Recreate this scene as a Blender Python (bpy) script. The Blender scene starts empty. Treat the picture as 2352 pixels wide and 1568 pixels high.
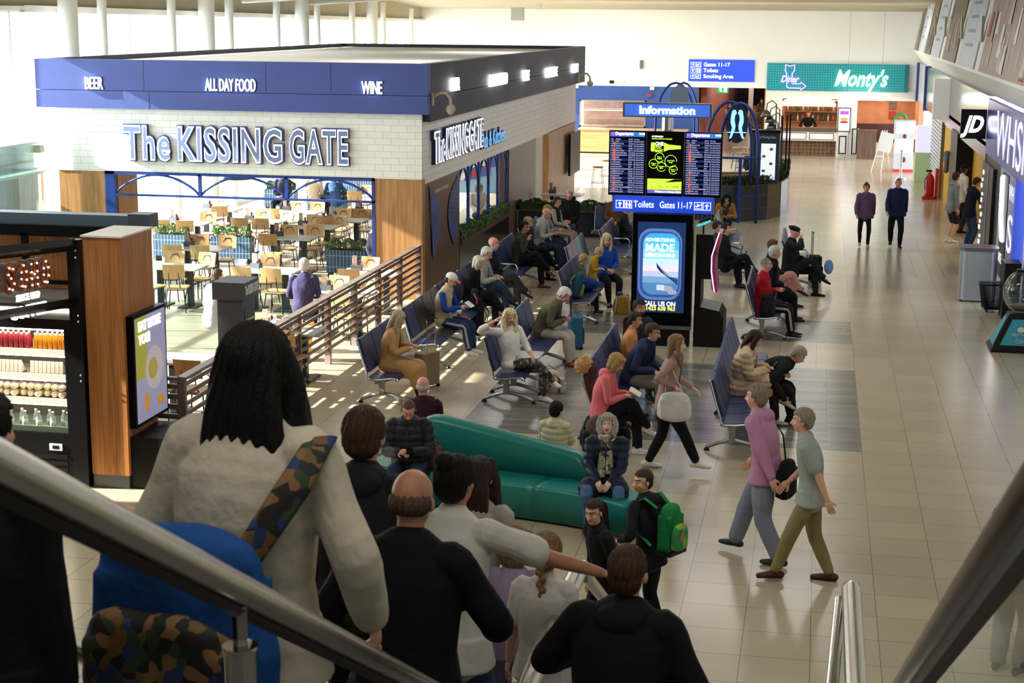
import bpy, math, random
import numpy as np
from mathutils import Matrix, Vector
random.seed(7)
S=bpy.context.scene; COL=S.collection
PI=math.pi
# ---------------- camera ----------------
FPX=3720.42; YAW,PIT,ROL=0.18465573,0.19792078,0.00861395; CZ=5.44272655
def V3(*a): return np.array(a,float)
def unit(a): return a/(np.linalg.norm(a)+1e-12)
_f=V3(-math.sin(YAW)*math.cos(PIT),math.cos(YAW)*math.cos(PIT),-math.sin(PIT))
_r=V3(math.cos(YAW),math.sin(YAW),0); _u=np.cross(_r,_f)
CR=math.cos(ROL)*_r+math.sin(ROL)*_u; CU=-math.sin(ROL)*_r+math.cos(ROL)*_u; CF=_f
CP=V3(0,0,CZ)
cam=bpy.data.cameras.new('camera'); co=bpy.data.objects.new('camera',cam); COL.objects.link(co)
cam.sensor_width=36; cam.lens=36*FPX/2352; cam.clip_end=400
co.matrix_world=Matrix([[CR[i],CU[i],-CF[i],CP[i]] for i in range(3)]+[[0,0,0,1]])
cam.dof.use_dof=True; cam.dof.focus_distance=27; cam.dof.aperture_fstop=9
S.camera=co
def ray(x,y): return CF*FPX+CR*(x-1176)+CU*(784-y)
def G(x,y,z=0):      # point seen at photo pixel (x,y) at height z
    d=ray(x,y); return CP+d*((z-CZ)/d[2])
def AY(x,y,Y): d=ray(x,y); return CP+d*(Y/d[1])
def AX(x,y,X): d=ray(x,y); return CP+d*(X/d[0])
def PX(p):
    d=np.asarray(p,float)-CP; z=d@CF; return 1176+FPX*(d@CR)/z, 784-FPX*(d@CU)/z
def YX(px,X,z):      # depth on the line (X, z) that is seen at image column px
    lo,hi=2.,90.
    for _ in range(50):
        m=(lo+hi)/2
        if (PX((X,m,z))[0]<px)==(X<0): lo=m
        else: hi=m
    return m
# ---------------- world, sun, area lights, exposure ----------------
W=bpy.data.worlds.new('world'); S.world=W; W.use_nodes=True
wn=W.node_tree; bg=wn.nodes['Background']
tc=wn.nodes.new('ShaderNodeTexCoord'); sp=wn.nodes.new('ShaderNodeSeparateXYZ'); cr=wn.nodes.new('ShaderNodeValToRGB')
wn.links.new(tc.outputs['Generated'],sp.inputs[0]); wn.links.new(sp.outputs['Z'],cr.inputs[0]); wn.links.new(cr.outputs[0],bg.inputs[0])
cr.color_ramp.elements[0].position=0.0; cr.color_ramp.elements[0].color=(.95,.97,1,1)
cr.color_ramp.elements[1].position=.6; cr.color_ramp.elements[1].color=(.62,.78,1,1)
bg.inputs[1].default_value=8
SUN_EL=math.radians(25); SUN_AZ=math.radians(8)
sd=Vector((math.cos(SUN_EL)*math.cos(SUN_AZ),math.cos(SUN_EL)*math.sin(SUN_AZ),-math.sin(SUN_EL)))
sl=bpy.data.lights.new('sun','SUN'); so=bpy.data.objects.new('sun',sl); COL.objects.link(so)
sl.energy=26; sl.angle=math.radians(.6); sl.color=(1,.93,.82)
so.rotation_euler=sd.to_track_quat('-Z','Y').to_euler()
def area(x,y,z,sx,sy,p,col=(1,.97,.93),rot=(0,0,0)):
    l=bpy.data.lights.new('area','AREA'); l.shape='RECTANGLE'; l.size=sx; l.size_y=sy; l.energy=p; l.color=col
    o=bpy.data.objects.new('area_light',l); o.location=(x,y,z); o.rotation_euler=rot; COL.objects.link(o); return o
for yy in (12,22,32,42,52,61):  # unseen fill lamps added under the roof to brighten the hall
    area(-1.2,yy,6.9-.02*yy,4,1.2,115 if yy>15 else 125)
    area(-8.5,yy+3,7.0-.02*yy,3,1.2,85 if yy>15 else 85)
area(-6,60.5,5.4,9,.6,160,(1,.99,.96),(math.radians(55),0,0)); area(1,60.5,5.4,5,.6,60,(1,.98,.95),(math.radians(55),0,0))  # lamps added to whiten the far wall
area(-1,4,7.6,5,2,70); area(-2,-1,6.8,5,2,60)  # fill lamps added out of view over the stair end
area(-13.5,30,6.6,3,30,420,(1,.99,.97),(0,math.radians(-35),0))  # added lamp standing in for sky light from the window wall
S.view_settings.view_transform='Standard'; S.view_settings.look='None'; S.view_settings.gamma=1
S.view_settings.use_curve_mapping=False; S.view_settings.exposure=.22
cy=S.cycles; cy.use_denoising=True; cy.max_bounces=7; cy.diffuse_bounces=3; cy.glossy_bounces=3; cy.transmission_bounces=5
cy.transparent_max_bounces=10; cy.caustics_reflective=False; cy.caustics_refractive=False; cy.sample_clamp_indirect=6
try: cy.denoiser='OPENIMAGEDENOISE'
except Exception: pass
# ---------------- materials ----------------
MATS={}
def srgb(h):
    if isinstance(h,str):
        h=h.lstrip('#'); c=[int(h[i:i+2],16)/255 for i in (0,2,4)]
        return tuple(x/12.92 if x<=.04045 else ((x+.055)/1.055)**2.4 for x in c)
    return h
def mat(name,col='#808080',rough=.5,metal=0,noise=.0,nscale=8,bump=0,bscale=40,emit=0,ecol=None,stretch=(1,1,1),alpha=1,trans=0,coat=0,wave=None,spec=None):
    if name in MATS: return MATS[name]
    c=srgb(col); m=bpy.data.materials.new(name); m.use_nodes=True; MATS[name]=m
    nt=m.node_tree; b=nt.nodes['Principled BSDF']; N=nt.nodes.new; L=nt.links.new
    b.inputs['Base Color'].default_value=(*c,1); b.inputs['Roughness'].default_value=rough; b.inputs['Metallic'].default_value=metal
    b.inputs['Alpha'].default_value=alpha; b.inputs['Transmission Weight'].default_value=trans; b.inputs['Coat Weight'].default_value=coat
    if spec is not None: b.inputs['Specular IOR Level'].default_value=spec
    if emit:
        b.inputs['Emission Color'].default_value=(*(srgb(ecol) if ecol else c),1); b.inputs['Emission Strength'].default_value=emit
    if noise or bump or wave:
        t=N('ShaderNodeTexCoord'); mp=N('ShaderNodeMapping'); L(t.outputs['Object'],mp.inputs[0]); mp.inputs['Scale'].default_value=stretch
    if noise:
        n=N('ShaderNodeTexNoise'); n.inputs['Scale'].default_value=nscale; n.inputs['Detail'].default_value=4; L(mp.outputs[0],n.inputs[0])
        r=N('ShaderNodeValToRGB'); r.color_ramp.elements[0].position=.3; r.color_ramp.elements[1].position=.7
        r.color_ramp.elements[0].color=(*[x*(1-noise) for x in c],1); r.color_ramp.elements[1].color=(*[min(1,x*(1+noise)) for x in c],1)
        L(n.outputs[0],r.inputs[0]); L(r.outputs[0],b.inputs['Base Color'])
    if bump:
        n=N('ShaderNodeTexNoise'); n.inputs['Scale'].default_value=bscale; n.inputs['Detail'].default_value=3; L(mp.outputs[0],n.inputs[0])
        bp=N('ShaderNodeBump'); bp.inputs['Strength'].default_value=bump; bp.inputs['Distance'].default_value=.02; L(n.outputs[0],bp.inputs['Height']); L(bp.outputs[0],b.inputs['Normal'])
    return m
def wood(name,c1,c2,rough=.45,plank=0,axis='z'):
    if name in MATS: return MATS[name]
    m=mat(name,c1,rough); nt=m.node_tree; b=nt.nodes['Principled BSDF']; N=nt.nodes.new; L=nt.links.new
    t=N('ShaderNodeTexCoord'); mp=N('ShaderNodeMapping'); L(t.outputs['Object'],mp.inputs[0])
    mp.inputs['Scale'].default_value={'z':(14,14,.7),'x':(.7,14,14),'y':(14,.7,14)}[axis]
    n=N('ShaderNodeTexNoise'); n.inputs['Scale'].default_value=1.6; n.inputs['Detail'].default_value=6; n.inputs['Distortion'].default_value=.6; L(mp.outputs[0],n.inputs[0])
    r=N('ShaderNodeValToRGB'); r.color_ramp.elements[0].position=.32; r.color_ramp.elements[1].position=.72
    r.color_ramp.elements[0].color=(*srgb(c1),1); r.color_ramp.elements[1].color=(*srgb(c2),1); L(n.outputs[0],r.inputs[0])
    out=r.outputs[0]
    if plank:
        s=N('ShaderNodeSeparateXYZ'); L(t.outputs['Object'],s.inputs[0]); a=N('ShaderNodeMath'); a.operation='ADD'
        L(s.outputs['X'],a.inputs[0]); L(s.outputs['Y'],a.inputs[1])
        q=N('ShaderNodeMath'); q.operation='PINGPONG'; q.inputs[1].default_value=plank/2; L(a.outputs[0],q.inputs[0])
        g=N('ShaderNodeMath'); g.operation='GREATER_THAN'; g.inputs[1].default_value=.003; L(q.outputs[0],g.inputs[0])
        mx=N('ShaderNodeMix'); mx.data_type='RGBA'; mx.blend_type='MULTIPLY'; mx.inputs[0].default_value=1
        L(out,mx.inputs[6]); 
        mr=N('ShaderNodeMapRange'); L(g.outputs[0],mr.inputs[0]); mr.inputs[3].default_value=.35; L(mr.outputs[0],mx.inputs[7]); out=mx.outputs[2]
    L(out,b.inputs['Base Color']); return m
def brick(name,c1,c2,cm,bw,rh,mortar,off=.5,rough=.3,vec='wall',bump=.3,loc=(0,0),vary=0,coat=0,rvar=0):
    if name in MATS: return MATS[name]
    m=mat(name,c1,rough,coat=coat); nt=m.node_tree; b=nt.nodes['Principled BSDF']; N=nt.nodes.new; L=nt.links.new
    g=N('ShaderNodeNewGeometry'); s=N('ShaderNodeSeparateXYZ'); L(g.outputs['Position'],s.inputs[0]); cb=N('ShaderNodeCombineXYZ')
    ax=N('ShaderNodeMath'); ax.operation='ADD'; L(s.outputs['X'],ax.inputs[0])
    if vec=='wall': L(s.outputs['Y'],ax.inputs[1])
    else: ax.inputs[1].default_value=-loc[0]
    ay=N('ShaderNodeMath'); ay.operation='ADD'; L(s.outputs['Z' if vec=='wall' else 'Y'],ay.inputs[0]); ay.inputs[1].default_value=-loc[1]
    L(ax.outputs[0],cb.inputs[0]); L(ay.outputs[0],cb.inputs[1])
    t=N('ShaderNodeTexBrick'); t.offset=off; t.inputs['Scale'].default_value=1; t.inputs['Brick Width'].default_value=bw; t.inputs['Row Height'].default_value=rh
    t.inputs['Mortar Size'].default_value=mortar; t.inputs['Mortar Smooth'].default_value=.1; t.inputs['Bias'].default_value=0
    t.inputs['Color1'].default_value=(*srgb(c1),1); t.inputs['Color2'].default_value=(*srgb(c2),1); t.inputs['Mortar'].default_value=(*srgb(cm),1)
    L(cb.outputs[0],t.inputs[0]); out=t.outputs[0]
    if vary:
        n=N('ShaderNodeTexNoise'); n.inputs['Scale'].default_value=.9; n.inputs['Detail'].default_value=5
        mp=N('ShaderNodeMapping'); mp.inputs['Scale'].default_value=(1,1.0,1); L(g.outputs['Position'],mp.inputs[0]); L(mp.outputs[0],n.inputs[0])
        mr=N('ShaderNodeMapRange'); L(n.outputs[0],mr.inputs[0]); mr.inputs[1].default_value=.3; mr.inputs[2].default_value=.7; mr.inputs[3].default_value=1-vary; mr.inputs[4].default_value=1+vary*.5
        mx=N('ShaderNodeMix'); mx.data_type='RGBA'; mx.blend_type='MULTIPLY'; mx.inputs[0].default_value=1; L(out,mx.inputs[6]); L(mr.outputs[0],mx.inputs[7]); out=mx.outputs[2]
    L(out,b.inputs['Base Color'])
    bp=N('ShaderNodeBump'); bp.inputs['Strength'].default_value=bump; bp.inputs['Distance'].default_value=.004; bp.invert=True; L(t.outputs['Fac'],bp.inputs['Height']); L(bp.outputs[0],b.inputs['Normal'])
    return m
def multicol(name,cols,scale=14):
    m=mat(name,cols[0],.8); nt=m.node_tree; b=nt.nodes['Principled BSDF']; N=nt.nodes.new; L=nt.links.new
    t=N('ShaderNodeTexCoord'); n=N('ShaderNodeTexNoise'); n.inputs['Scale'].default_value=4; ad=N('ShaderNodeVectorMath'); ad.operation='MULTIPLY_ADD'; ad.inputs[1].default_value=(.12,.12,.12)
    L(t.outputs['Object'],n.inputs[0]); L(n.outputs['Color'],ad.inputs[0]); L(t.outputs['Object'],ad.inputs[2])
    v=N('ShaderNodeTexVoronoi'); v.inputs['Scale'].default_value=scale; L(ad.outputs[0],v.inputs[0]); s=N('ShaderNodeSeparateColor'); L(v.outputs['Color'],s.inputs[0])
    r=N('ShaderNodeValToRGB'); r.color_ramp.interpolation='CONSTANT'; e=r.color_ramp.elements; e[0].color=(*srgb(cols[0]),1); e[1].position=1/len(cols); e[1].color=(*srgb(cols[1]),1)
    for i in range(2,len(cols)): q=e.new(i/len(cols)); q.color=(*srgb(cols[i]),1)
    L(s.outputs[0],r.inputs[0]); L(r.outputs[0],b.inputs['Base Color']); return m
def glass(name='clear_glass',tint=(.86,.95,.93),op=.12):
    if name in MATS: return MATS[name]
    m=bpy.data.materials.new(name); m.use_nodes=True; MATS[name]=m; nt=m.node_tree; nt.nodes.clear(); N=nt.nodes.new; L=nt.links.new
    o=N('ShaderNodeOutputMaterial'); a=N('ShaderNodeBsdfTransparent'); a.inputs[0].default_value=(*tint,1); g=N('ShaderNodeBsdfGlossy'); g.inputs['Roughness'].default_value=.02
    mx=N('ShaderNodeMixShader'); fr=N('ShaderNodeFresnel'); fr.inputs[0].default_value=1.45; ad=N('ShaderNodeMath'); ad.operation='MULTIPLY_ADD'; ad.inputs[1].default_value=.8; ad.inputs[2].default_value=op*.3
    ad.inputs[1].default_value=.8 if op>0 else .15; L(fr.outputs[0],ad.inputs[0]); L(ad.outputs[0],mx.inputs[0]); L(a.outputs[0],mx.inputs[1]); L(g.outputs[0],mx.inputs[2]); L(mx.outputs[0],o.inputs[0]); return m
# ---------------- mesh helpers ----------------
class MB:
    def __init__(s): s.V=[]; s.F=[]; s.M=[]; s.mi=0
    def add(s,vs,fs):
        b=len(s.V); s.V+= [tuple(map(float,p)) for p in vs]; s.F+=[tuple(i+b for i in f) for f in fs]; s.M+=[s.mi]*len(fs); return s
    def box(s,x0,x1,y0,y1,z0,z1,R=None,c=None):
        vs=[(x,y,z) for x in (x0,x1) for y in (y0,y1) for z in (z0,z1)]
        if R is not None: vs=[tuple((R@Vector(p))+Vector(c or (0,0,0))) for p in vs]
        return s.add(vs,[(0,1,3,2),(4,6,7,5),(0,4,5,1),(2,3,7,6),(0,2,6,4),(1,5,7,3)])
    def rbox(s,x0,x1,y0,y1,z0,z1,r=.01,n=3):   # box with rounded vertical edges
        pts=[]
        for (cx,cy,a0) in ((x1-r,y1-r,0),(x0+r,y1-r,90),(x0+r,y0+r,180),(x1-r,y0+r,270)):
            for i in range(n+1):
                a=math.radians(a0+90*i/n); pts.append((cx+r*math.cos(a),cy+r*math.sin(a)))
        return s.prism(pts,z0,z1)
    def prism(s,poly,z0,z1,ax='z'):
        n=len(poly)
        f={'z':lambda p,z:(p[0],p[1],z),'y':lambda p,z:(p[0],z,p[1]),'x':lambda p,z:(z,p[0],p[1])}[ax]
        vs=[f(p,z0) for p in poly]+[f(p,z1) for p in poly]
        return s.add(vs,[tuple(range(n))[::-1],tuple(range(n,2*n))]+[(i,(i+1)%n,n+(i+1)%n,n+i) for i in range(n)])
    def lathe(s,prof,c=(0,0,0),n=20,ax='z'):
        vs=[];k=len(prof)
        for r,z in prof:
            for i in range(n):
                a=2*PI*i/n; x,y=r*math.cos(a),r*math.sin(a)
                p={'z':(x,y,z),'y':(x,z,y),'x':(z,x,y)}[ax]; vs.append((p[0]+c[0],p[1]+c[1],p[2]+c[2]))
        fs=[(j*n+i,j*n+(i+1)%n,(j+1)*n+(i+1)%n,(j+1)*n+i) for j in range(k-1) for i in range(n)]
        fs+=[tuple(range(n))[::-1],tuple(range((k-1)*n,k*n))]; return s.add(vs,fs)
    def tube(s,pts,rad,n=10,side=None,caps=True,round_=True):
        P=[np.array(p,float) for p in pts]; k=len(P)
        R=[(q if isinstance(q,(tuple,list)) else (q,q)) for q in (rad if isinstance(rad,(list,tuple)) and len(rad)==k else [rad]*k)]
        T=[unit(P[min(i+1,k-1)]-P[max(i-1,0)]) for i in range(k)]
        rings=[]
        sv=np.array(side,float) if side is not None else None
        prev=None
        seq=[]
        for i in range(k):
            if sv is not None: Sx=sv-T[i]*(sv@T[i])
            elif prev is None:
                a=V3(0,0,1) if abs(T[i][2])<.9 else V3(1,0,0); Sx=np.cross(a,T[i])
            else: Sx=prev-T[i]*(prev@T[i])
            Sx=unit(Sx); prev=Sx; seq.append((P[i],T[i],Sx,R[i]))
        out=[]
        if round_:
            p,t,x,r=seq[0]; m=min(r)
            for q in (1.0,.86,.5): out.append((p-t*m*q,t,x,(r[0]*math.sqrt(max(0.002,1-q*q)),r[1]*math.sqrt(max(.002,1-q*q)))))
        out+=seq
        if round_:
            p,t,x,r=seq[-1]; m=min(r)
            for q in (.5,.86,1.0): out.append((p+t*m*q,t,x,(r[0]*math.sqrt(max(.002,1-q*q)),r[1]*math.sqrt(max(.002,1-q*q)))))
        vs=[]
        for p,t,x,r in out:
            y=np.cross(t,x)
            for i in range(n):
                a=2*PI*i/n; vs.append(p+x*(r[0]*math.cos(a))+y*(r[1]*math.sin(a)))
        K=len(out); fs=[(j*n+i,j*n+(i+1)%n,(j+1)*n+(i+1)%n,(j+1)*n+i) for j in range(K-1) for i in range(n)]
        if caps: fs+=[tuple(range(n))[::-1],tuple(range((K-1)*n,K*n))]
        return s.add(vs,fs)
    def ell(s,c,r,R=None,n=14,m=9):
        vs=[];c=np.array(c,float)
        for j in range(m+1):
            t=PI*j/m
            for i in range(n):
                a=2*PI*i/n; p=V3(r[0]*math.sin(t)*math.cos(a),r[1]*math.sin(t)*math.sin(a),r[2]*math.cos(t))
                if R is not None: p=R@p
                vs.append(c+p)
        return s.add(vs,[(j*n+i,(j+1)*n+i,(j+1)*n+(i+1)%n,j*n+(i+1)%n) for j in range(m) for i in range(n)])
    def quad(s,a,b,c,d): return s.add([a,b,c,d],[(0,1,2,3)])
    def mesh(s,name):
        me=bpy.data.meshes.new(name); me.from_pydata(s.V,[],s.F); me.update(); return me
    def build(s,name,mats,parent=None,loc=(0,0,0),smooth=False,bevel=0,rz=0):
        me=s.mesh(name)
        for m in (mats if isinstance(mats,(list,tuple)) else [mats]): me.materials.append(m)
        if len(s.F): me.polygons.foreach_set('material_index',s.M)
        if smooth: me.polygons.foreach_set('use_smooth',[True]*len(me.polygons))
        o=bpy.data.objects.new(name,me); COL.objects.link(o); o.location=loc; o.rotation_euler=(0,0,rz)
        if parent: o.parent=parent
        if bevel:
            b=o.modifiers.new('b','BEVEL'); b.width=bevel; b.segments=2; b.limit_method='ANGLE'
        if smooth=='auto':
            me.polygons.foreach_set('use_smooth',[True]*len(me.polygons)); smooth_angle(me)
        return o
def smooth_angle(me,deg=40):
    try: me.set_sharp_from_angle(angle=math.radians(deg))
    except Exception: pass
def tag(o,label=None,cat=None,group=None,kind=None):
    if label: o['label']=label
    if cat: o['category']=cat
    if group: o['group']=group
    if kind: o['kind']=kind
    return o
def empty(name,loc,rz=0,label=None,cat=None,group=None):
    o=bpy.data.objects.new(name,None); COL.objects.link(o); o.location=tuple(map(float,loc)); o.rotation_euler=(0,0,rz); o.empty_display_size=.1
    return tag(o,label,cat,group)
def st(o): o['kind']='structure'; return o
CH={}
def copytree(o,loc,rz=None,label=None,group=None,parent=None,scale=None):
    c=o.copy(); COL.objects.link(c)
    if parent is None:
        c.location=tuple(map(float,loc))
        if rz is not None: c.rotation_euler=(0,0,rz)
        if scale: c.scale=(scale,)*3
    else: c.parent=parent
    if label: c['label']=label
    if group: c['group']=group
    for ch in [x for x in o.children]: copytree(ch,None,parent=c)
    return c
TMP=bpy.data.scenes.new('tmp')
def evalmesh(o):
    TMP.collection.objects.link(o); vl=TMP.view_layers[0]; vl.update(); dg=vl.depsgraph
    me=bpy.data.meshes.new_from_object(o.evaluated_get(dg)); d=o.data; TMP.collection.objects.unlink(o); bpy.data.objects.remove(o)
    return me
def remesh(mb,vox,smooth=4,fac=.5):
    me=mb.mesh('t'); o=bpy.data.objects.new('t',me); m=o.modifiers.new('r','REMESH'); m.mode='VOXEL'; m.voxel_size=vox
    if smooth: s=o.modifiers.new('s','SMOOTH'); s.iterations=smooth; s.factor=fac
    r=evalmesh(o); bpy.data.meshes.remove(me); return r
ORI={'-y':((1,0,0),(0,0,1),(0,-1,0)),'+x':((0,1,0),(0,0,1),(1,0,0)),'-x':((0,-1,0),(0,0,1),(-1,0,0)),'+y':((-1,0,0),(0,0,1),(0,1,0))}
def txt(body,h,loc,mt,face='-y',ext=.004,parent=None,align='LEFT',width=None,bold=0,name='lettering',spacing=1.0,line=1.0,shear=0,rm=None,sx=1):
    c=bpy.data.curves.new('t','FONT'); c.body=body; c.size=1; c.extrude=0; c.align_x=align; c.offset=bold; c.space_character=spacing; c.space_line=line; c.shear=shear; c.resolution_u=3; c.fill_mode='BOTH' if hasattr(c,'fill_mode') else 'FRONT'
    k=h/.7; c.extrude=ext/k if ext else 0
    o=bpy.data.objects.new('t',c); me=evalmesh(o)
    n=len(me.vertices); a=np.empty(n*3); me.vertices.foreach_get('co',a); a=a.reshape(-1,3)
    if width and n:
        w=a[:,0].max()-a[:,0].min(); sx=width/(w*k)
    a[:,0]*=k*sx; a[:,1]*=k; a[:,2]*=k
    X,Y,Z=[np.array(q,float) for q in (rm or ORI[face])]
    b=a[:,:1]*X+a[:,1:2]*Y+a[:,2:3]*Z
    me.vertices.foreach_set('co',b.ravel()); me.update(); me.materials.clear(); me.materials.append(mt); me.name=name
    o=bpy.data.objects.new(name,me); COL.objects.link(o)
    if parent: o.parent=parent
    o.location=tuple(map(float,loc)); return o
# ================= SETTING =================
GLf=glass('facade_glass',(.95,.98,.98),.0)
white=mat('white_plaster','#e6e6df',.8,noise=.03,nscale=.6)
beige=mat('beige_ceiling','#b1a78f',.8,noise=.03,nscale=1)
FX,FY=.7333,18.8601
tile=brick('floor_tile','#bbae94','#b3a68c','#6c6454',.6,.6,.0035,off=0,rough=.2,vec='f',loc=(FX,FY),vary=.05,bump=.2)
tileg=brick('floor_tile_grey','#87847d','#6d6b67','#4a4844',1.2,.15,.004,off=.37,rough=.2,vec='f',loc=(FX,FY),vary=.12,bump=.15)
tiles=brick('floor_tile_strips','#c0b297','#b3a68c','#71695b',.3,3.8,.006,off=0,rough=.22,vec='f',loc=(FX,35.6),vary=.05,bump=.15)
pubfl=brick('pub_plank_floor','#b5a994','#a4977f','#857a66',1.4,.16,.002,off=.4,rough=.3,vec='f',vary=.12,bump=.1)
navy=mat('navy_panel','#3a4a8e',.55,noise=.05,nscale=2)
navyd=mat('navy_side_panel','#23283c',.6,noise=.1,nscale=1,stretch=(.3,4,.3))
navym=mat('navy_steel','#26418f',.35,metal=.3)
wallbrick=brick('cream_tile_wall','#e9e8e1','#e2e1da','#bcb8ad',.32,.125,.004,rough=.35,bump=.4)
oak=wood('oak_panel','#8f6238','#b98a58',.4)
oakl=wood('oak_plank_panel','#9c5f2e','#c4854a',.4,plank=.155)
oakd=wood('dark_oak','#4b3527','#6e5240',.5)
blackm=mat('black_metal','#15161a',.35,metal=.6)
greym=mat('grey_metal','#6b7178',.35,metal=.7)
steel=mat('brushed_steel','#c9c3b8',.22,metal=1,bump=.03,bscale=90,stretch=(1,1,.05))
steelp=mat('polished_steel','#d8d4cc',.1,metal=1)
chrome=mat('chrome','#cfd2d4',.12,metal=1)
blackp=mat('black_plastic','#0b0c0e',.4,spec=.25); scrb=mat('screen_black','#030304',.35,spec=.12)
deepnavy=mat('deep_navy_tile','#1b2a3c',.25,coat=.3)
GL=glass(); GLg=glass('green_tinted_glass',(.78,.93,.9),.5)
whiteL=mat('lit_white_letter','#ffffff',.4,emit=5)
# floor: faces in a grid with material by zone
xs=[-19,-7.5,-4.62,.73,1.33,3.8,12]; ys=[-4,18,20.6,25.6,27.75,29.85,35.6,39.4,67,110]
f=MB()
def zone(x,y):
    if x<-7.5: return 3 if 18<y<67 else 0
    if -4.62<x<.73 and (20.6<y<25.6 or 27.75<y<29.85): return 1
    if 1.33-.6<x<3.8 and 35.6<y<39.4: return 2
    return 0
for i in range(len(xs)-1):
    for j in range(len(ys)-1):
        x0,x1,y0,y1=xs[i],xs[i+1],ys[j],ys[j+1]
        f.mi=zone((x0+x1)/2,(y0+y1)/2); f.add([(x0,y0,0),(x1,y0,0),(x1,y1,0),(x0,y1,0)],[(0,1,2,3)])
fo=st(f.build('floor',[tile,tileg,tiles,pubfl]))
st(MB().box(-19,12,-4,110,-.3,-.02).build('floor',greym))
# ceiling (shallow slope up towards the stair end)
c=MB(); cz=lambda y: 5.75+.045*(67-y) if y<67 else 5.75
c.add([(-19,-4,cz(-4)),(12,-4,cz(-4)),(12,67.2,cz(67)),(-19,67.2,cz(67)),(-19,-4,cz(-4)+.3),(12,-4,cz(-4)+.3),(12,67.2,cz(67)+.3),(-19,67.2,cz(67)+.3)],
      [(0,1,2,3),(7,6,5,4),(0,4,5,1),(1,5,6,2),(2,6,7,3),(3,7,4,0)])
st(c.build('ceiling',beige))
# far wall
def wall(name,boxes,m,**k):
    b=MB()
    for q in boxes: b.box(*q)
    return st(b.build(name,m,**k))
YF=67
wall('wall_back',[(-17,4.4,YF,YF+.25,2.68,5.8),(-17,-9.95,YF,YF+.25,0,2.68)],white)
blue=mat('blue_wall','#2f4f92',.7,noise=.04,nscale=1)
wall('wall_back_blue',[(-9.95,-9.75,YF-.02,YF+.25,0,2.68),(-9.75,-7.0,YF-.02,YF+.25,2.1,2.68),(-9.75,-7.0,YF-.02,YF+.25,0,1.0),(-7.0,-4.9,YF-.02,YF+.25,0,2.68)],blue)
# hall beyond the opening
wall('wall_hall_end',[(-14,12,100,100.3,0,4)],mat('hall_grey','#6f675f',.8,noise=.1,nscale=.5))
wall('wall_hall_left',[(-5.1,-4.9,YF+.25,100,0,3.2)],mat('hall_brown','#8a5b4a',.8,noise=.25,nscale=3,stretch=(1,3,.2)))
wall('ceiling_hall',[(-5.1,-2,YF+.25,100,2.9,3.1)],beige)
# right hand side: wall above the shops
YR0=20
wall('wall_right_upper',[(4.0,4.3,YR0,YF,3.76,9)],white)
wall('wall_front',[(-16.8,4.3,-4.3,-4,0,9)],white)
wall('wall_right_rear',[(4.0,4.3,-4,YR0,0,9)],white)
# left facade: columns, header, mullions, panes
XF=-16.5
hz=lambda y: np.interp(y,[32,65],[AX(51,16,XF)[2],AX(945,45,XF)[2]])
b=MB(); 
for y0,y1 in ((-4,32),(32,67.2)):
    za,zb=hz(y0) if y0>=32 else hz(32),hz(y1)
    b.add([(XF,y0,za),(XF,y1,zb),(XF,y1,9),(XF,y0,9),(XF-.3,y0,za),(XF-.3,y1,zb),(XF-.3,y1,9),(XF-.3,y0,9)],[(0,1,2,3),(7,6,5,4),(0,4,5,1),(3,2,6,7)])
st(b.build('wall_left',beige))
b=MB()
for y0,y1 in ((12,32),(32,67)):
    za,zb=hz(32) if y0<32 else hz(y0),hz(y1)
    b.add([(XF+.12,y0,za-.1),(XF+.12,y1,zb-.06),(XF+.12,y1,zb+.02),(XF+.12,y0,za+.04),(XF,y0,za-.1),(XF,y1,zb-.06),(XF,y1,zb+.02),(XF,y0,za+.04)],[(0,1,2,3),(0,4,5,1),(3,2,6,7)])
st(b.build('trim_1',white))
st(MB().box(XF-.3,XF,-4,15.3,0,6.5).box(XF-.3,XF,16.7,19.5,0,6.5).build('wall_left_sun_block',white))  # unseen solid stretches added to block sun, slot left for one light patch
k=0; y=12.0; wf=mat('white_frame','#dfe0dc',.5)
while y<66.5:
    k+=1; w=MB(); h=hz(max(y,32))-.05
    w.box(XF-.06,XF+.03,y-.03,y+.03,0,h).box(XF-.05,XF+.02,y,y+1.5,2.3,2.36).box(XF-.05,XF+.02,y,y+1.5,0,.12).box(XF-.05,XF+.02,y,y+1.5,h-.06,h)
    o=st(w.build(f'window_{k}',wf)); 
    p=MB().box(XF-.02,XF-.012,y+.03,y+1.47,.12,h-.06).build('pane',GLf,parent=o); y+=1.5
# ground outside
st(MB().box(-60,-16.6,-10,110,-.3,-.01).build('floor_outside',mat('outside_paving','#c8c8c4',.8)))
# round facade columns, at the image columns of the photo
colm=mat('column_white','#dcdcd6',.5)
i=0
for px,wd in ((158,43),(236,21),(395,19),(475,36),(527,19),(636,16),(694,32),(729,14),(809,14),(855,25),(880,12),(945,10)):
    X=-15.95; Y=YX(px,X,5); r=max(.07,wd/2*math.hypot(X,Y)/FPX); i+=1
    tag(MB().lathe([(r,0),(r,5.6+.045*(67-Y)-.05)],(X,Y,0),20).build('column',colm,smooth='auto'),
        ('thick' if wd>24 else 'slim')+' round white column at the window wall, '+['first','second','third','fourth','fifth','sixth','seventh','eighth','ninth','tenth','eleventh','last'][i-1]+' of twelve from the left','column')
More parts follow.
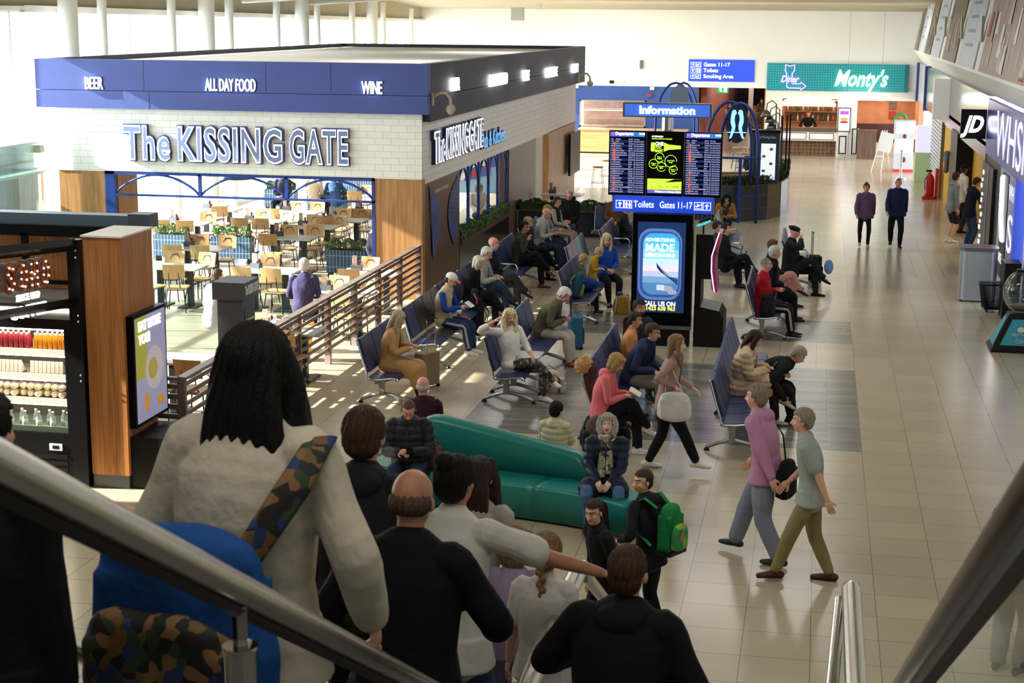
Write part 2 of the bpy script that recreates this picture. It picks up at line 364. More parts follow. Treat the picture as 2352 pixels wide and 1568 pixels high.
# roof trusses (white tubes) seen at the top edge
def truss(pA,pB,dep,label):
    t=empty('roof_truss',pA,0,label,'truss'); A=np.array(pA,float);B=np.array(pB,float); r0=A*0
    D=B-A; up=V3(0,0,dep)
    MB().tube([r0,D*.5+V3(0,0,.12),D],.07,10).build('bottom_chord',colm,t,smooth=True)
    MB().tube([up,D*.5+up+V3(0,0,.12),D+up],.06,10).build('top_chord',colm,t,smooth=True)
    n=14
    for q in range(n):
        a=D*(q/n); b2=D*((q+.5)/n)+up; c2=D*((q+1)/n)
        MB().tube([a,b2],.03,6).tube([b2,c2],.03,6).build('brace',colm,t,smooth=True)
truss(AX(700,8,-15.9),AY(1560,-30,61),.5,'white tubular roof truss, the lower of the two at the top edge')
truss(AX(560,2,-15.9),AY(1250,-20,50),.5,'white tubular roof truss, the higher one reaching further left')
o=tag(MB().box(-.75,.75,-.15,.15,0,.5).build('speaker_panel',mat('mesh_grey','#b9bab8',.6,noise=.25,nscale=60),loc=AY(1189,47,60)),'square grey mesh speaker hanging from the roof above the pub','speaker')
o.scale=(.3,1,.95)
tag(MB().box(-.1,.1,-.1,.1,-.1,.1).build('ceiling_speaker',wf,loc=AY(1237,15,60)),'small white box fixed under the roof truss right of the mesh speaker','box')
for X in (-6,0): 
    for Y in (14,26,38,50): tag(MB().rbox(-.6,.6,-.15,.15,0,.06,.02).build('added_ceiling_light',mat('added_lamp_white','#ffffff',.5,emit=2),loc=(X,Y,cz(Y)-.1)),'long white ceiling light under the roof, row %s'%('over the seats' if X<-1 else 'over the walkway'),'ceiling light','ceiling lights under the roof')  # made-up glowing fixtures, out of view, added to go with the fill lamps
# ---------------- pub building ----------------
PY=30.3; PXR=-7.45; PXL=-14.95
wall('wall_pub_front_upper',[(PXL,PXR,PY,PY+.25,2.35,3.6)],wallbrick)
wall('wall_pub_side_upper',[(PXR-.25,PXR,PY+.25,50.3,2.24,3.6)],wallbrick)
wall('wall_pub_left_upper',[(PXL,PXL+.2,PY+.25,50,2.35,3.6)],wallbrick)
wall('wall_pub_front_left',[(PXL,-13.96,PY+.02,PY+.25,0,2.35),(-14.02,-13.8,PY+.25,PY+1.2,0,2.35)],oak)
wall('wall_pub_front_right',[(-8.39,PXR,PY+.02,PY+.25,0,2.35)],oak)
wall('wall_pub_side_near',[(PXR-.25,PXR-.01,PY+.25,33.7,0,2.3)],wood('brown_panel','#5c4332','#775843',.45,plank=.4))
wall('wall_pub_side_middle',[(PXR-.25,PXR-.01,39.35,43.2,0,2.26)],wood('taupe_panel','#5e4c43','#7d685c',.45,plank=.5))
wall('wall_pub_side_cream',[(PXR-.25,PXR-.01,43.2,44.3,0,2.26)],mat('cream_paint','#d8d4c8',.6))
wall('wall_pub_side_far',[(PXR-.25,PXR,45.3,48.3,0,2.26),(PXR-.25,PXR,48.3,50.3,0,2.26)],oak)
wall('wall_pub_window_base',[(PXR-.25,PXR,33.7,39.35,0,.62)],brick('dark_glossy_tile','#2b2a24','#25251f','#151512',1.4,.16,.006,rough=.18,bump=.2))
wall('trim_2',[(PXR-.3,PXR+.06,33.7,39.35,.62,.7)],oakd)
# fascia
wall('trim_3',[(-15.28,-7.3,PY-.15,PY+.1,3.6,3.945),(-15.28,-7.3,PY-.15,PY+.1,3.955,4.55)],navy)
wall('trim_4',[(-7.5,-7.3,PY+.1,51.2,3.45,3.92),(-7.5,-7.3,PY+.1,51.2,3.93,4.55)],navyd)
wall('trim_5',[(-15.28,-15.1,PY+.1,51.2,3.6,4.55),(-15.1,-7.5,51.0,51.2,3.5,4.55)],navyd)
for x in (-13.0,-12.9,-10.5,-9.2): 
    st(MB().box(x-.006,x+.006,PY-.153,PY-.14,3.955 if x!=-12.9 else 3.6,4.55 if x!=-12.9 else 3.94).build('trim_6',navyd))
wall('ceiling_pub',[(-15.1,-7.5,PY+.1,51.0,4.3,4.45)],mat('roof_board','#cfcdc6',.9,noise=.06,nscale=1.5))
# front opening: navy frame with three low arches
fr=empty('arch_screen',(-13.76,PY,0),0,'navy steel arch frame of three bays across the top of the pub front opening','frame')
W3=5.37
MB().box(-.2,0,0,.12,0,2.36).build('post',navym,fr); MB().box(W3-.06,W3,0,.12,0,2.36).build('post',navym,fr)
MB().box(-.2,W3,0,.08,2.3,2.36).build('top_rail',navym,fr); MB().box(0,W3,0,.06,1.87,1.91).build('lower_rail',navym,fr)
for i in range(3):
    x0=W3*i/3; x1=W3*(i+1)/3; n=16
    pts=[(x0+(x1-x0)*t/n,.03,1.9+.4*math.sin(PI*t/n)**.75) for t in range(n+1)]
    MB().tube(pts,.025,6,round_=False).build('arch',navym,fr,smooth=True)
    if i: MB().box(x0-.03,x0+.03,0,.06,1.9,2.33).build('mullion',navym,fr)
# side window: five pointed bays over a hedge
sw=empty('arched_window_screen',(PXR,33.72,0),0,'navy steel screen of tall pointed arches over a hedge on the pub side wall','frame')
L5=5.6
for i in range(6):
    y=min(max(L5*i/5,.03),L5-.03); MB().box(-.1,-.04,y-.035,y+.035,.7,2.28).build('post',navym,sw)
for i in range(5):
    y0=L5*i/5; y1=L5*(i+1)/5; n=10; m=(y0+y1)/2
    pts=[(-.07,y0+(y1-y0)*t/n,1.55+.68*math.sin(PI*t/n)**.55) for t in range(n+1)]
    MB().tube(pts,.028,6,round_=False).build('arch',navym,sw,smooth=True)
MB().box(-.1,-.02,0,L5,2.24,2.3).build('top_rail',navym,sw)
# leaf meshes (hedges, shrubs)
leafm=mat('leaf_green','#4c6a35',.6,noise=.4,nscale=9); leafd=mat('leaf_dark','#2c4422',.6,noise=.4,nscale=9); leafl=mat('leaf_pale','#88a06a',.6,noise=.4,nscale=9)
def leaves(n,fn,size,seed=1):
    r=random.Random(seed); b=MB()
    for _ in range(n):
        p=fn(r); a=Vector((r.gauss(0,1),r.gauss(0,1),r.gauss(0,1))).normalized(); c=a.orthogonal().normalized(); d=a.cross(c)
        s=size*r.uniform(.6,1.3); P=Vector(p)
        b.add([P-c*s*.35,P+d*s*.9-a*s*.1,P+c*s*.35,P-d*s*.5+a*s*.2],[(0,1,2,3)])
    return b
def hedge(loc,dx,dy,dz,label,m=None,n=None,seed=3):
    n=n or int(260*(dx*dy+dz*(dx+dy))*2+60)
    def fn(r):
        q=r.random(); x=r.uniform(0,dx);y=r.uniform(0,dy);z=dz*(1-.35*r.random()**2)
        z-=.06*math.sin(x*9+1)*math.sin(y*7); return (x,y,z) if q<.6 else (r.choice((0,dx)) if q<.8 else x, y if q<.8 else r.choice((0,dy)), r.uniform(0,dz))
    b=leaves(n,fn,.055,seed); b.mi=0
    b.box(.03,dx-.03,.03,dy-.03,0,dz*.75)
    o=b.build('hedge',m or leafd,loc=loc); return tag(o,label,'hedge')
hedge((PXR-.22,33.8,.7),.24,5.4,.22,'low green hedge on the sill behind the navy arched screen',leafm,2600)
# pub signs on the fascia
def sign(name,loc,label): return empty(name,loc,0,label,'sign')
for body,px,py,wd,lab in (('BEER',196,204,.37,'left'),('ALL DAY FOOD',473,208,1.02,'middle'),('WINE',832,215,.4,'right')):
    p=AY(px,py,PY-.16); t=sign('lit_sign',p,f'glowing white {body} lettering on the navy fascia, {lab} of three')
    txt(body,.24,(0,-.03,0),mat('sign_glow','#ffffff',.4,emit=5),ext=.02,parent=t,width=wd,bold=.0)
    txt(body,.24,(.015,.0,0),navyd,ext=.02,parent=t,width=wd,bold=.02,name='letter_back')
for body,px,py,wd in (('BEER',1034,208,.55),('ALL DAY FOOD',1122,198,1.9),('WINE',1199,185,.65),('COFFEE',1251,178,1.7),('GIN',1311,167,1.0)):
    p=AX(px,py,-7.28); t=sign('lit_sign',p,f'glowing white sign seen edge on over the pub side, {["nearest","second","third","fourth","farthest"][[1034,1122,1199,1251,1311].index(px)]} of five')
    txt(body,.24,(.04,0,0),MATS['sign_glow'],'+x',ext=.04,parent=t,width=wd,bold=.03)
letf=mat('letter_face_blue','#7080a8',.4); letn=mat('letter_side_navy','#26356e',.4); letw=mat('letter_rim_white','#ffffff',.4,emit=1.6)
def kissing(t,face,hh,w1,w2,gap=1):
    off=(0,-1,0) if face=='-y' else (1,0,0)
    for body,x,w in (('The',0,w1[0]),('KISSING',w1[1],w1[2]),('GATE',w1[3],w1[4])):
        pos=V3(x,0,0) if face=='-y' else V3(0,x,0)
        o=np.array(off,float)
        txt(body,hh,pos+o*.04,letn,face,ext=.045,parent=t,width=w*1.02,bold=.065,spacing=1.12,name='letter_side')
        txt(body,hh,pos+o*.09,letw,face,ext=.012,parent=t,width=w,bold=.04,spacing=1.12,name='letter_rim')
        txt(body,hh,pos+o*.106,letf,face,ext=.006,parent=t,width=w*.985,bold=.008,spacing=1.12,name='letter_face')
p=AY(291,362,PY-.01); q=lambda px: AY(px,340,PY)[0]
t=empty('pub_sign',p,0,'large outlined blue The KISSING GATE lettering on the cream tiled pub front','sign')
kissing(t,'-y',.63,(q(397)-q(291),q(411)-q(291),q(650)-q(411),q(668)-q(291),q(803)-q(668)),None)
p=AX(986,368,PXR+.01); q2=lambda px: YX(px,PXR,2.9)
t=empty('pub_sign',(PXR,31.0,2.62),0,'deep blue The KISSING GATE lettering seen obliquely on the pub side wall','sign')
kissing(t,'+x',.58,(q2(1012)-31.0,q2(1015)-31,q2(1065)-q2(1015),q2(1068)-31.0,q2(1100)-q2(1068)),None)
cy2=mat('lit_blue_letter','#6fb4f4',.4,emit=.7)
t=empty('pub_sign',(PXR,q2(1102),2.52),0,'pale blue lit Pub & Kitchen lettering beside the side wall pub name','sign')
txt('Pub & Kitchen',.36,(.02,0,0),letn,'+x',ext=.02,parent=t,width=q2(1155)-q2(1102),bold=.03,name='letter_side'); txt('Pub & Kitchen',.36,(.045,0,0),cy2,'+x',ext=.004,parent=t,width=q2(1155)-q2(1102),bold=-.005)
# wings mural: relief feathers, built as thin strips
fes=[mat('feather_blue','#6b78b8',.5),mat('feather_mid','#4a5698',.5),mat('feather_dark','#333a66',.5)]
def wing(y0,sgn,label):
    r=random.Random(5); b=MB()
    for i in range(34):
        t=i/33; z=2.2-1.05*t; edge=.05+.2*t; w=.06+.75*math.sin(PI*min(1,t*.75+.1))**1.5
        for j in range(6):
            q=j/5; y=edge+w*q*(.95 if t>.1 else .4); l=(.16+.3*t)*(1-.25*q); a=math.radians(-78-14*q+r.uniform(-5,5))
            p=Vector((.006+.002*(5-j)+.0004*i,sgn*y,z-.06*q)); d=Vector((0,sgn*math.cos(a)*.8,math.sin(a)))*l; n=Vector((0,.028+.02*t,0)); b.mi=(i+j)%3
            b.add([p-n*.5,p+d*.5-n,p+d*.85-n*.7,p+d,p+d*.85+n*.7,p+d*.5+n,p+n*.5],[tuple(range(7))])
    return tag(b.build('wing_mural',fes,loc=(PXR,y0,0)),label,'mural')
wing(30.85,1,'left blue feather wing of the pair painted on the pub side panel')
wing(33.5,-1,'right blue feather wing of the pair painted on the pub side panel')
t=tag(txt('# THE KISSING GATE LIVERPOOL',.07,(PXR+.005,YX(997,PXR,2),1.98),whiteL if False else mat('white_paint','#d9d2c6',.6),'+x',width=1.3,name='wall_lettering'),'small white lettering between the painted wings','lettering')
# CCTV / gooseneck cameras on the side fascia
def cctv(loc,label,s=1):
    t=empty('security_camera',loc,0,label,'camera'); m=mat('camera_beige','#b9b3a4',.5)
    MB().box(-.0,.03,-.06,.06,-.12,.12).build('wall_plate',m,t)
    MB().tube([(.03,0,.05),(.15,0,.12),(.28,0,.12),(.36,0,.02),(.37,0,-.1)],.03,8).build('arm',m,t,smooth=True)
    MB().lathe([(.03,.06),(.09,0),(.1,-.05),(.06,-.12),(.01,-.15)],(.37,0,-.14),14).build('dome',m,t,smooth=True); 
    return t
c1=cctv(AX(992,228,-7.3),'beige gooseneck security camera on the near corner of the pub fascia')
c2=cctv(AX(1328,178,-7.3),'beige gooseneck security camera on the far corner of the pub fascia')
# tv on the far wood panel
t=empty('wall_screen',(PXR+.05,48.3,0),0,'dark flat screen mounted edge on at the far end of the pub wall','screen')
MB().box(.05,.12,0,2.0,.75,2.0).build('panel',blackp,t); MB().box(0,.05,.6,1.4,1.2,1.6).build('bracket',blackm,t)
# ---------------- far wall items ----------------
def pictarrow(t,x,z,s,m,y=-.02):
    a=MB(); w=.09*s
    a.prism([(x+.5*s,z+.82*s),(x+.2*s,z+.5*s),(x+.42*s,z+.58*s),(x+.42*s,z+.16*s),(x+.58*s,z+.16*s),(x+.58*s,z+.58*s),(x+.8*s,z+.5*s)],y,y+.008,'y')
    for q in ((0,1,0,.05),(0,1,.95,1),(0,.05,0,1),(.95,1,0,1)): a.box(x+q[0]*s,x+q[1]*s,y,y+.008,z+q[2]*s,z+q[3]*s)
    a.build('arrow_symbol',m,t)
def pictframe(a,x,z,s,y):
    for q in ((0,1,0,.05),(0,1,.95,1),(0,.05,0,1),(.95,1,0,1)): a.box(x+q[0]*s,x+q[1]*s,y,y+.008,z+q[2]*s,z+q[3]*s)
def pictplane(t,x,z,s,m,y=-.02):
    a=MB(); pictframe(a,x,z,s,y)
    a.prism([(x+.15*s,z+.42*s),(x+.3*s,z+.36*s),(x+.85*s,z+.62*s),(x+.86*s,z+.72*s),(x+.6*s,z+.62*s),(x+.42*s,z+.8*s),(x+.36*s,z+.78*s),(x+.45*s,z+.56*s),(x+.3*s,z+.5*s),(x+.2*s,z+.56*s),(x+.15*s,z+.54*s)],y,y+.008,'y')
    a.box(x+.15*s,x+.85*s,y,y+.008,z+.16*s,z+.22*s); a.build('plane_symbol',m,t)
def picttoilet(t,x,z,s,m,y=-.02):
    a=MB(); pictframe(a,x,z,s,y)
    for cx,dress in ((.3,0),(.7,1)):
        n=10; a.prism([(x+(cx+.08*math.cos(2*PI*i/n))*s,z+(.82+.08*math.sin(2*PI*i/n))*s) for i in range(n)],y,y+.008,'y')
        if dress: a.prism([(x+(cx-.07)*s,z+.7*s),(x+(cx+.07)*s,z+.7*s),(x+(cx+.17)*s,z+.35*s),(x+(cx-.17)*s,z+.35*s)][::-1],y,y+.008,'y')
        else: a.box(x+(cx-.13)*s,x+(cx+.13)*s,y,y+.008,z+.38*s,z+.7*s)
        a.box(x+(cx-.09)*s,x+(cx-.015)*s,y,y+.008,z+.12*s,z+.4*s); a.box(x+(cx+.015)*s,x+(cx+.09)*s,y,y+.008,z+.12*s,z+.4*s)
    a.build('toilet_symbol',m,t)
signb=mat('sign_blue','#1f45c8',.4,emit=.5); litw=mat('sign_white','#ffffff',.4,emit=1.6)
p0=AY(1581,186,YF-.06); p1=AY(1734,138,YF-.06); w=p1[0]-p0[0]; h=p1[2]-p0[2]
t=empty('direction_sign',p0,0,'blue hanging wall sign reading Gates 11-17, Toilets, Smoking Area','sign')
MB().box(0,w,0,.05,0,h).build('panel',signb,t)
for i,(s,fn) in enumerate((('Gates 11-17',pictplane),('Toilets',picttoilet),('Smoking Area',pictplane))):
    z=h-.27-i*.235; pictarrow(t,.08,z-.03,.19,litw); fn(t,.31,z-.03,.19,litw); txt(s,.15,(.6,-.012,z),litw,parent=t,bold=.01)
# kitchen hatch and counter on the blue wall
t=empty('kitchen_hatch',(-9.75,YF-.05,1.0),0,'steel framed serving hatch with two heated shelves in the blue wall','hatch')
MB().box(0,2.75,0,.1,0,.06).box(0,2.75,0,.1,1.04,1.1).box(0,.06,0,.1,0,1.1).box(2.69,2.75,0,.1,0,1.1).build('frame',steel,t)
MB().box(.06,2.7,.0,.4,.34,.38).build('shelf',steel,t); MB().box(.06,2.7,0,.4,.7,.74).build('shelf',steel,t)
MB().box(0,2.75,.5,1.2,.0,.02).box(0,2.75,1.2,1.25,0,1.1).build('back_panel',mat('hatch_warm','#b08d74',.6,noise=.2,nscale=3),t)
MB().box(.1,2.6,.1,.3,.66,.69).build('heat_lamp',mat('warm_lamp','#ffd9a0',.5,emit=2),t)
t=empty('service_counter',AY(1328,350,YF-1.2)*V3(1,1,0),0,'pale wooden counter in front of the blue wall','counter')
MB().box(0,4.4,0,.9,.06,.95).build('front_panel',wood('pale_oak','#b98d58','#cfa470',.5,axis='x'),t); MB().box(-.02,4.42,-.03,.93,.95,1.0).build('worktop',wood('pale_oak2','#d0a878','#e2bf92',.4,axis='x'),t); MB().box(.03,4.35,.03,.9,0,.06).build('plinth',blackp,t)
for px,py,nm,lab in ((1473,148,'wall_speaker','narrow grey wall speaker on the white far wall'),(1405,188,'wall_camera','small dark camera above the blue wall'),(1428,187,'wall_sensor','small white sensor above the blue wall'),(1498,203,'wall_box','small white box at the top of the blue wall'),(1324,199,'wall_light','small white emergency light at the corner of the pub'),(1492,219,'alarm_sounder','small red alarm sounder on the blue wall')):
    p=AY(px,py,YF-.1); m=mat('alarm_red','#b01c2c',.4) if 'alarm' in nm else (blackm if 'camera' in nm else wf)
    s={'wall_speaker':(.07,.17)}.get(nm,(.09,.06))
    (tag(MB().rbox(-s[0],s[0],-.05,.08,-s[1],s[1],.03).build(nm,greym if nm=='wall_speaker' else m,loc=p),lab,nm.split('_')[-1]))
# opening beyond: orange drape, exit sign, pillar, far hall furniture
p=AY(1655,205,75); t=empty('exit_sign',p,0,'green emergency exit sign glowing in the hall beyond','sign')
MB().box(-.35,.35,0,.05,-.17,.17).build('panel',mat('exit_green','#1f9a52',.4,emit=1.2),t)
a=MB(); a.prism([(-.02,-.1),(.08,-.1),(.02,.02),(.1,.08),(.0,.1),(-.06,.02)],-.02,-.01,'y'); a.box(.15,.28,-.02,-.01,-.12,.12); a.prism([(-.3,0),(-.18,.08),(-.18,-.08)],-.02,-.01,'y'); a.build('running_man',litw,t)
tag(MB().rbox(-.12,.12,-.12,.12,0,2.9,.03).build('pillar',colm,loc=G(1722,300,0)*V3(1,1,0)),'slim pale pillar in the hall beyond the opening','pillar')
st(MB().box(-4.85,-4.6,68,90,0,2.9).build('wall_hall_drape',mat('orange_drape','#a0563c',.7,noise=.4,nscale=5,stretch=(1,4,.3))))
# ---------------- diner front ----------------
teal=brick('teal_tile','#1a8f98','#168890','#4fb3b8',.1,.1,.006,off=0,rough=.25,bump=.2)
t=empty('diner_sign',(-2.13,YF-.12,2.62),0,"teal tiled fascia with Monty's lettering and pink neon Diner arrow",'sign')
MB().box(0,5.5,0,.1,0,1.08).build('panel',teal,t)
MB().box(5.42,5.56,-.05,.1,0,1.08).build('end_cap',mat('teal_dark','#0f6a72',.5),t)
txt("Monty's",.62,(2.65,-.06,.22),mat('cream_neon','#fff0c8',.4,emit=2),parent=t,width=2.1,bold=.02,shear=.35,ext=.04)
pk=mat('pink_neon','#ff7be0',.4,emit=5)
txt('Diner',.26,(.55,-.05,.33),pk,parent=t,width=.72,shear=.3,bold=.01)
MB().tube([(.78,-.04,.45),(.78,-.04,.68),(.72,-.04,.78),(.72,-.04,1.02),(.9,-.04,.96),(1.08,-.04,1.02),(1.08,-.04,.78),(1.0,-.04,.68),(1.0,-.04,.5)],.014,6).tube([(.8,-.04,.32),(.8,-.04,.14),(.88,-.04,.1),(1.36,-.04,.1),(1.36,-.04,.02),(1.56,-.04,.18),(1.36,-.04,.34),(1.36,-.04,.27),(1.0,-.04,.27)],.014,6).build('neon_arrow',pk,t,smooth=True)
warm=mat('warm_backwall','#c58a68',.7,noise=.15,nscale=2)
wall('wall_diner',[(-2.15,-1.55,YF-.05,YF+.2,0,2.68),(-1.55,1.5,YF-.05,YF+.2,2.3,2.68),(.72,1.5,YF-.05,YF+.2,0,2.3),(1.5,4.4,YF-.05,YF+.2,2.27,2.68)],mat('diner_cream','#dedcd2',.7))
wall('wall_diner_back',[(-1.55,4.2,YF+3,YF+3.2,0,2.68)],warm)
wall('ceiling_diner',[(-2.1,4.2,YF+.2,YF+3,2.6,2.68)],mat('dark_ceiling','#4a3b34',.8))
wall('wall_diner_side',[(3.9,4.1,YF,YF+3,0,2.68),(-2.2,-2.0,YF+.2,YF+33,0,2.68)],warm)
t=empty('bar_counter',(-1.55,YF-.1,0),0,'diner bar with white panelled front, dark wood top and black wire grid below','bar')
MB().box(0,2.27,0,.5,.98,1.14).build('bar_top',oakd,t); MB().box(0,2.27,.05,.45,.62,.98).build('front_panel',mat('diner_white','#e8e6de',.5),t)
for x in (.1,1.2): 
    b=MB(); [b.box(x+a,x+c2,.03,.05,z0,z1) for a,c2,z0,z1 in ((0,.98,.66,.68),(0,.98,.92,.94),(0,.02,.66,.94),(.96,.98,.66,.94))]; b.build('panel_moulding',blackp,t)
b=MB(); [b.box(i*.16,i*.16+.015,.05,.07,.02,.62) for i in range(14)]; [b.box(0,2.27,.05,.07,z,z+.015) for z in (.12,.26,.4,.54)]; b.build('wire_grid',blackm,t)
MB().box(0,2.27,.35,.45,0,.6).build('kick_panel',mat('kick_copper','#8f6a50',.4,noise=.3,nscale=6),t)
t=empty('canopy_sign',(-1.5,YF-.12,2.0),0,'curved lit cream canopy reading BEERS BURGERS over the diner bar','sign')
MB().prism([(0,0),(2.15,0),(2.15,.1),(2.05,.24),(1.9,.3),(.25,.3),(.1,.24),(0,.1)],0,.1,'y').build('panel',mat('canopy_cream','#fff0c4',.5,emit=1.5),t)
txt('BEERS',.12,(.3,-.01,.1),mat('canopy_text','#c9b27a',.5),parent=t); txt('BURGERS',.12,(1.25,-.01,.1),MATS['canopy_text'],parent=t)
t=empty('menu_screen',(.75,YF-.14,1.02),0,'portrait diner screen showing a burger','screen')
MB().box(0,.5,0,.06,0,.95).build('frame',blackp,t); MB().box(.03,.47,-.01,0,.03,.92).build('display',mat('burger_screen','#e8c9e0',.4,emit=.8),t)
a=MB(); a.ell((.25,-.012,.5),(.15,.01,.07)).build('bun_image',mat('bun','#c98b4a',.5,emit=.4),t,smooth=True); MB().ell((.25,-.012,.38),(.17,.01,.05)).build('filling_image',mat('fill','#9c3030',.5,emit=.3),t,smooth=True)
MB().box(.08,.42,-.014,-.01,.68,.82).build('headline_image',mat('scr_mag','#9a4aa8',.5,emit=.5),t)
for i,(x,w) in enumerate(((.78,.4),(1.28,.32))):
    t=empty('wall_panel',(x,YF-.12,0),0,'white tiled panel with a black border under the burger screen' if i==0 else 'white tiled panel with a black border beside the dark wood desk','panel')
    MB().box(0,w,0,.05,.08,1.0 if i==0 else 1.15).build('tile_face',brick('white_small_tile','#e6e6e2','#deded9','#b5b5b0',.08,.08,.004,off=0),t)
    b=MB(); z1=.85 if i==0 else 1.15; [b.box(a,c2,-.02,0,z0,z2) for a,c2,z0,z2 in ((.05,w-.05,.12,.16),(.05,w-.05,z1-.04,z1),(.05,.09,.12,z1),(w-.09,w-.05,.12,z1))]; b.build('border',blackp,t)
t=empty('host_desk',(1.55,YF-.9,0),0,'dark wooden reception desk at the diner entrance','desk'); MB().box(0,.72,0,.4,0,1.1).build('body',oakd,t); MB().box(-.03,.75,-.03,.43,1.1,1.14).build('top',oakd,t)
t=empty('banquette',(1.55,YF+1.6,0),0,'dark red buttoned booth seating inside the diner','booth'); MB().rbox(0,2.2,0,.3,.35,1.25,.1).build('backrest',mat('oxblood','#4a1f18',.35,coat=.3),t); MB().rbox(0,2.2,-.5,0,0,.5,.1).build('seat',mat('oxblood2','#c8b8a0',.5),t)
t=empty('hanging_lightbox',(.95,YF-1.2,2.33),0,'bright white hanging lightbox in front of the diner entrance','sign'); MB().box(0,1.55,0,.12,0,.27).build('panel',mat('lightbox_white','#ffffff',.4,emit=6),t); MB().box(.1,.11,.05,.06,.27,3.4).box(1.4,1.41,.05,.06,.27,3.4).build('hanger',greym,t)
# bar shelves + bottles
t=empty('bottle_shelf',(-1.4,YF+2.6,1.2),0,'lit shelf unit of bottles behind the diner bar','shelf')
MB().box(0,2.4,0,.35,0,.04).box(0,2.4,0,.35,.42,.46).box(0,2.4,.33,.37,0,1.0).build('shelves',wood('shelf_wood','#6a4630','#8a6040',.5),t); MB().box(0,2.4,.05,.1,.9,.93).build('strip_light',MATS['warm_lamp'],t)
bm=[mat('bottle_amber','#b0702a',.15),mat('bottle_green','#2f5a3a',.15),mat('bottle_clear','#c9c2b0',.15)]
b0=None
for i in range(22):
    x=-1.3+(i%11)*.21; z=1.24+(.42 if i>10 else 0)
    mm=bm[i%3]; o=MB().lathe([(.035,0),(.035,.18),(.013,.23),(.013,.3)],n=8).build('spirit_bottle',mm,loc=(x,YF+2.75,z),smooth=True)
    tag(o,f'small {["amber","green","clear"][i%3]} bottle on the {"upper" if i>10 else "lower"} shelf behind the diner bar','bottle','bottles behind the diner bar')
for x,lab in ((3.0,'upper'),(3.0,'lower')):
    z=1.95 if lab=='upper' else 1.55
    t=tag(MB().box(-.14,.14,-.02,0,-.16,.16).build('wall_picture',mat('pic_'+lab,'#7a6a60' if lab=='upper' else '#b0392c',.6,noise=.4,nscale=8),loc=(x,YF+2.97,z)),f'{lab} small framed picture on the diner wall','picture')
l=area(-.2,YF+1.6,2.5,3,1.5,60,(1,.75,.5)); l=area(2.8,YF+1.6,2.5,1.6,1.5,45,(1,.72,.48))
area(-3.5,YF+10,2.8,2.2,14,150,(1,.9,.8)); area(-10.6,42,4.1,5,12,60,(1,.93,.85)); area(-8.6,YF+.5,2.3,2,.3,4,(1,.8,.6))

tag(MB().tube([(.22*math.cos(a),0,.22*math.sin(a)) for a in np.linspace(0,2*PI,17)],.06,8,round_=False).build('wreath',mat('wreath_green','#1f7a3a',.7,noise=.5,nscale=30),loc=AY(2068,275,66.2),smooth=True),'round green Christmas wreath at the right side of the diner entrance','wreath')
tag(MB().tube([(0,0,0),(.05,0,.3),(0,0,.7)],.09,8).build('red_decoration',mat('decor_red','#b81f2a',.5,noise=.3,nscale=20),loc=AY(2062,318,66.2)),'red Christmas decoration hanging below the green wreath','decoration')
# ================= RIGHT SIDE SHOPS =================
XR=3.8
metalf=mat('satin_fascia','#b5b2aa',.18,metal=.75,noise=.08,nscale=.6)
wall('trim_7',[(XR,XR+.3,38.7,61.3,2.3,3.75)],metalf)
wall('trim_8',[(XR,XR+.3,61.6,66.9,2.3,3.75)],mat('pale_fascia','#c9c8c4',.3,noise=.1,nscale=1))
wall('trim_9',[(XR-.08,XR+.3,61.3,61.6,2.2,3.8),(XR-.08,XR,66.3,66.9,2.3,3.8)],navym)
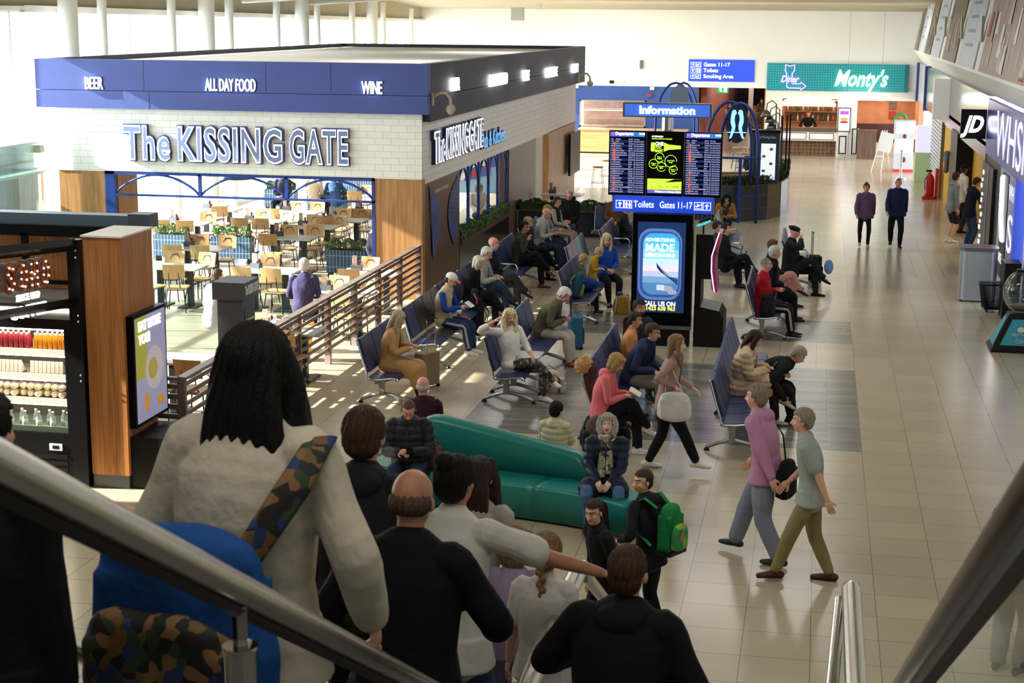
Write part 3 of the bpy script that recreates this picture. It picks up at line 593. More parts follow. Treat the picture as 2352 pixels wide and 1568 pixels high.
# upper leaning poster panels
pw=mat('poster_frame_white','#e9e8e3',.5)
kinds=[('brown crowd picture',['#a39086','#cfc2b4','#a83a48','#ece4da']),('pale blue text panel',['#c3ccd6','#cdd5dd','#b9c4cf','#d6dce2']),('brown and grey street picture',['#80705f','#b5a898','#564c44','#a89684'])]
ys=[(27,39.2,0),(40.6,45.2,1),(46.4,51,2),(52.5,56,1),(57,60,2),(61,63.5,1),(64.3,66.2,2)]
st(MB().prism([(XR+.14,3.75),(XR-.22,4.22),(XR+.28,7.2),(XR+.45,7.2),(XR+.4,3.75)],20,66.95,'y').build('wall_right',pw))
for i,(y0,y1,k) in enumerate(ys):
    t=empty('wall_poster',(XR-.245,y0,4.3),0,f'{kinds[k][0]} on the leaning white wall above the shops, {["nearest","second","third","fourth","fifth","sixth","farthest"][i]} of seven','poster')
    cols=kinds[k][1]; rnd=random.Random(i+3); h=2.6; dx=.5/2.98
    P=lambda y,z,e=.0: (.02+dx*z-.02-e,y,z)
    MB().add([P(0,0),P(y1-y0,0),P(y1-y0,h),P(0,h),P(0,0,-.03),P(y1-y0,0,-.03),P(y1-y0,h,-.03),P(0,h,-.03)],[(0,1,2,3),(7,6,5,4),(0,4,5,1),(3,2,6,7),(0,3,7,4),(1,5,6,2)]).build('panel',mat('post_'+str(k),cols[0],.5,noise=.35 if k!=1 else .04,nscale=3,stretch=(1,1.5,.6)),t)
    if k!=1:
        for j in range(26 if k==0 else 9):
            b=MB(); y=rnd.uniform(.1,y1-y0-.5); z=rnd.uniform(.0,1.8); w=rnd.uniform(.25,.8); hh=rnd.uniform(.4,.9); e=.004+j*.0006
            b.add([P(y,z,e),P(y+w,z,e),P(y+w*.8,min(h,z+hh),e),P(y+w*.2,min(h,z+hh),e)],[(0,1,2,3)]); b.build('picture_shape',mat('pshape'+str(k)+str(j%4),cols[j%4],.6,noise=.2,nscale=6),t)
    else:
        for j in range(5): MB().add([P((y1-y0)*.3,.5+j*.35,.006),P((y1-y0)*.75,.5+j*.35,.006),P((y1-y0)*.75,.58+j*.35,.006),P((y1-y0)*.3,.58+j*.35,.006)],[(0,1,2,3)]).build('text_line',mat('text_grey','#8f9bb0',.6),t)
    if i in (1,2,3,4): tag(MB().box(-.06,.0,-.12,.12,-.3,.3).build('uplighter',mat('brass_grey','#a39d8a',.35,metal=.5),loc=(XR-.1,y0-.6,5.25)),f'small upright metal wall light between the leaning posters, {["nearest","second","third","farthest"][i-1]}','wall light')
# JD sign
wht=mat('sign_white_strong','#ffffff',.4,emit=4)
jp=AY(2205,318,38.75); jq=AY(2270,252,38.75)
t=empty('shop_sign',(jp[0],38.75,jp[2]),0,'black projecting box sign with white JD letters','sign')
MB().box(0,XR-.02-jp[0],0,.12,0,jq[2]-jp[2]).build('panel',blackp,t)
txt('JD',.36,(.07,-.012,.16),wht,ext=.006,parent=t,width=.5,bold=.035,shear=.35)
t=empty('projecting_sign',(XR-.5,50.0,2.55),0,'white lit edge on sign projecting from the metal fascia','sign'); MB().rbox(0,.5,0,.12,0,1.2,.04).build('panel',mat('proj_white','#dcdcd8',.3,emit=.3),t)
# WHSmith fascia + post
whb=mat('shop_blue','#2a45b4',.25,noise=.05,nscale=1)
t=empty('shop_fascia',(XR-.02,38.6,2.48),0,'blue newsagent fascia with tall white serif capital letters WHSmith','sign')
MB().box(0,.1,-13,0,0,1.22).build('panel',whb,t)
txt('WHSMITH',.95,(-.012,-2.2,.15),mat('smoke_white','#e8e6ef',.4,emit=.6),'-x',ext=.006,parent=t,width=9.5,sx=1)
wall('wall_right_near',[(XR+.1,XR+.3,20,31.6,0,2.48),(XR+.1,XR+.3,20,25.5,2.48,3.75)],mat('shop_white','#e4e4e2',.5))
t=empty('shop_pillar',(XR-.04,32.7,0),0,'blue pillar with white vertical shop lettering beside the bin','pillar')
MB().box(0,.3,-.5,.55,0,2.48).build('post',whb,t); txt('S',.75,(-.012,.42,1.0),MATS['smoke_white'],'-x',ext=.004,parent=t,width=.8); txt('WH',.3,(-.012,.45,2.0),MATS['smoke_white'],'-x',ext=.004,parent=t,width=.8)
tag(MB().rbox(0,.3,-.3,.3,0,1.05,.02).build('display_box',blackp,loc=(XR-.3,31.1,0)),'black box standing against the white shop front at the right edge','box')
tag(MB().box(0,.05,0,1.9,0,2.45).build('shop_window_sticker',mat('sticker_blue','#9fb3c8',.3,noise=.15,nscale=.8),loc=(XR,33.4,0)),'pale blue window sticker between the black door and blue pillar','sticker')
t=empty('takeaway_poster',(XR-.03,33.5,.3),0,'tall black poster with a white swoosh and cut off word TAKE','poster'); MB().box(0,.03,0,1.1,0,2.1).build('panel',blackp,t)
MB().tube([(-.01,.9,2.0),(-.01,.75,1.2),(-.01,.35,.8)],.06,8).build('swoosh',wht,t,smooth=True); txt('TAKE',.2,(-.012,1.0,.3),MATS['smoke_white'],'-x',parent=t)
wall('wall_right_door',[(XR+.02,XR+.2,35.4,38.6,0,2.48)],mat('dark_shop','#1d2024',.4))
t=empty('black_pillar',(XR-.05,38.7,0),0,'black pillar with a ladder of small white signs at the sports shop','pillar')
MB().box(0,.5,-2.4,0,0,2.3).build('post',blackm,t)
b=MB(); [b.box(-.012,0,.0-.2-.12*((i*7)%3),-.0-.1-.12*((i*7)%3)+.06,.25+i*.16,.31+i*.16+.03*(i%2)) for i in range(12)]; b.build('white_marks',wht,t)
MB().box(-.01,.0,-1.55,-1.3,0,2.3).build('steel_strip',greym,t)
# yellow shop interior
yel=mat('shop_yellow','#d9a916',.6,noise=.05,nscale=2)
wall('wall_shop_back',[(XR+3,XR+3.2,38,52,0,3),(XR+.1,XR+3,38.6,38.8,0,2.6)],yel)
wall('wall_shop_yellow',[(XR+.05,XR+.12,48.3,51.9,0,2.3),(XR+.4,XR+.5,42.5,46.8,0,2.6)],yel)
wall('ceiling_shop',[(XR,XR+3.2,38,52,2.6,2.7)],blackp)
area(XR+1.6,43,2.5,1.5,5,90,(1,.95,.85))
t=empty('black_pillar',(XR-.05,48.2,0),0,'black shop door frame beside the yellow wall','pillar'); MB().box(0,.4,-2.2,0,0,2.4).build('post',blackm,t)
t=empty('roller_shutter',(XR,52.2,0),0,'white slatted roller shutter over a closed shop front','shutter')
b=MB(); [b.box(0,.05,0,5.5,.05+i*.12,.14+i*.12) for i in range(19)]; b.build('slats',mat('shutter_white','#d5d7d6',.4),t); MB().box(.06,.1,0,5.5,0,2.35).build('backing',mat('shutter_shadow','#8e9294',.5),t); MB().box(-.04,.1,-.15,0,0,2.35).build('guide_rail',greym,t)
t=empty('fire_extinguisher',G(2133,457)*V3(1,1,0)+V3(0,0,0),0,'red fire extinguisher standing in a red plastic base by the yellow wall','extinguisher')
red=mat('fire_red','#c81e2a',.35); MB().lathe([(.13,.1),(.14,.15),(.14,.6),(.1,.72),(.04,.78),(.03,.85)],n=16).build('cylinder',red,t,smooth=True); MB().rbox(-.22,.25,-.2,.2,0,.1,.04).box(.16,.25,-.2,.2,.05,.95).build('stand',red,t); MB().box(-.12,.06,-.02,.02,.84,.9).tube([(0,.0,.84),(-.15,-.1,.6),(-.14,-.12,.3)],.015,6).build('hose',blackp,t)
# arcade style claw machines at the far right, sign stand, barrier post
def machine(x,y,label,c):
    t=empty('claw_machine',(x,y,0),0,label,'machine'); m=mat(c[0],c[1],.4)
    MB().box(-.35,.35,0,.7,0,.1).build('base',mat('machine_red','#d8404a',.4),t); MB().box(-.35,.35,0,.7,.1,.7).build('cabinet',m,t); MB().box(-.33,.33,.02,.68,.7,1.2).build('window_box',mat('mach_glow','#dcdaf4',.3,emit=.6),t)
    MB().box(-.37,.37,-.02,.72,1.2,1.85).build('top_cabinet',m,t); MB().box(-.33,.33,-.03,-.02,1.9-.5,1.8).build('display',MATS['mach_glow'],t)
    [MB().ell(c_,r_).build('badge',mat('badge_red','#7a2a30',.5),t,smooth=True) for c_,r_ in (((0,-.03,.45),(.07,.01,.1)),((0,-.04,1.3),(.06,.01,.08)))]
machine(3.1,60.8,'white and red claw machine with glowing windows beside the far shops',('mach_white','#cfd0d8'))
t=empty('claw_machine',(3.55,57.5,0),0,'pale green lit claw machine close to the wall','machine'); MB().box(-.25,.25,-.3,.3,0,1.0).build('cabinet',mat('mach_green','#b4cc98',.4,emit=.1),t); MB().box(-.24,.24,-.29,.29,1.0,1.9).build('glass_box',MATS['mach_glow'],t)
t=empty('menu_easel',(1.95,60.5,0),0,'white folding easel holding a menu board','easel')
MB().tube([(0,0,0),(.35,.1,1.5)],.02,6).tube([(.35,-.05,0),(.5,.1,1.5)],.02,6).tube([(.7,.5,0),(.42,.1,1.5)],.02,6).box(.12,.4,-.02,.02,.55,.6).build('legs',wf,t); MB().box(0,.5,-.02,0,0,.7,Matrix.Rotation(math.radians(12),3,'Y'),(.15,-.02,.8)).build('board',wf,t)
t=empty('barrier_post',G(2068,410)*V3(1,1,0),0,'chrome queue barrier post on a round base','post'); MB().lathe([(.2,0),(.2,.03),(.04,.06),(.035,.95),(.05,1.0)],n=16).build('post',chrome,t,smooth='auto'); 
# litter bin
p=G(2262,694); t=empty('litter_bin',(p[0]-.42,p[1],0),math.radians(0),'tall grey recycling bin with coloured slots on its sloping top','bin')
binm=mat('bin_grey','#a9afb4',.35,metal=.5)
MB().rbox(-.08,.62,0,.55,.02,1.0,.12,4).build('body',binm,t); MB().rbox(-.1,.64,-.02,.57,1.0,1.07,.12,4).build('lid',greym,t)
MB().box(.0,.5,.08,.2,1.07,1.075).build('red_slot',mat('slot_red','#c0453c',.4),t); MB().box(.0,.5,.3,.42,1.07,1.075).build('blue_slot',mat('slot_blue','#3c5fa8',.4),t); MB().box(-.06,.6,.01,.54,0,.03).build('foot',blackp,t)
p=G(2275,706); t=empty('shopping_basket',(p[0]-.02,p[1]-.4,0),math.radians(8),'black plastic wheeled shopping basket in front of the bin','basket')
b=MB(); 
for i in range(20):
    for (x0,y0,x1,y1) in ((-.2,-.16,.2,-.16),(-.2,.16,.2,.16)): 
        x=-.2+.4*i/19; b.tube([(x*.8,y0*.8,.08),(x*1.05,y0*1.1,.52)],.006,4,round_=False)
    y=-.16+.32*i/19
    b.tube([(-.16,y*.8,.08),(-.22,y*1.1,.52)],.006,4,round_=False); b.tube([(.16,y*.8,.08),(.22,y*1.1,.52)],.006,4,round_=False)
b.box(-.17,.17,-.14,.14,.05,.09).build('cage',blackp,t)
MB().tube([(-.23,-.18,.53),(.23,-.18,.53),(.23,.18,.53),(-.23,.18,.53),(-.23,-.18,.53)],.02,8,round_=False).build('rim',blackp,t,smooth=True); MB().lathe([(.035,-.01),(.035,.01)],(-.13,-.14,.035),10,'x').lathe([(.035,-.01),(.035,.01)],(.13,-.14,.035),10,'x').build('wheel',blackp,t)
# charity globe
p=G(2348,808); t=empty('collection_globe',(p[0]-.05,p[1]+.25,0),0,'clear round charity coin globe on a black and teal pyramid base','collection box')
tb=mat('teal_board','#2a97ae',.4)
b=MB(); b.add([(-.55,-.45,.04),(.55,-.45,.04),(.55,.45,.04),(-.55,.45,.04),(-.22,-.2,.62),(.22,-.2,.62),(.22,.2,.62),(-.22,.2,.62)],[(0,1,5,4),(1,2,6,5),(2,3,7,6),(3,0,4,7),(4,5,6,7),(3,2,1,0)]); b.box(-.57,.57,-.47,.47,0,.04); b.build('base',blackp,t)
def slab(a,c2,d,e,k=.1,off=(0,-.012,0)):
    P=[np.array(q,float) for q in (a,c2,d,e)]; m=sum(P)/4; return [tuple(m+(q-m)*(1-k)+np.array(off)) for q in P]
MB().add(slab((-.55,-.45,.04),(.55,-.45,.04),(.22,-.2,.62),(-.22,-.2,.62),.28),[(0,1,2,3)]).build('front_board',tb,t)
t.scale=(.84,.84,1)
MB().add(slab((-.55,.45,.04),(-.55,-.45,.04),(-.22,-.2,.62),(-.22,.2,.62),.22,(-.012,0,0)),[(0,1,2,3)]).build('side_board',tb,t)
MB().ell((0,-.36,.38),(.07,.01,.05)).build('globe_emblem',wf,t,smooth=True)
txt('HELP THEM WE',.045,(-.18,-.385,.28),wf,parent=t); txt('CAN',.06,(-.1,-.42,.16),wf,parent=t)
MB().ell((0,0,.98),(.36,.36,.36),n=28,m=18).build('globe',GL,t,smooth=True); MB().lathe([(.12,1.32),(.13,1.36)],n=20).build('neck_ring',blackp,t); 
MB().ell((0,0,.72),(.2,.2,.06)).build('coins',mat('coins','#8a7a68',.4,metal=.6,noise=.4,nscale=40),t,smooth=True)
# ================= INFORMATION TOTEM =================
YK=26.85
a=G(1450,795); XL=AY(1450,640,YK)[0]; XRr=AY(1588,640,YK)[0]; zt=AY(1520,492,YK)[2]; KW=XRr-XL
t=empty('advertising_totem',(XL,YK,0),0,'black floor standing screen advertising a plane window view, in the middle of the seats','screen')
MB().rbox(0,KW,0,.32,.32,zt,.02).build('housing',scrb,t); MB().box(.35,KW-.02,.02,.3,0,.32).build('foot',blackp,t); MB().box(-.01,KW+.02,-.03,0,.3,.36).build('crossbar',greym,t)
s0=AY(1461,715,YK-.01); s1=AY(1576,512,YK-.01); sw_=s1[0]-s0[0]; sh=s1[2]-s0[2]; ox=s0[0]-XL; oz=s0[2]
def E(n,c,e=.8): return mat(n,c,.4,emit=e)
MB().box(ox,ox+sw_,-.012,0,oz,oz+sh).build('display',E('scr_navy','#14305f',.6),t)
def rr(x0,x1,z0,z1,r,n=6):
    pts=[]
    for (cx,cz_,a0) in ((x1-r,z1-r,0),(x0+r,z1-r,90),(x0+r,z0+r,180),(x1-r,z0+r,270)):
        for i in range(n+1):
            q=math.radians(a0+90*i/n); pts.append((cx+r*math.cos(q),cz_+r*math.sin(q)))
    return pts
u=lambda x:ox+sw_*x; vv=lambda z:oz+sh*z
MB().prism(rr(u(.02),u(.93),vv(.14),vv(.93),.22),-.016,-.012,'y').build('window_surround',E('scr_frame','#5b79b8',.6),t)
MB().prism(rr(u(.06),u(.9),vv(.17),vv(.9),.2),-.018,-.016,'y').build('window_inner',E('scr_frame2','#2f5595',.6),t)
def bandpoly(name,z0,z1,col):
    P=rr(u(.12),u(.87),vv(.2),vv(.88),.17,8); Q=[]
    n=len(P)
    def clip(P,zc,keep):
        out=[]
        for i in range(len(P)):
            p,q=P[i],P[(i+1)%len(P)]; a_=keep(p[1]-zc); b_=keep(q[1]-zc)
            if a_: out.append(p)
            if a_!=b_: s=(zc-p[1])/(q[1]-p[1]); out.append((p[0]+s*(q[0]-p[0]),zc))
        return out
    Q=clip(P,z0,lambda d:d>=0); Q=clip(Q,z1,lambda d:d<=0)
    if len(Q)>2: MB().prism(Q,-.021,-.018,'y').build(name,E('scr_'+col,col,.9),t)
for i,(z0,z1,c2) in enumerate(((.2,.33,'#4a78a8'),(.33,.4,'#6c93bb'),(.4,.46,'#a9b6d0'),(.46,.52,'#d8c8d8'),(.52,.6,'#b4d2ee'),(.6,.7,'#7dbcec'),(.7,.8,'#4fa6e2'),(.8,.89,'#3a96da'))): bandpoly('sky_band',vv(z0),vv(z1),c2)
MB().prism([(u(.86),vv(.38)),(u(.7),vv(.40)),(u(.5),vv(.45)),(u(.42),vv(.5)),(u(.4),vv(.555)),(u(.43),vv(.5)),(u(.48),vv(.46)),(u(.6),vv(.42)),(u(.86),vv(.31))][::-1],-.025,-.021,'y').build('plane_wing',E('scr_wing','#1f4f7c',.5),t)
MB().ell((u(.62),-.022,vv(.27)),(.12,.003,.05)).ell((u(.75),-.022,vv(.23)),(.08,.003,.04)).build('clouds',E('scr_cloud','#a9a8c4',.6),t,smooth=True)
MB().prism([(u(.42),vv(.25)),(u(.58),vv(.25)),(u(.58),vv(.31)),(u(.42),vv(.31))],-.026,-.024,'y').build('logo_bubble',E('scr_lilac','#c9d4ea',.7),t)
for s,z,h,w in (('ADVERTISING',.79,.055,.62),('MADE',.685,.12,.6),('MEMORABLE',.62,.055,.62)): txt(s,h,(u(.16),-.03,vv(z)),litw,parent=t,width=sw_*w,bold=.01)
txt('CALL US ON',.075,(u(.14),-.03,vv(.075)),litw,parent=t,width=sw_*.68,bold=.02); txt('01423 638 963',.065,(u(.14),-.03,vv(.025)),E('scr_yellow','#f2e64a',1.4),parent=t,width=sw_*.68,bold=.02)
# departures boards
YB=27.05
t=empty('departure_boards',(AY(1396,445,YB)[0],YB,AY(1396,447,YB)[2]),0,'three joined black departure screens on a steel pole above the seats','screen')
bw=AY(1657,400,YB)[0]-AY(1396,400,YB)[0]; bh=AY(1396,299,YB)[2]-AY(1396,447,YB)[2]
pw_=bw/3
E('brd_blue','#0d1a5c',.8); E('brd_text','#c2caea',.9)
rows=[('10:50','DUBLIN','EI3190','Boarding'),('11:20','PARIS','LS1201','Gate Information'),('11:30','BELFAST INT.','EZY502','Est. Shop & Relax'),('12:00','DUBLIN','FR441','Est. Shop & Relax'),('13:05','ANTALYA','XQ997','Est. Shop & Relax'),('13:10','ISLE OF MAN','EZY711','Est. Shop & Relax'),('13:20','FUERTEVENTURA','EZY1075','Est. Shop & Relax'),('13:40','TENERIFE SOUTH','EZY1093','Est. Shop & Relax'),('13:50','JERSEY','EZY527','Est. Shop & Relax'),('14:10','ANTALYA','EZY1077','Est. Shop & Relax'),('14:10','DUBLIN','FR447','Est. Shop & Relax'),('14:15','DUBLIN','FR446','Est. Shop & Relax'),('14:25','ALICANTE','FR27','Est. Shop & Relax'),('15:00','IRELAND W KNOCK','FR4969','Est. Shop & Relax'),('15:30','BELFAST CITY','EZY522','Est. Shop & Relax'),('15:50','SHANNON','FR4224','Est. Shop & Relax'),('16:20','MALTA','FR9839','Est. Shop & Relax'),('16:25','ALICANTE','EZY1077','Est. Shop & Relax'),('16:50','MALAGA','FR9852','Est. Shop & Relax'),('17:00','BELFAST INT.','EZY507','Est. Shop & Relax'),('17:10','AMSTERDAM','EZY1067','Est. Shop & Relax'),('17:15','SZCZECIN-GOLENIOW','FR2474','Est. Shop & Relax'),('18:20','PARIS - CDG','EZY1077','Est. Shop & Relax'),('18:35','BARCELONA','FR3959','Est. Shop & Relax')]
for k in range(3):
    x0=k*pw_; hz0=0
    MB().rbox(x0+.004,x0+pw_-.004,0,.09,0,bh,.005).build('screen_housing',scrb,t)
    if k!=1:
        MB().box(x0+.025,x0+pw_-.03,-.004,0,bh-.1,bh-.02).build('header',E('hdr','#5a55c0',.9),t)
        MB().box(x0+pw_*.6,x0+pw_-.03,-.0045,0,bh-.1,bh-.02).build('header_right',E('hdr2','#2f6ab0',.9),t)
        txt('Departures',.05,(x0+.11,-.01,bh-.073),litw,parent=t,bold=.03,width=.3); txt('10:38',.032,(x0+pw_-.13,-.01,bh-.065),litw,parent=t,bold=.02)
        MB().prism([(x0+.04,bh-.075),(x0+.09,bh-.045),(x0+.085,bh-.035),(x0+.06,bh-.05),(x0+.045,bh-.03),(x0+.05,bh-.055)][::-1],-.01,-.005,'y').build('plane_symbol',E('lilac','#9a8fe8',1),t)
        rh=(bh-.16)/24
        b=MB()
        for i in range(0,24,2): b.box(x0+.025,x0+pw_-.03,-.003,0,bh-.12-(i+2)*rh,bh-.12-(i+1)*rh)
        b.build('row_bands',E('brd_blue','#12246e'),t)
        tm=MATS['scr_brd']=E('brd_text','#c2caea',.9)
        for ci,(cx_,wd_) in enumerate(((.028,.055),(.115,None),(.335,None),(.425,None))):
            for i,r_ in enumerate(rows):
                pass
        for ci,cx_ in enumerate((.028,.115,.335,.425)):
            body='\n'.join(r_[ci] for r_ in rows); 
            o=txt(body,.0205,(x0+cx_,-.006,bh-.12-rh*.82),E('brd_orange','#e88a3a',1.1) if False else tm,parent=t,bold=.0,ext=0,line=rh/(.0205/.7)/1.0*1.0,name='flight_text',sx=.82)
        b=MB()
        for i,r_ in enumerate(rows):
            if r_[2].startswith('EZY'): b.box(x0+.082,x0+.112,-.006,-.002,bh-.12-(i+1)*rh+.002,bh-.12-i*rh-.002)
        b.build('airline_tags',E('tag_orange','#f0503c',1),t)
        b=MB()
        for i,r_ in enumerate(rows):
            if r_[2][:2] in('FR','XQ'): b.box(x0+.09,x0+.105,-.006,-.002,bh-.12-(i+1)*rh+.006,bh-.12-i*rh-.006)
        b.build('airline_tags_grey',E('tag_grey','#8fa0b8',.8),t)
    else:
        lime=E('lime','#b8f03c',1); X=lambda q:x0+.03+(pw_-.06)*q; Z=lambda q:bh*q
        MB().box(X(0),X(1),-.004,0,Z(.1),Z(.27)).build('lime_band',lime,t)
        MB().prism([(X(0),Z(.265)),(X(.8),Z(.265)),(X(.45),Z(.215)),(X(1),Z(.235)),(X(1),Z(.2)),(X(0),Z(.2))][::-1],-.005,0,'y').build('lime_wedge',lime,t)
        MB().prism([(X(.5),Z(.215)),(X(1),Z(.235)),(X(1),Z(.27)),(X(.78),Z(.268))],-.006,-.004,'y').build('dark_wedge',blackp,t)
        MB().box(X(0),X(1),-.004,0,Z(.045),Z(.095)).build('footer',E('hdr','#5a55c0'),t); txt('Welcome to Liverpool John',.03,(X(.22),-.01,Z(.06)),litw,parent=t,width=(X(1)-X(.22)),bold=.02)
        txt('FLY RESPONSIBLY',.024,(X(.1),-.01,Z(.91)),litw,parent=t,bold=.02,width=.19); txt('OR YOU COULD PAY THE PRICE.',.022,(X(.1),-.01,Z(.875)),lime,parent=t,bold=.02,width=.34)
        MB().prism(rr(X(.08),X(.19),Z(.69),Z(.83),.02),-.008,0,'y').build('bottle_base_image',lime,t); MB().prism([(X(.46),Z(.69)),(X(.6),Z(.72)),(X(.95),Z(.735)),(X(.95),Z(.785)),(X(.6),Z(.8)),(X(.46),Z(.83))],-.008,0,'y').build('bottle_image',lime,t)
        txt('ONE',.055,(X(.2),-.01,Z(.785)),litw,parent=t,bold=.04,width=.14); txt('TOO\nMANY',.045,(X(.2),-.01,Z(.735)),lime,parent=t,bold=.04,width=.14,line=.9)
        for (cx_,cz_,r_,s) in ((.34,.6,.075,'Ruin a\nholiday'),(.67,.545,.1,'Land YOU\nin jail'),(.17,.5,.075,'Cause a\ndelay'),(.4,.455,.075,'Cancel a\nflight'),(.75,.41,.07,'Divert a\nplane')):
            MB().tube([(X(cx_)+r_*math.cos(q*2*PI/20),-.008,Z(cz_)+r_*math.sin(q*2*PI/20)) for q in range(19)],.005,5).build('ring_image',lime,t); txt(s,.02,(X(cx_),-.01,Z(cz_)),lime,parent=t,align='CENTER',bold=.03)
        for q,(s,xx) in enumerate((('jet',.12),('IATA',.32),('AOA',.52),('AIRLINES',.72))): txt(s,.02,(X(xx),-.01,Z(.14)),E('dark_logo','#33451a',.1),parent=t)
p0=AY(1433,268,YB); p1=AY(1633,245,YB); 
t=empty('information_sign',(p0[0],YB,p0[2]),0,'long illuminated blue Information sign on top of the steel pole','sign'); w=p1[0]-p0[0]
MB().box(-.02,w+.02,0,.2,-.0,.235).build('housing',greym,t); MB().box(.015,w-.015,-.01,0,.02,.215).build('light_panel',mat('sign_pale_blue','#3f6fe0',.4,emit=.45),t); txt('Information',.125,(w/2,-.02,.06),mat('sign_white2','#ffffff',.4,emit=3),parent=t,align='CENTER',width=w*.64,bold=.03)
p0=AY(1408,482,YB); p1=AY(1637,488,YB); w=p1[0]-p0[0]
t=empty('direction_sign',(p0[0],YB,p0[2]-.02),0,'blue sign reading Toilets and Gates 11-17 below the departure boards','sign'); MB().box(0,w,0,.16,0,.265).build('panel',signb,t); MB().box(-.015,0,-.01,.17,-.01,.275).box(w,w+.015,-.01,.17,-.01,.275).build('end_cap',greym,t)
txt('Toilets',.11,(.345,-.012,.08),litw,parent=t,bold=.0,width=.34); txt('Gates 11-17',.11,(w-.89,-.012,.08),litw,parent=t,bold=.0,width=.54)
pictarrow(t,.05,.06,.13,litw); picttoilet(t,.19,.06,.13,litw); pictplane(t,w-.31,.06,.13,litw); pictarrow(t,w-.165,.06,.13,litw)
px_=AY(1532,300,YB+.17)
tag(MB().lathe([(.1,zt-.02),(.1,AY(1500,252,YB)[2])],(px_[0],YB+.2,0),24).build('sign_pole',steelp,smooth='auto'),'thick polished steel pole carrying the departure boards and information sign','pole')
# back cabinet with curved monitor
t=empty('game_cabinet',(XRr+.05,YK+.1,0),0,'black cabinet with a slanted ledge and side on curved screen right of the advertising totem','cabinet')
MB().prism([(0,0),(.5,0),(.5,.5),(.42,.62),(.0,.7)],0,.9,'y').build('lower_cabinet',blackp,t); MB().prism([(0,.7),(.1,.7),(.1,1.15),(.28,1.15),(.28,1.9),(0,1.9)],.05,.8,'y').build('upper_cabinet',blackp,t)
sc=[(.62,2.0),(.42,1.55),(.42,1.3),(.52,.95)]
MB().prism([(.28,1.0),(.26,1.3),(.26,1.55),(.36,1.93),(.42,1.93),(.33,1.5),(.34,1.2),(.38,.95),(.32,.93)],.02,.7,'y').build('curved_screen',mat('screen_pink','#7a2440',.3,emit=.12,noise=.8,nscale=9),t)
MB().tube([(.38,.0,1.94),(.27,.0,1.55),(.27,0,1.3),(.33,0,.95)],.01,6).build('neon_edge',mat('violet_neon','#d9a6ff',.4,emit=3),t,smooth=True)
MB().tube([(.1,.3,1.9),(.1,.3,2.05),(.02,.3,2.08),(.2,.3,2.14)],.018,6).build('lamp_arm',blackm,t,smooth=True); MB().tube([(.0,.28,2.02),(.1,.28,2.05),(.2,.28,2.1)],.02,6).build('cyan_lights',mat('cyan_led','#3fb0b8',.4,emit=1.2),t,smooth=True)
# ================= ROUNDED BAR WITH BIRD SIGN =================
# tiled curved planter: arc running from behind the boards round to the walkway
bluet=brick('blue_vertical_tile','#2c5a86','#1f466f','#9db0c4',.075,.3,.005,off=.5,rough=.2,bump=.3,coat=.3)
creamt=brick('cream_vertical_tile','#cfc6b4','#c4baa6','#8e8574',.09,.9,.005,off=0,rough=.35)
darkt=brick('dark_vertical_tile','#24384d','#1b2c40','#5d6f80',.09,.35,.006,off=0,rough=.25,coat=.3)
def arcwall(name,pts,th,z0,z1,m,label=None,cat=None,cap=None,parent=None):
    b=MB(); n=len(pts); P=[np.array(p,float) for p in pts]; N=[]
    for i in range(n):
        d=unit(P[min(i+1,n-1)]-P[max(i-1,0)]); N.append(V3(-d[1],d[0]) if False else np.array([-d[1],d[0]]))
    for i in range(n-1):
        a_,c_=P[i],P[i+1]; a2,c2=a_+N[i]*th,c_+N[i+1]*th
        b.add([(*a_,z0),(*c_,z0),(*c2,z0),(*a2,z0),(*a_,z1),(*c_,z1),(*c2,z1),(*a2,z1)],[(0,3,2,1),(4,5,6,7),(0,1,5,4),(2,3,7,6),(1,2,6,5),(3,0,4,7)])
    return b
g=lambda x,y: G(x,y)[:2]
base=[(-3.6,44.6),(-2.6,44.3),(-1.9,44.5),(-1.3,45.1),(-.95,46.0),(-.8,47.2),(-.78,49),(-.8,51.5)]
t=empty('curved_planter',(0,0,0),0,'curved dark blue tiled planter wall around the bar, thin wooden rim on top','planter')
arcwall('x',base,.5,0,.95,darkt).build('tiled_wall',darkt,t); arcwall('x',base,.5,.95,.98,oak).build('rim',oakd,t)
b=MB(); r=random.Random(4)
def fn(r):
    k=r.uniform(0,len(base)-1.001); i=int(k); s=k-i; p=np.array(base[i])*(1-s)+np.array(base[i+1])*s; d=unit(np.array(base[i+1])-np.array(base[i])); n_=np.array([-d[1],d[0]])
    q=p+n_*r.uniform(0.02,.48); return (q[0],q[1],.98+r.uniform(0,.22))
tag(leaves(5200,fn,.06,4).build('hedge',leafd),'dark green hedge growing round the top of the curved planter','hedge')
inner=[(-3.3,46.2),(-2.6,45.9),(-1.9,46.2),(-1.65,47.2),(-1.6,49.5)]
t=empty('bar_screen_wall',(0,0,0),0,'cream ribbed low wall with seats behind it inside the curved planter','partition'); arcwall('x',inner,.12,0,1.15,creamt).build('ribbed_wall',creamt,t); arcwall('x',inner,.18,1.15,1.2,oak).build('ledge',oak,t)
t=empty('menu_totem',AY(1735,430,45.6)*V3(1,1,0),0,'dark blue totem with a lit white menu beside the bar','totem')
MB().box(-.2,.62,0,.4,.95,2.35).build('housing',mat('totem_blue','#26374c',.5),t); MB().box(.12,.52,-.02,0,1.05,2.05).build('display',mat('menu_lit','#cfd8e2',.4,emit=.9),t); MB().box(-.22,.64,-.03,.42,2.35,2.42).build('cap',blackp,t)
for q in range(4): MB().ell((.2+.2*(q%2),-.025,1.3+.2*q),(.05,.005,.04)).build('dish_picture',mat('dish','#a8683f',.5),t,smooth=True)
txt('The Kissing Gate',.07,(.0,-.035,2.2),wf,parent=t,width=.5)
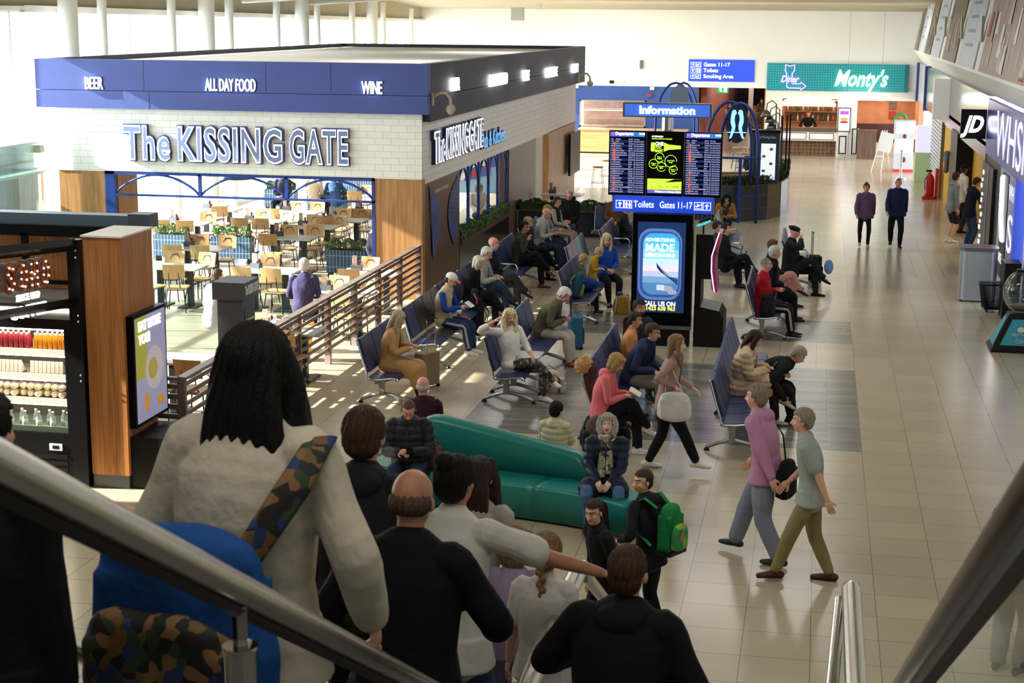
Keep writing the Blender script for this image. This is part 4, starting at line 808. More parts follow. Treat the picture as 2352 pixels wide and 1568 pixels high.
# arch with birds
YA=44.2
def arch(t,xc,w,h,y,r,zb=0):
    pts=[(xc-w/2,y,zb),(xc-w/2,y,h*.6)]+[(xc-w/2*math.cos(PI*q/12),y,h*.6+h*.4*math.sin(PI*q/12)) for q in range(13)]+[(xc+w/2,y,zb)]
    MB().tube(pts,r,8,round_=False).build('arch',navym,t,smooth=True)
pL=AY(1630,300,YA)[0]; pR=AY(1742,300,YA)[0]; zt2=AY(1690,236,YA)[2]
t=empty('bird_arch',((pL+pR)/2,YA,0),0,'tall navy steel arches over the bar corner holding an oval love birds sign','arch')
arch(t,0.15,(pR-pL)*.8,zt2,0,.045); arch(t,-.15,(pR-pL)*.95,zt2,.6,.045); MB().box(-.55,.75,-.03,.03,1.72,1.78).box(.2,.75,-.03,.03,.7,.76).build('cross_rail',navym,t)
MB().box(.16,.24,-.05,.05,0,1.75).build('post',navym,t)
oz_=AY(1692,283,YA)[2]
s=empty('bird_sign',(AY(1693,283,YA-.2)[0],YA-.2,oz_),0,'dark oval sign with two glowing pale blue birds facing each other','sign')
MB().lathe([(.0,0),(1,0),(1,.08),(0,.08)],n=36,ax='y').build('oval_panel',mat('oval_navy','#0f1a3a',.4),s).scale=(.29,1,.52)
bm_=mat('bird_glow','#6fb8f5',.4,emit=2.2)
for sg in (-1,1):
    P=[(.02,.3),(.05,.36),(.1,.37),(.14,.33),(.15,.27),(.17,.15),(.17,.03),(.13,-.1),(.16,-.27),(.2,-.4),(.14,-.38),(.09,-.25),(.05,-.15),(.04,-.05),(.07,.1),(.06,.22),(.03,.25)]
    P=[(sg*a_,c_) for a_,c_ in P]; P=P if sg<0 else P[::-1]
    MB().prism(P,-.03,-.005,'y').build('bird',bm_,s); MB().ell((sg*.08,-.035,.31),(.012,.006,.016)).build('eye',mat('oval_navy',''),s)
MB().box(-.25,.25,-.03,-.01,-.24,-.22).build('perch',bm_,s)
# second arch group behind (with pale disc)
Y2=52; t=empty('bird_arch',(AY(1557,300,Y2)[0],Y2,0),0,'tall navy arches behind the information sign with a blank pale oval','arch'); h2=AY(1557,190,Y2)[2]
arch(t,-.1,1.25,h2,0,.035); arch(t,.1,1.0,h2-.02,.6,.035); MB().lathe([(.0,0),(1,0),(1,.06),(0,.06)],(0,0,0),36,'y').build('oval_panel',mat('pale_blue_disc','#8fa9cf',.5),t)
t.children[-1].scale=(.3,1,.42); t.children[-1].location=(.02,-.1,h2-.5)
# gooseneck lamps cluster
for i,(px,py) in enumerate(((1760,262),(1768,275),(1772,290),(1764,305))):
    p=AY(px,py,46.5+i*.1); t=empty('bar_lamp',p,0,f'grey bell shaped bar lamp right of the bird sign, {["top","second","third","lowest"][i]} of four','lamp')
    MB().lathe([(.02,.12),(.06,.1),(.13,.0),(.16,-.08),(.14,-.08),(.02,.04)],n=18).build('lamp_shade',mat('lamp_grey','#8a8a86',.3,metal=.6),t,smooth=True); MB().tube([(0,0,.1),(.02,0,.3),(.15,.02,.38),(.27,.05,.28),(.3,.05,-p[2]+1.0)],.018,6).build('arm',greym,t,smooth=True)
t=empty('bar_gantry',(AY(1790,300,46.8)[0],46.6,0),0,'dark bar posts standing on the rounded bar wall','gantry')
for x,y in ((-.1,0),(.08,.3),(.2,.8),(.28,1.3)): MB().box(x-.02,x+.02,y-.02,y+.02,.95,2.75).build('post',blackm,t)
# bar stools inside
def stool(loc,label,m=None):
    t=empty('bar_stool',loc,0,label,'stool'); [MB().tube([(a*.12,c_*.12,.72),(a*.2,c_*.2,.0)],.012,5).build('leg',wf if m else greym,t) for a in (-1,1) for c_ in (-1,1)]
    MB().tube([(-.17,-.17,.25),(.17,-.17,.25),(.17,.17,.25),(-.17,.17,.25),(-.17,-.17,.25)],.01,5).build('footrest',greym,t); MB().lathe([(.17,.72),(.18,.75),(.17,.77)],n=14).build('seat',oak,t,smooth='auto'); return t
s=stool(G(1372,437)*V3(1,1,0),'white framed bar stool left of the departure boards, nearer one',1); s2=copytree(s,G(1388,420)*V3(1,1,0),.3,'white framed bar stool left of the departure boards, farther one')
s3=stool(G(1690,420)*V3(1,1,0)+V3(0,3.0,0),'grey bar stool with wooden seat behind the bar wall, left one')
copytree(s3,G(1705,420)*V3(1,1,0)+V3(0,3.0,0),.2,'grey bar stool with wooden seat behind the bar wall, right one')
s4=stool(G(1675,415)*V3(1,1,0)+V3(0,5.0,0),'grey bar stool far behind the bar wall, left of the pair'); copytree(s4,G(1688,415)*V3(1,1,0)+V3(0,5.0,0),.2,'grey bar stool far behind the bar wall, right of the pair')
# low planters edging the pub terrace (behind bench row)
t=empty('low_planter',(0,0,0),0,'long low dark tiled planter with a wood rim behind the back row of seats','planter')
MB().box(-7.4,-3.5,40.3,40.7,0,.62).build('tiled_wall',deepnavy,t); MB().box(-7.45,-3.45,40.25,40.75,.62,.66).build('rim',oakd,t)
hedge((-7.4,40.3,.66),3.9,.4,.2,'dark hedge on the long low planter behind the back row of seats',leafd,2600,9)
# ================= COFFEE KIOSK (left) =================
YQ=17.05; PLX0,PLX1=-8.16,-7.72
t=empty('kiosk_pillar',(PLX0,YQ,0),0,'tall oak clad pillar of the coffee kiosk with a screen on its side','pillar')
MB().box(0,.46,0,.88,.16,2.95).build('oak_cladding',oakl,t); MB().box(.01,.45,.01,.87,0,.16).build('plinth',mat('plinth_grey','#55575a',.4,metal=.4),t); MB().box(-.02,.48,-.02,.9,2.95,2.97).build('top_board',white,t)
# screen on the right hand face
p=AX(285,765,PLX1+.05)
t=empty('side_screen',(PLX1+.03,YQ+.05,.72),0,'portrait advertising screen with a food photo on the side of the oak pillar','screen')
MB().box(0,.08,0,.95,0,1.32).build('housing',scrb,t); MB().box(.08,.085,.04,.91,.04,1.28).build('display',mat('ad_lilac','#9796b8',.4,emit=.4),t)
MB().box(.085,.088,.04,.35,.55,1.28).build('yellow_panel',mat('ad_yellow','#a5a53c',.4,emit=.35),t); MB().lathe([(.0,.088),(.26,.088),(.26,.09),(0,.09)],(0,.55,.62),24,'x').build('bowl_image',mat('ad_bowl','#b5aeb4',.4,emit=.4),t); MB().ell((.092,.5,.62),(.004,.14,.13)).build('egg_image',mat('ad_egg','#b5a04a',.4,emit=.3),t,smooth=True)
MB().ell((.092,.7,.2),(.004,.1,.06)).ell((.092,.3,.25),(.004,.06,.12)).build('fruit_image',mat('ad_fruit','#d9962a',.4,emit=.3),t,smooth=True)
txt('EAT MORE\nYOU!',.11,(.092,.12,1.12),MATS['sign_white'],'+x',parent=t,width=.66,bold=.03)
tag(MB().box(0,.42,0,.8,0,.62).build('side_cabinet',blackp,loc=(PLX1+.03,YQ+.05,0)),'dark low cabinet under the side screen of the oak pillar','cabinet')
# black steel frame
fr=empty('kiosk_frame',(-8.2,YQ,0),0,'black bolted steel frame of the coffee kiosk above the chilled cabinet','frame')
MB().box(-.13,.02,-.06,.06,0,2.92).build('post',blackm,fr)
MB().tube([(-.05,-.0,2.86),(-.9,-3.0,3.0)],(.07),4,side=(0,0,1),round_=False).build('beam',blackm,fr)
MB().tube([(-.05,-.0,2.2),(-.9,-3.0,2.3)],(.05),4,side=(0,0,1),round_=False).build('lower_beam',blackm,fr)
MB().box(-3.2,-.1,1.5,1.6,2.72,2.86).build('rear_beam',blackm,fr); MB().box(-3.2,-.1,1.5,1.56,2.12,2.17).build('rear_rail',blackm,fr)
MB().box(-1.5,-1.42,1.5,1.56,2.3,2.75).build('hanger',blackm,fr)
b=MB(); [b.ell((-.02,-.065,z),(.014,.01,.014),n=8,m=5) for z in (2.8,2.72,2.05,1.98,1.35,1.28)]; b.build('bolts',chrome,fr,smooth=True)
st(MB().box(-12.5,-8.3,YQ+1.75,YQ+1.9,0,2.84).build('wall_kiosk',oakl)); 
st(MB().box(-13,-8.35,YQ+1.7,YQ+1.95,2.84,2.98).build('trim_10',mat('slate_beam','#5c6f80',.4)))
tag(MB().box(-.14,.14,-.14,.14,0,.17).build('beam_end_box',mat('slate_box','#4a5a68',.4),loc=(-8.2,YQ+1.8,2.84)),'square slate end box of the beam on top of the oak pillar','box')
st(MB().box(-11,-8.25,YQ+.9,YQ+1.7,1.98,2.05).build('trim_11',mat('kiosk_top','#7d7a78',.4)))
# fridge
FX0,FX1,FY0=-10.9,-8.36,YQ+.0
fg=empty('chilled_cabinet',(FX0,FY0,0),0,'black open fronted chilled cabinet of bottles, sandwiches and wraps','fridge')
w=FX1-FX0
MB().box(0,w,0,.12,0,.62).box(0,w,.7,.8,0,1.9).box(0,w,.12,.8,0,.62).build('body',blackm,fg); MB().box(0,w,0,.8,1.86,1.98).build('hood',blackm,fg); MB().box(w-.08,w,0,.8,.62,1.86).build('side_post',blackm,fg)
MB().box(.02,w-.08,.68,.7,.62,1.86).build('lining',mat('fridge_lining','#7f7b72',.4,metal=.3),fg)
for z in (.64,.98,1.27,1.56): MB().box(.02,w-.08,.06,.68,z,z+.02).box(.02,w-.08,.04,.06,z-.02,z+.05).build('shelf',mat('shelf_white','#d8d2c8',.4),fg)
MB().box(.02,w-.08,.1,.14,1.82,1.85).build('strip_light',mat('fridge_led','#fff4e0',.4,emit=14),fg)
for z in (.95,1.24,1.53): MB().box(.02,w-.08,.08,.1,z-.015,z-.005).build('strip_light',MATS['fridge_led'],fg)
b=MB(); [b.box(w-1.5,w-.1,-.01,.0,z,z+.05) for z in (.08,.16,.24,.32)]; b.build('vent',blackp,fg); MB().box(w-.32,w-.16,-.015,0,.42,.5).build('thermostat',wf,fg); MB().box(w-.28,w-.2,-.018,-.015,.44,.48).build('thermostat_display',blackp,fg)
MB().box(.02,w-.08,.02,.03,.62,.86).build('glass_front',GL,fg)
def bottle(name,h,r,m,capm,label,loc,lab=None,group=None):
    t=empty(name,loc,0,label,'bottle',group); MB().lathe([(r*.9,0),(r,.01),(r,h*.62),(r*.45,h*.8),(r*.42,h*.88)],n=12).build('bottle_body',m,t,smooth=True); MB().lathe([(r*.5,h*.86),(r*.5,h),(r*.4,h)],n=10).build('cap',capm,t,smooth=True)
    if lab: MB().lathe([(r*1.02,h*.2),(r*1.02,h*.45)],n=12).build('bottle_label',lab,t,smooth=True)
    return t
jr=mat('juice_red','#b0303c',.25,noise=.2,nscale=3); jo=mat('juice_orange','#f09a18',.25); cw=mat('cap_white','#eeeae2',.4); ck=mat('cap_black','#18181a',.4); pet=mat('water_bottle','#cfdadd',.1,alpha=.55); lw=mat('bottle_label_white','#e8e8e4',.5); pk_=mat('juice_pink','#c02a58',.25)
zt_=lambda s: FY0+s
A0=bottle('juice_bottle',.2,.03,jr,cw,'red juice bottle in the front row on the top chiller shelf',(FX1-.62,FY0+.15,1.58),group='red juice bottles on the top chiller shelf')
n=0
for row in range(2):
    for i in range(20):
        n+=1
        if n==1: continue
        copytree(A0,(FX1-.62-i*.066-.03*row,FY0+.15+row*.12,1.58),None,f'red juice bottle in the {"front" if row==0 else "back"} row on the top chiller shelf')
B0=bottle('juice_bottle',.2,.03,jo,cw,'orange juice bottle in the front row on the top chiller shelf',(FX1-.15,FY0+.15,1.58),group='orange juice bottles on the top chiller shelf')
for row in range(2):
    for i in range(7):
        if row or i: copytree(B0,(FX1-.14-i*.062-.03*row,FY0+.15+row*.12,1.58),None,f'orange juice bottle in the {"front" if row==0 else "back"} row on the top chiller shelf')
C0=bottle('water_bottle',.24,.035,pet,ck,'clear water bottle with a black cap on the lowest chiller shelf',(FX1-.98,FY0+.2,.66),lw,'black capped water bottles on the lowest chiller shelf')
D0=bottle('water_bottle',.19,.035,pet,cw,'clear water bottle with a white cap on the lowest chiller shelf',(FX1-.15,FY0+.15,.66),lw,'white capped water bottles on the lowest chiller shelf')
for i in range(1,10): copytree(C0,(FX1-.98-i*.085+.02*(i%2),FY0+.15+.12*(i%2),.66))
for i in range(1,9): copytree(D0,(FX1-.15-i*.088,FY0+.12+.1*(i%2),.66))
sb=mat('sandwich_white','#efe6d6',.6,noise=.15,nscale=30); sp_=mat('sandwich_purple','#6a5478',.5); wr=mat('wrap_paper','#d8c9a4',.6,noise=.25,nscale=20)
s0=empty('sandwich_pack',(FX1-.2,FY0+.12,1.29),0,'triangular sandwich pack with a purple edge on the second chiller shelf','sandwich','sandwich packs on the second chiller shelf')
MB().prism([(0,0),(.13,.0),(.02,.16)],-.022,.022,'x').build('sandwich',sb,s0); MB().prism([(-.004,-.0),(-.004,.02),(.13,.02),(.13,-.0)],-.024,.024,'x').build('sleeve',sp_,s0)
for i in range(1,30): copytree(s0,(FX1-.2-(i*.052+(.1 if i>7 else 0)+(.1 if i>16 else 0)),FY0+.12+.0*(i%2),1.29))
w0=empty('wrapped_roll',(FX1-.2,FY0+.2,1.02),0,'wrapped roll with a dark label on the third chiller shelf','roll','wrapped rolls on the third chiller shelf')
MB().tube([(-.0,-.08,.04),(0,.1,.04)],.04,10).build('roll',wr,w0,smooth=True); MB().box(-.03,.03,-.05,.03,.075,.082).build('label_band',sp_,w0)
for i in range(1,22): copytree(w0,(FX1-.2-(i%12)*.1,FY0+.2+.02*(i%3),1.02+(.075 if i>=12 else 0)))
# coffee sign
t=empty('coffee_sign',(-8.55,YQ-.9,2.1),math.radians(0),'copper marquee letters SOHO with lit bulbs and white COFFEE lettering hanging from the kiosk frame','sign')
cop=mat('copper','#b5643c',.3,metal=.6); copd=mat('copper_dark','#5a2418',.5); bulb=mat('bulb','#ffe2b0',.4,emit=7)
dirv=unit(V3(.28,1,0)); rmx=((dirv[0],dirv[1],0),(0,0,1),(dirv[1],-dirv[0],0))
_e=AY(107,652,YQ-.45); t.location=tuple(_e-dirv*.68)
nn=V3(dirv[1],-dirv[0],0); WS=.68
txt('SOHO',.3,(0,0,0),copd,ext=.05,parent=t,width=WS,bold=.05,rm=rmx,name='letter_side'); txt('SOHO',.3,nn*.055,cop,ext=.006,parent=t,width=WS,bold=.035,rm=rmx,name='letter_rim'); txt('SOHO',.3,nn*.064,copd,ext=.003,parent=t,width=WS*.98,bold=-.01,rm=rmx,name='letter_inner')
b=MB()
for pts in ([(.18,.28),(.08,.3),(.05,.22),(.12,.17),(.2,.1),(.14,.03),(.05,.05)],[(.48,.3),(.41,.22),(.4,.14),(.43,.05),(.5,.04),(.55,.12),(.55,.22)],[(.7,.04),(.7,.12),(.7,.2),(.7,.3),(.78,.17),(.86,.04),(.86,.12),(.86,.2),(.86,.3)],[(1.12,.3),(1.05,.22),(1.04,.14),(1.07,.05),(1.14,.04),(1.19,.12),(1.19,.22)]):
    for x,z in pts: p=dirv*x*WS/1.25+nn*.072+V3(0,0,z*.9); b.ell(p,(.012,.012,.012),n=6,m=4)
b.build('bulbs',bulb,t,smooth=True)
txt('SINCE 1999',.07,dirv*.2+V3(0,0,-.13),MATS['sign_white2'],parent=t,width=.36,bold=.03,rm=rmx,ext=.01); txt('COFFEE',.13,dirv*.1+V3(0,0,-.32),MATS['sign_white2'],parent=t,width=.55,bold=.03,rm=rmx,ext=.015,spacing=1.2)
area(-9.6,YQ+.6,2.0,2.2,.2,22,(1,.9,.75)); 
# ================= PUB FENCE =================
fm=wood('fence_brown','#5c4a42','#77635a',.4,axis='y'); fmx=wood('fence_brown_x','#5c4a42','#77635a',.4,axis='x'); pm_=mat('post_plate','#b9aeb4',.3,metal=.5)
t=empty('slatted_fence',(-7.5,18.2,0),0,'long brown slatted terrace fence with steel posts running back to the pub corner','fence')
Lf=12.05
MB().box(-.06,.06,0,Lf,1.06,1.1).build('handrail',mat('rail_brown','#7b6a62',.35,metal=.3),t)
for i in range(7):
    z=.2+i*.125; b=MB(); b.V+=[] ; b.add([(-.02,0,z),(.03,0,z+.02),(.03,Lf,z+.02),(-.02,Lf,z),(-.02,0,z+.055),(.03,0,z+.075),(.03,Lf,z+.075),(-.02,Lf,z+.055)],[(0,1,2,3),(7,6,5,4),(0,4,5,1),(3,2,6,7),(1,5,6,2),(0,3,7,4)]); b.build('slat',fm,t)
for i in range(9):
    y=min(Lf-.03,.02+i*Lf/8); MB().box(-.05,.05,y-.03,y+.03,.12,1.06).build('post',fm,t); MB().box(-.045,.045,y-.05,y+.05,0,.14).build('post_shoe',pm_,t)
t=empty('slatted_fence',(-7.5,18.2,0),0,'short brown slatted fence panel turning the corner beside the oak pillar','fence')
for i in range(7): MB().box(-1.0,-.05,-.02,.02,.2+i*.125,.26+i*.125).build('slat',fmx,t)
MB().box(-1.05,-.95,-.05,.05,0,1.12).build('post',oakd,t); MB().box(-.62,-.58,-.03,.03,0,1.0).build('post',fmx,t)
MB().box(-1.0,-.03,-.04,.04,1.06,1.1).build('handrail',fmx,t)
# beer menu kiosk
p=G(560,880)
t=empty('beer_totem',(-7.98,YX(500,-7.98,1.3),0),0,'dark grey menu totem standing on the terrace inside the fence','totem')
sl_=mat('slate_totem','#4b5560',.5,noise=.05,nscale=3); y_=t.location.y
MB().box(0,.36,0,.5,0,1.62).build('body',sl_,t); MB().box(-.05,.41,-.05,.55,1.62,1.86).build('cap',sl_,t); MB().box(.36,.37,.06,.44,.3,1.5).build('side_panel',mat('slate_dark','#36404a',.5),t)
txt('The KISSING GATE',.12,(.415,-.02,1.69),wf,'+x',parent=t,width=.52,bold=.03); txt('BIRRA\nMORETTI',.09,(.375,.1,1.15),wf,'+x',parent=t,bold=.02,width=.28); txt('PROUDLY SERVING',.035,(.375,.08,1.3),wf,'+x',parent=t,width=.33); MB().ell((.38,.25,.8),(.004,.07,.09)).build('portrait_image',mat('portrait_pale','#aeb6bb',.5),t,smooth=True)
# ================= PUB FURNITURE =================
ply=mat('chair_ply','#c19c6c',.4,noise=.1,nscale=5,stretch=(6,1,1)); wire=mat('chair_wire','#26282a',.4,metal=.5); topm=mat('table_top_grey','#c9c8c2',.3,noise=.04,nscale=4); colb=mat('table_column','#2c3438',.4,metal=.4)
def mkchair(wm,lab):
    t=empty('wooden_chair',(0,0,-50),0,lab,'chair')      # faces +y
    b=MB(); 
    pr=[]
    b.rbox(-.21,.21,-.2,.22,.44,.465,.06,4); b.build('seat',ply,t)
    b=MB(); n=8
    for i in range(n):
        x0=-.2+.4*i/n; x1=-.2+.4*(i+1)/n; c_=lambda x: -.24+.35*x*x
        b.add([(x0,c_(x0),.66),(x1,c_(x1),.66),(x1,c_(x1)-.06,.92),(x0,c_(x0)-.06,.92),(x0,c_(x0)-.015,.66),(x1,c_(x1)-.015,.66),(x1,c_(x1)-.075,.92),(x0,c_(x0)-.075,.92)],[(0,1,2,3),(7,6,5,4),(3,2,6,7),(0,4,5,1)]+([(0,3,7,4)] if i==0 else [])+([(1,5,6,2)] if i==n-1 else []))
    b.build('backrest',ply,t,smooth='auto')
    MB().tube([(-.1,-.1,.43),(-.1,-.22,.5),(-.09,-.275,.8),(-.05,-.285,.86),(.05,-.285,.86),(.09,-.275,.8),(.1,-.22,.5),(.1,-.1,.43)],.009,6).build('back_bracket',wm,t,smooth=True)
    for sx in (-1,1):
        for (y0,y1) in ((.14,.2),(-.14,-.22)): MB().tube([(sx*.15,y0,.44),(sx*.2,y1,0.01)],.01,6).build('leg',wm,t,smooth=True)
    MB().tube([(-.16,-.15,.42),(-.16,.15,.42),(.16,.15,.42),(.16,-.15,.42),(-.16,-.15,.42)],.008,5).build('seat_frame',wm,t); return t
ch0=mkchair(wire,'')
chw=mkchair(mat('white_wire','#dcdcd8',.4),'')
def mktable():
    t=empty('pub_table',(0,0,-50),0,'','table'); MB().rbox(-.55,.55,-.35,.35,.73,.76,.03).build('table_top',topm,t)
    for x in (-.3,.3): MB().box(x-.05,x+.05,-.05,.05,.02,.73).build('column',colb,t); MB().box(x-.17,x+.17,-.26,.26,0,.02).build('base',colb,t)
    return t
tb0=mktable()
def mkcaddy():
    t=empty('menu_caddy',(0,0,-50),0,'','caddy'); MB().box(-.1,.1,-.06,.06,0,.1).build('box',mat('caddy_grey','#50555c',.5),t); MB().tube([(.02,0,.1),(.03,0,.16),(.1,0,.16),(.1,0,.08)],.008,5).build('handle',wire,t); MB().box(-.09,-.0,-.01,.0,.05,.28).build('menu_card',mat('menu_photo','#a88f80',.5,noise=.6,nscale=20),t)
    MB().lathe([(.02,.08),(.02,.15),(.01,.19)],(.05,.02,0),8).build('sauce_bottle',mat('sauce_red','#8a2a24',.4),t); return t
cd0=mkcaddy()
ff=[1,1,1,1]; usedc=[0]; usedt=[0]; usedk=[0]
tabs=[((445,825),'the table beside the side screen',[('n','L'),('n','R'),('f','R'),('w','L')],0),
((600,770),'the table behind the menu totem',[('f','L'),('f','R'),('n','R')],1),
((402,612),'the table right of the oak pillar',[('n','L'),('n','R'),('f','L'),('f','R')],0),
((462,569),'the table before the left planter',[('n','L'),('n','R'),('f','L'),('f','R')],1),
((620,620),'the table above the totem cap',[('n','L'),('n','R'),('f','L')],1),
((668,545),'the table mid terrace',[('n','L'),('f','L'),('f','R')],1),
((598,508),'the bright table left of mid terrace',[('n','L'),('n','R'),('f','L'),('f','R')],1),
((722,520),'the table right of mid terrace',[('n','R'),('f','L'),('f','R')],1),
((790,505),'the table with the tall grey column',[('n','L'),('f','L'),('f','R')],1),
((683,487),'the table before the far planters',[('n','L'),('f','L'),('f','R')],1),
((850,487),'the table at the right arch edge',[('n','L'),('n','R')],1),
((852,625),'the bright table below the right oak column',[('n','L'),('f','L')],1),
((785,672),'the bright table next to the fence',[('f','L'),('n','R'),('f','R')],1),
((655,757),'the table of the man in purple',[('n','L'),('n','R')],1),
((500,480),'the pale table by the window wall',[('n','R'),('f','L')],1),
((425,512),'the pale table under the left arch',[('n','L'),('n','R'),('f','R')],1),
((1293,446),'the table behind the long low planter',[],1),((1235,462),'the table beside the far wood panel of the pub',[],0),
((850,447),'the far table behind the right planter',[('n','L'),('f','L')],1)]
for (px,py),desc,chs,cad in tabs:
    p=G(px,py,.75)
    copytree(tb0,(p[0],p[1],0),0,'pale topped pub table, '+desc)
    for sd_,lr in chs:
        dx={'L':-.28,'R':.28}[lr]; wm=sd_=='w'
        if wm: sd_='n'; dx=-.75
        y=-.52 if sd_=='n' else .52
        copytree(chw if wm else ch0,(p[0]+dx+random.uniform(-.04,.04),p[1]+y+random.uniform(-.05,.05),0),(0 if sd_=='n' else PI)+random.uniform(-.3,.3),f'{"white framed " if wm else ""}light wood chair at {desc}, {"near" if sd_=="n" else "far"} {"left" if lr=="L" else "right"} side')
    if cad: copytree(cd0,(p[0]-.3,p[1]+.1,.76),random.uniform(-.3,.3),'grey menu caddy with a photo menu on '+desc)
for o in (ch0,chw,tb0,cd0):
    for c_ in list(o.children): bpy.data.objects.remove(c_)
    bpy.data.objects.remove(o)
# loose pair of chairs at planter
# planters with shrubs
plb=brick('planter_blue_tile','#35617f','#2c5472','#b4c4cf',.075,.24,.005,off=0,rough=.2,coat=.3)
def planter(px,py,w,label,n=3,h=.6):
    p=G(px,py); t=empty('tiled_planter',(p[0]-w/2,p[1],0),0,label,'planter')
    MB().box(0,w,0,.32,.12,h).build('tiled_box',plb,t); MB().box(.03,w-.03,.03,.29,h,h+.01).build('soil',mat('soil','#3a2e24',.9),t)
    for x in (.05,w-.05): MB().box(x-.02,x+.02,.02,.3,0,.12).build('foot',wire,t)
    for i in range(n):
        x=w*(i+.5)/n; r=.135
        def fn(q,r=r): 
            a=q.uniform(0,2*PI); z=q.uniform(-.6,1); rr_=r*q.uniform(.7,1.05)*math.sqrt(max(0,1-z*z)); return (rr_*math.cos(a),rr_*math.sin(a),z*r+.1)
        tag(leaves(330,fn,.045,i+int(px)).build('shrub',leafl if px<560 or px>730 else leafm,loc=(p[0]-w/2+x,p[1]+.16,h)),f'round green shrub, {["left","middle","right"][i] if n==3 else ["left","right"][i]} one in the {label.split(",")[0]}','shrub')
planter(392,600,.8,'blue tiled planter nearest the oak pillar, three shrubs'); planter(530,606,.9,'blue tiled planter behind the dark totem, three shrubs'); planter(797,640,.9,'blue tiled planter below the right oak column, three shrubs')
planter(642,484,.9,'far blue tiled planter under the middle arch, three shrubs'); planter(752,500,1.15,'far blue tiled planter under the right arch, three shrubs'); planter(820,462,1.1,'farthest blue tiled planter, three shrubs')
# booth backs with red and blue artwork + light wall far inside
t=empty('booth_artwork',AY(612,425,50.5)*V3(1,1,0),0,'white booth wall with red and blue painted shapes at the back of the pub','booth')
MB().box(0,2.9,0,.15,0,1.5).build('panel',white,t)
for i,(x,z,w_,h_,c_) in enumerate(((.1,.95,.4,.5,'#33508f'),(.6,1.1,.35,.35,'#d06a5a'),(1.2,1.1,.3,.35,'#b8c4de'),(2.0,1.05,.6,.4,'#d8604e'),(2.5,1.2,.35,.25,'#3a5a9c'))): MB().prism([(x,z),(x+w_,z+.08),(x+w_*.9,z+h_),(x+.05,z+h_*.8)],-.01,0,'y').build('painted_shape',mat('art'+str(i),c_,.6),t)
_a=AY(1050,442,46); _b=AY(1146,340,46)
t=empty('wall_mural',(_a[0],46,_a[2]),0,'red, blue and white mural panel seen through the arched side window','mural')
mw=_b[0]-_a[0]; mh=_b[2]-_a[2]
MB().box(0,mw,0,.1,0,mh).build('panel',mat('mural_sky','#8fb8d8',.6),t); r=random.Random(2)
for i in range(18): x=r.uniform(0,mw*.7); z=r.uniform(.25,.8)*mh; MB().prism([(x,z),(x+.4,z+.08),(x+.34,z+.24),(x+.06,z+.17)],-.02-.001*i,-.001,'y').build('painted_shape',mat('mur'+str(i%3),['#b8343c','#e6e2de','#3f5fae'][i%3],.6),t)
st(MB().box(-8.55,-7.72,43.6,43.8,0,2.24).build('wall_pub_inner',oak))
for px,py,lab in ((275,402,'left'),(545,408,'middle')):
    p=AY(px,py,33); t=empty('pendant_lamp',p,0,f'grey dome pendant lamp behind the {lab} arch','lamp'); MB().lathe([(.03,.12),(.12,.1),(.3,0),(.31,-.03),(.27,-.02),(.03,.06)],n=20).build('lamp_shade',mat('pend_grey','#7d8a8f',.4),t,smooth=True); MB().tube([(0,0,.1),(0,0,4.3-p[2])],.008,5).build('cord',blackp,t)
# glazed entrance left of pub
t=empty('glass_partition',(-15.2,30.2,0),0,'greenish glass partition with grey frame left of the pub front','partition')
MB().box(-.03,.03,-8,0,0,2.9).build('glass_panel',GLg,t); MB().box(-.05,.05,-8,0,2.9,2.95).box(-.05,.05,-8,0,2.3,2.36).build('top_channel',mat('glass_edge','#a9c9c4',.3),t); MB().box(-.05,.05,-2.1,-2.0,0,2.3).build('door_post',greym,t); MB().box(-.1,.1,-.35,-.15,2.72,2.86).build('door_closer',mat('closer_brown','#7d7a60',.4),t)
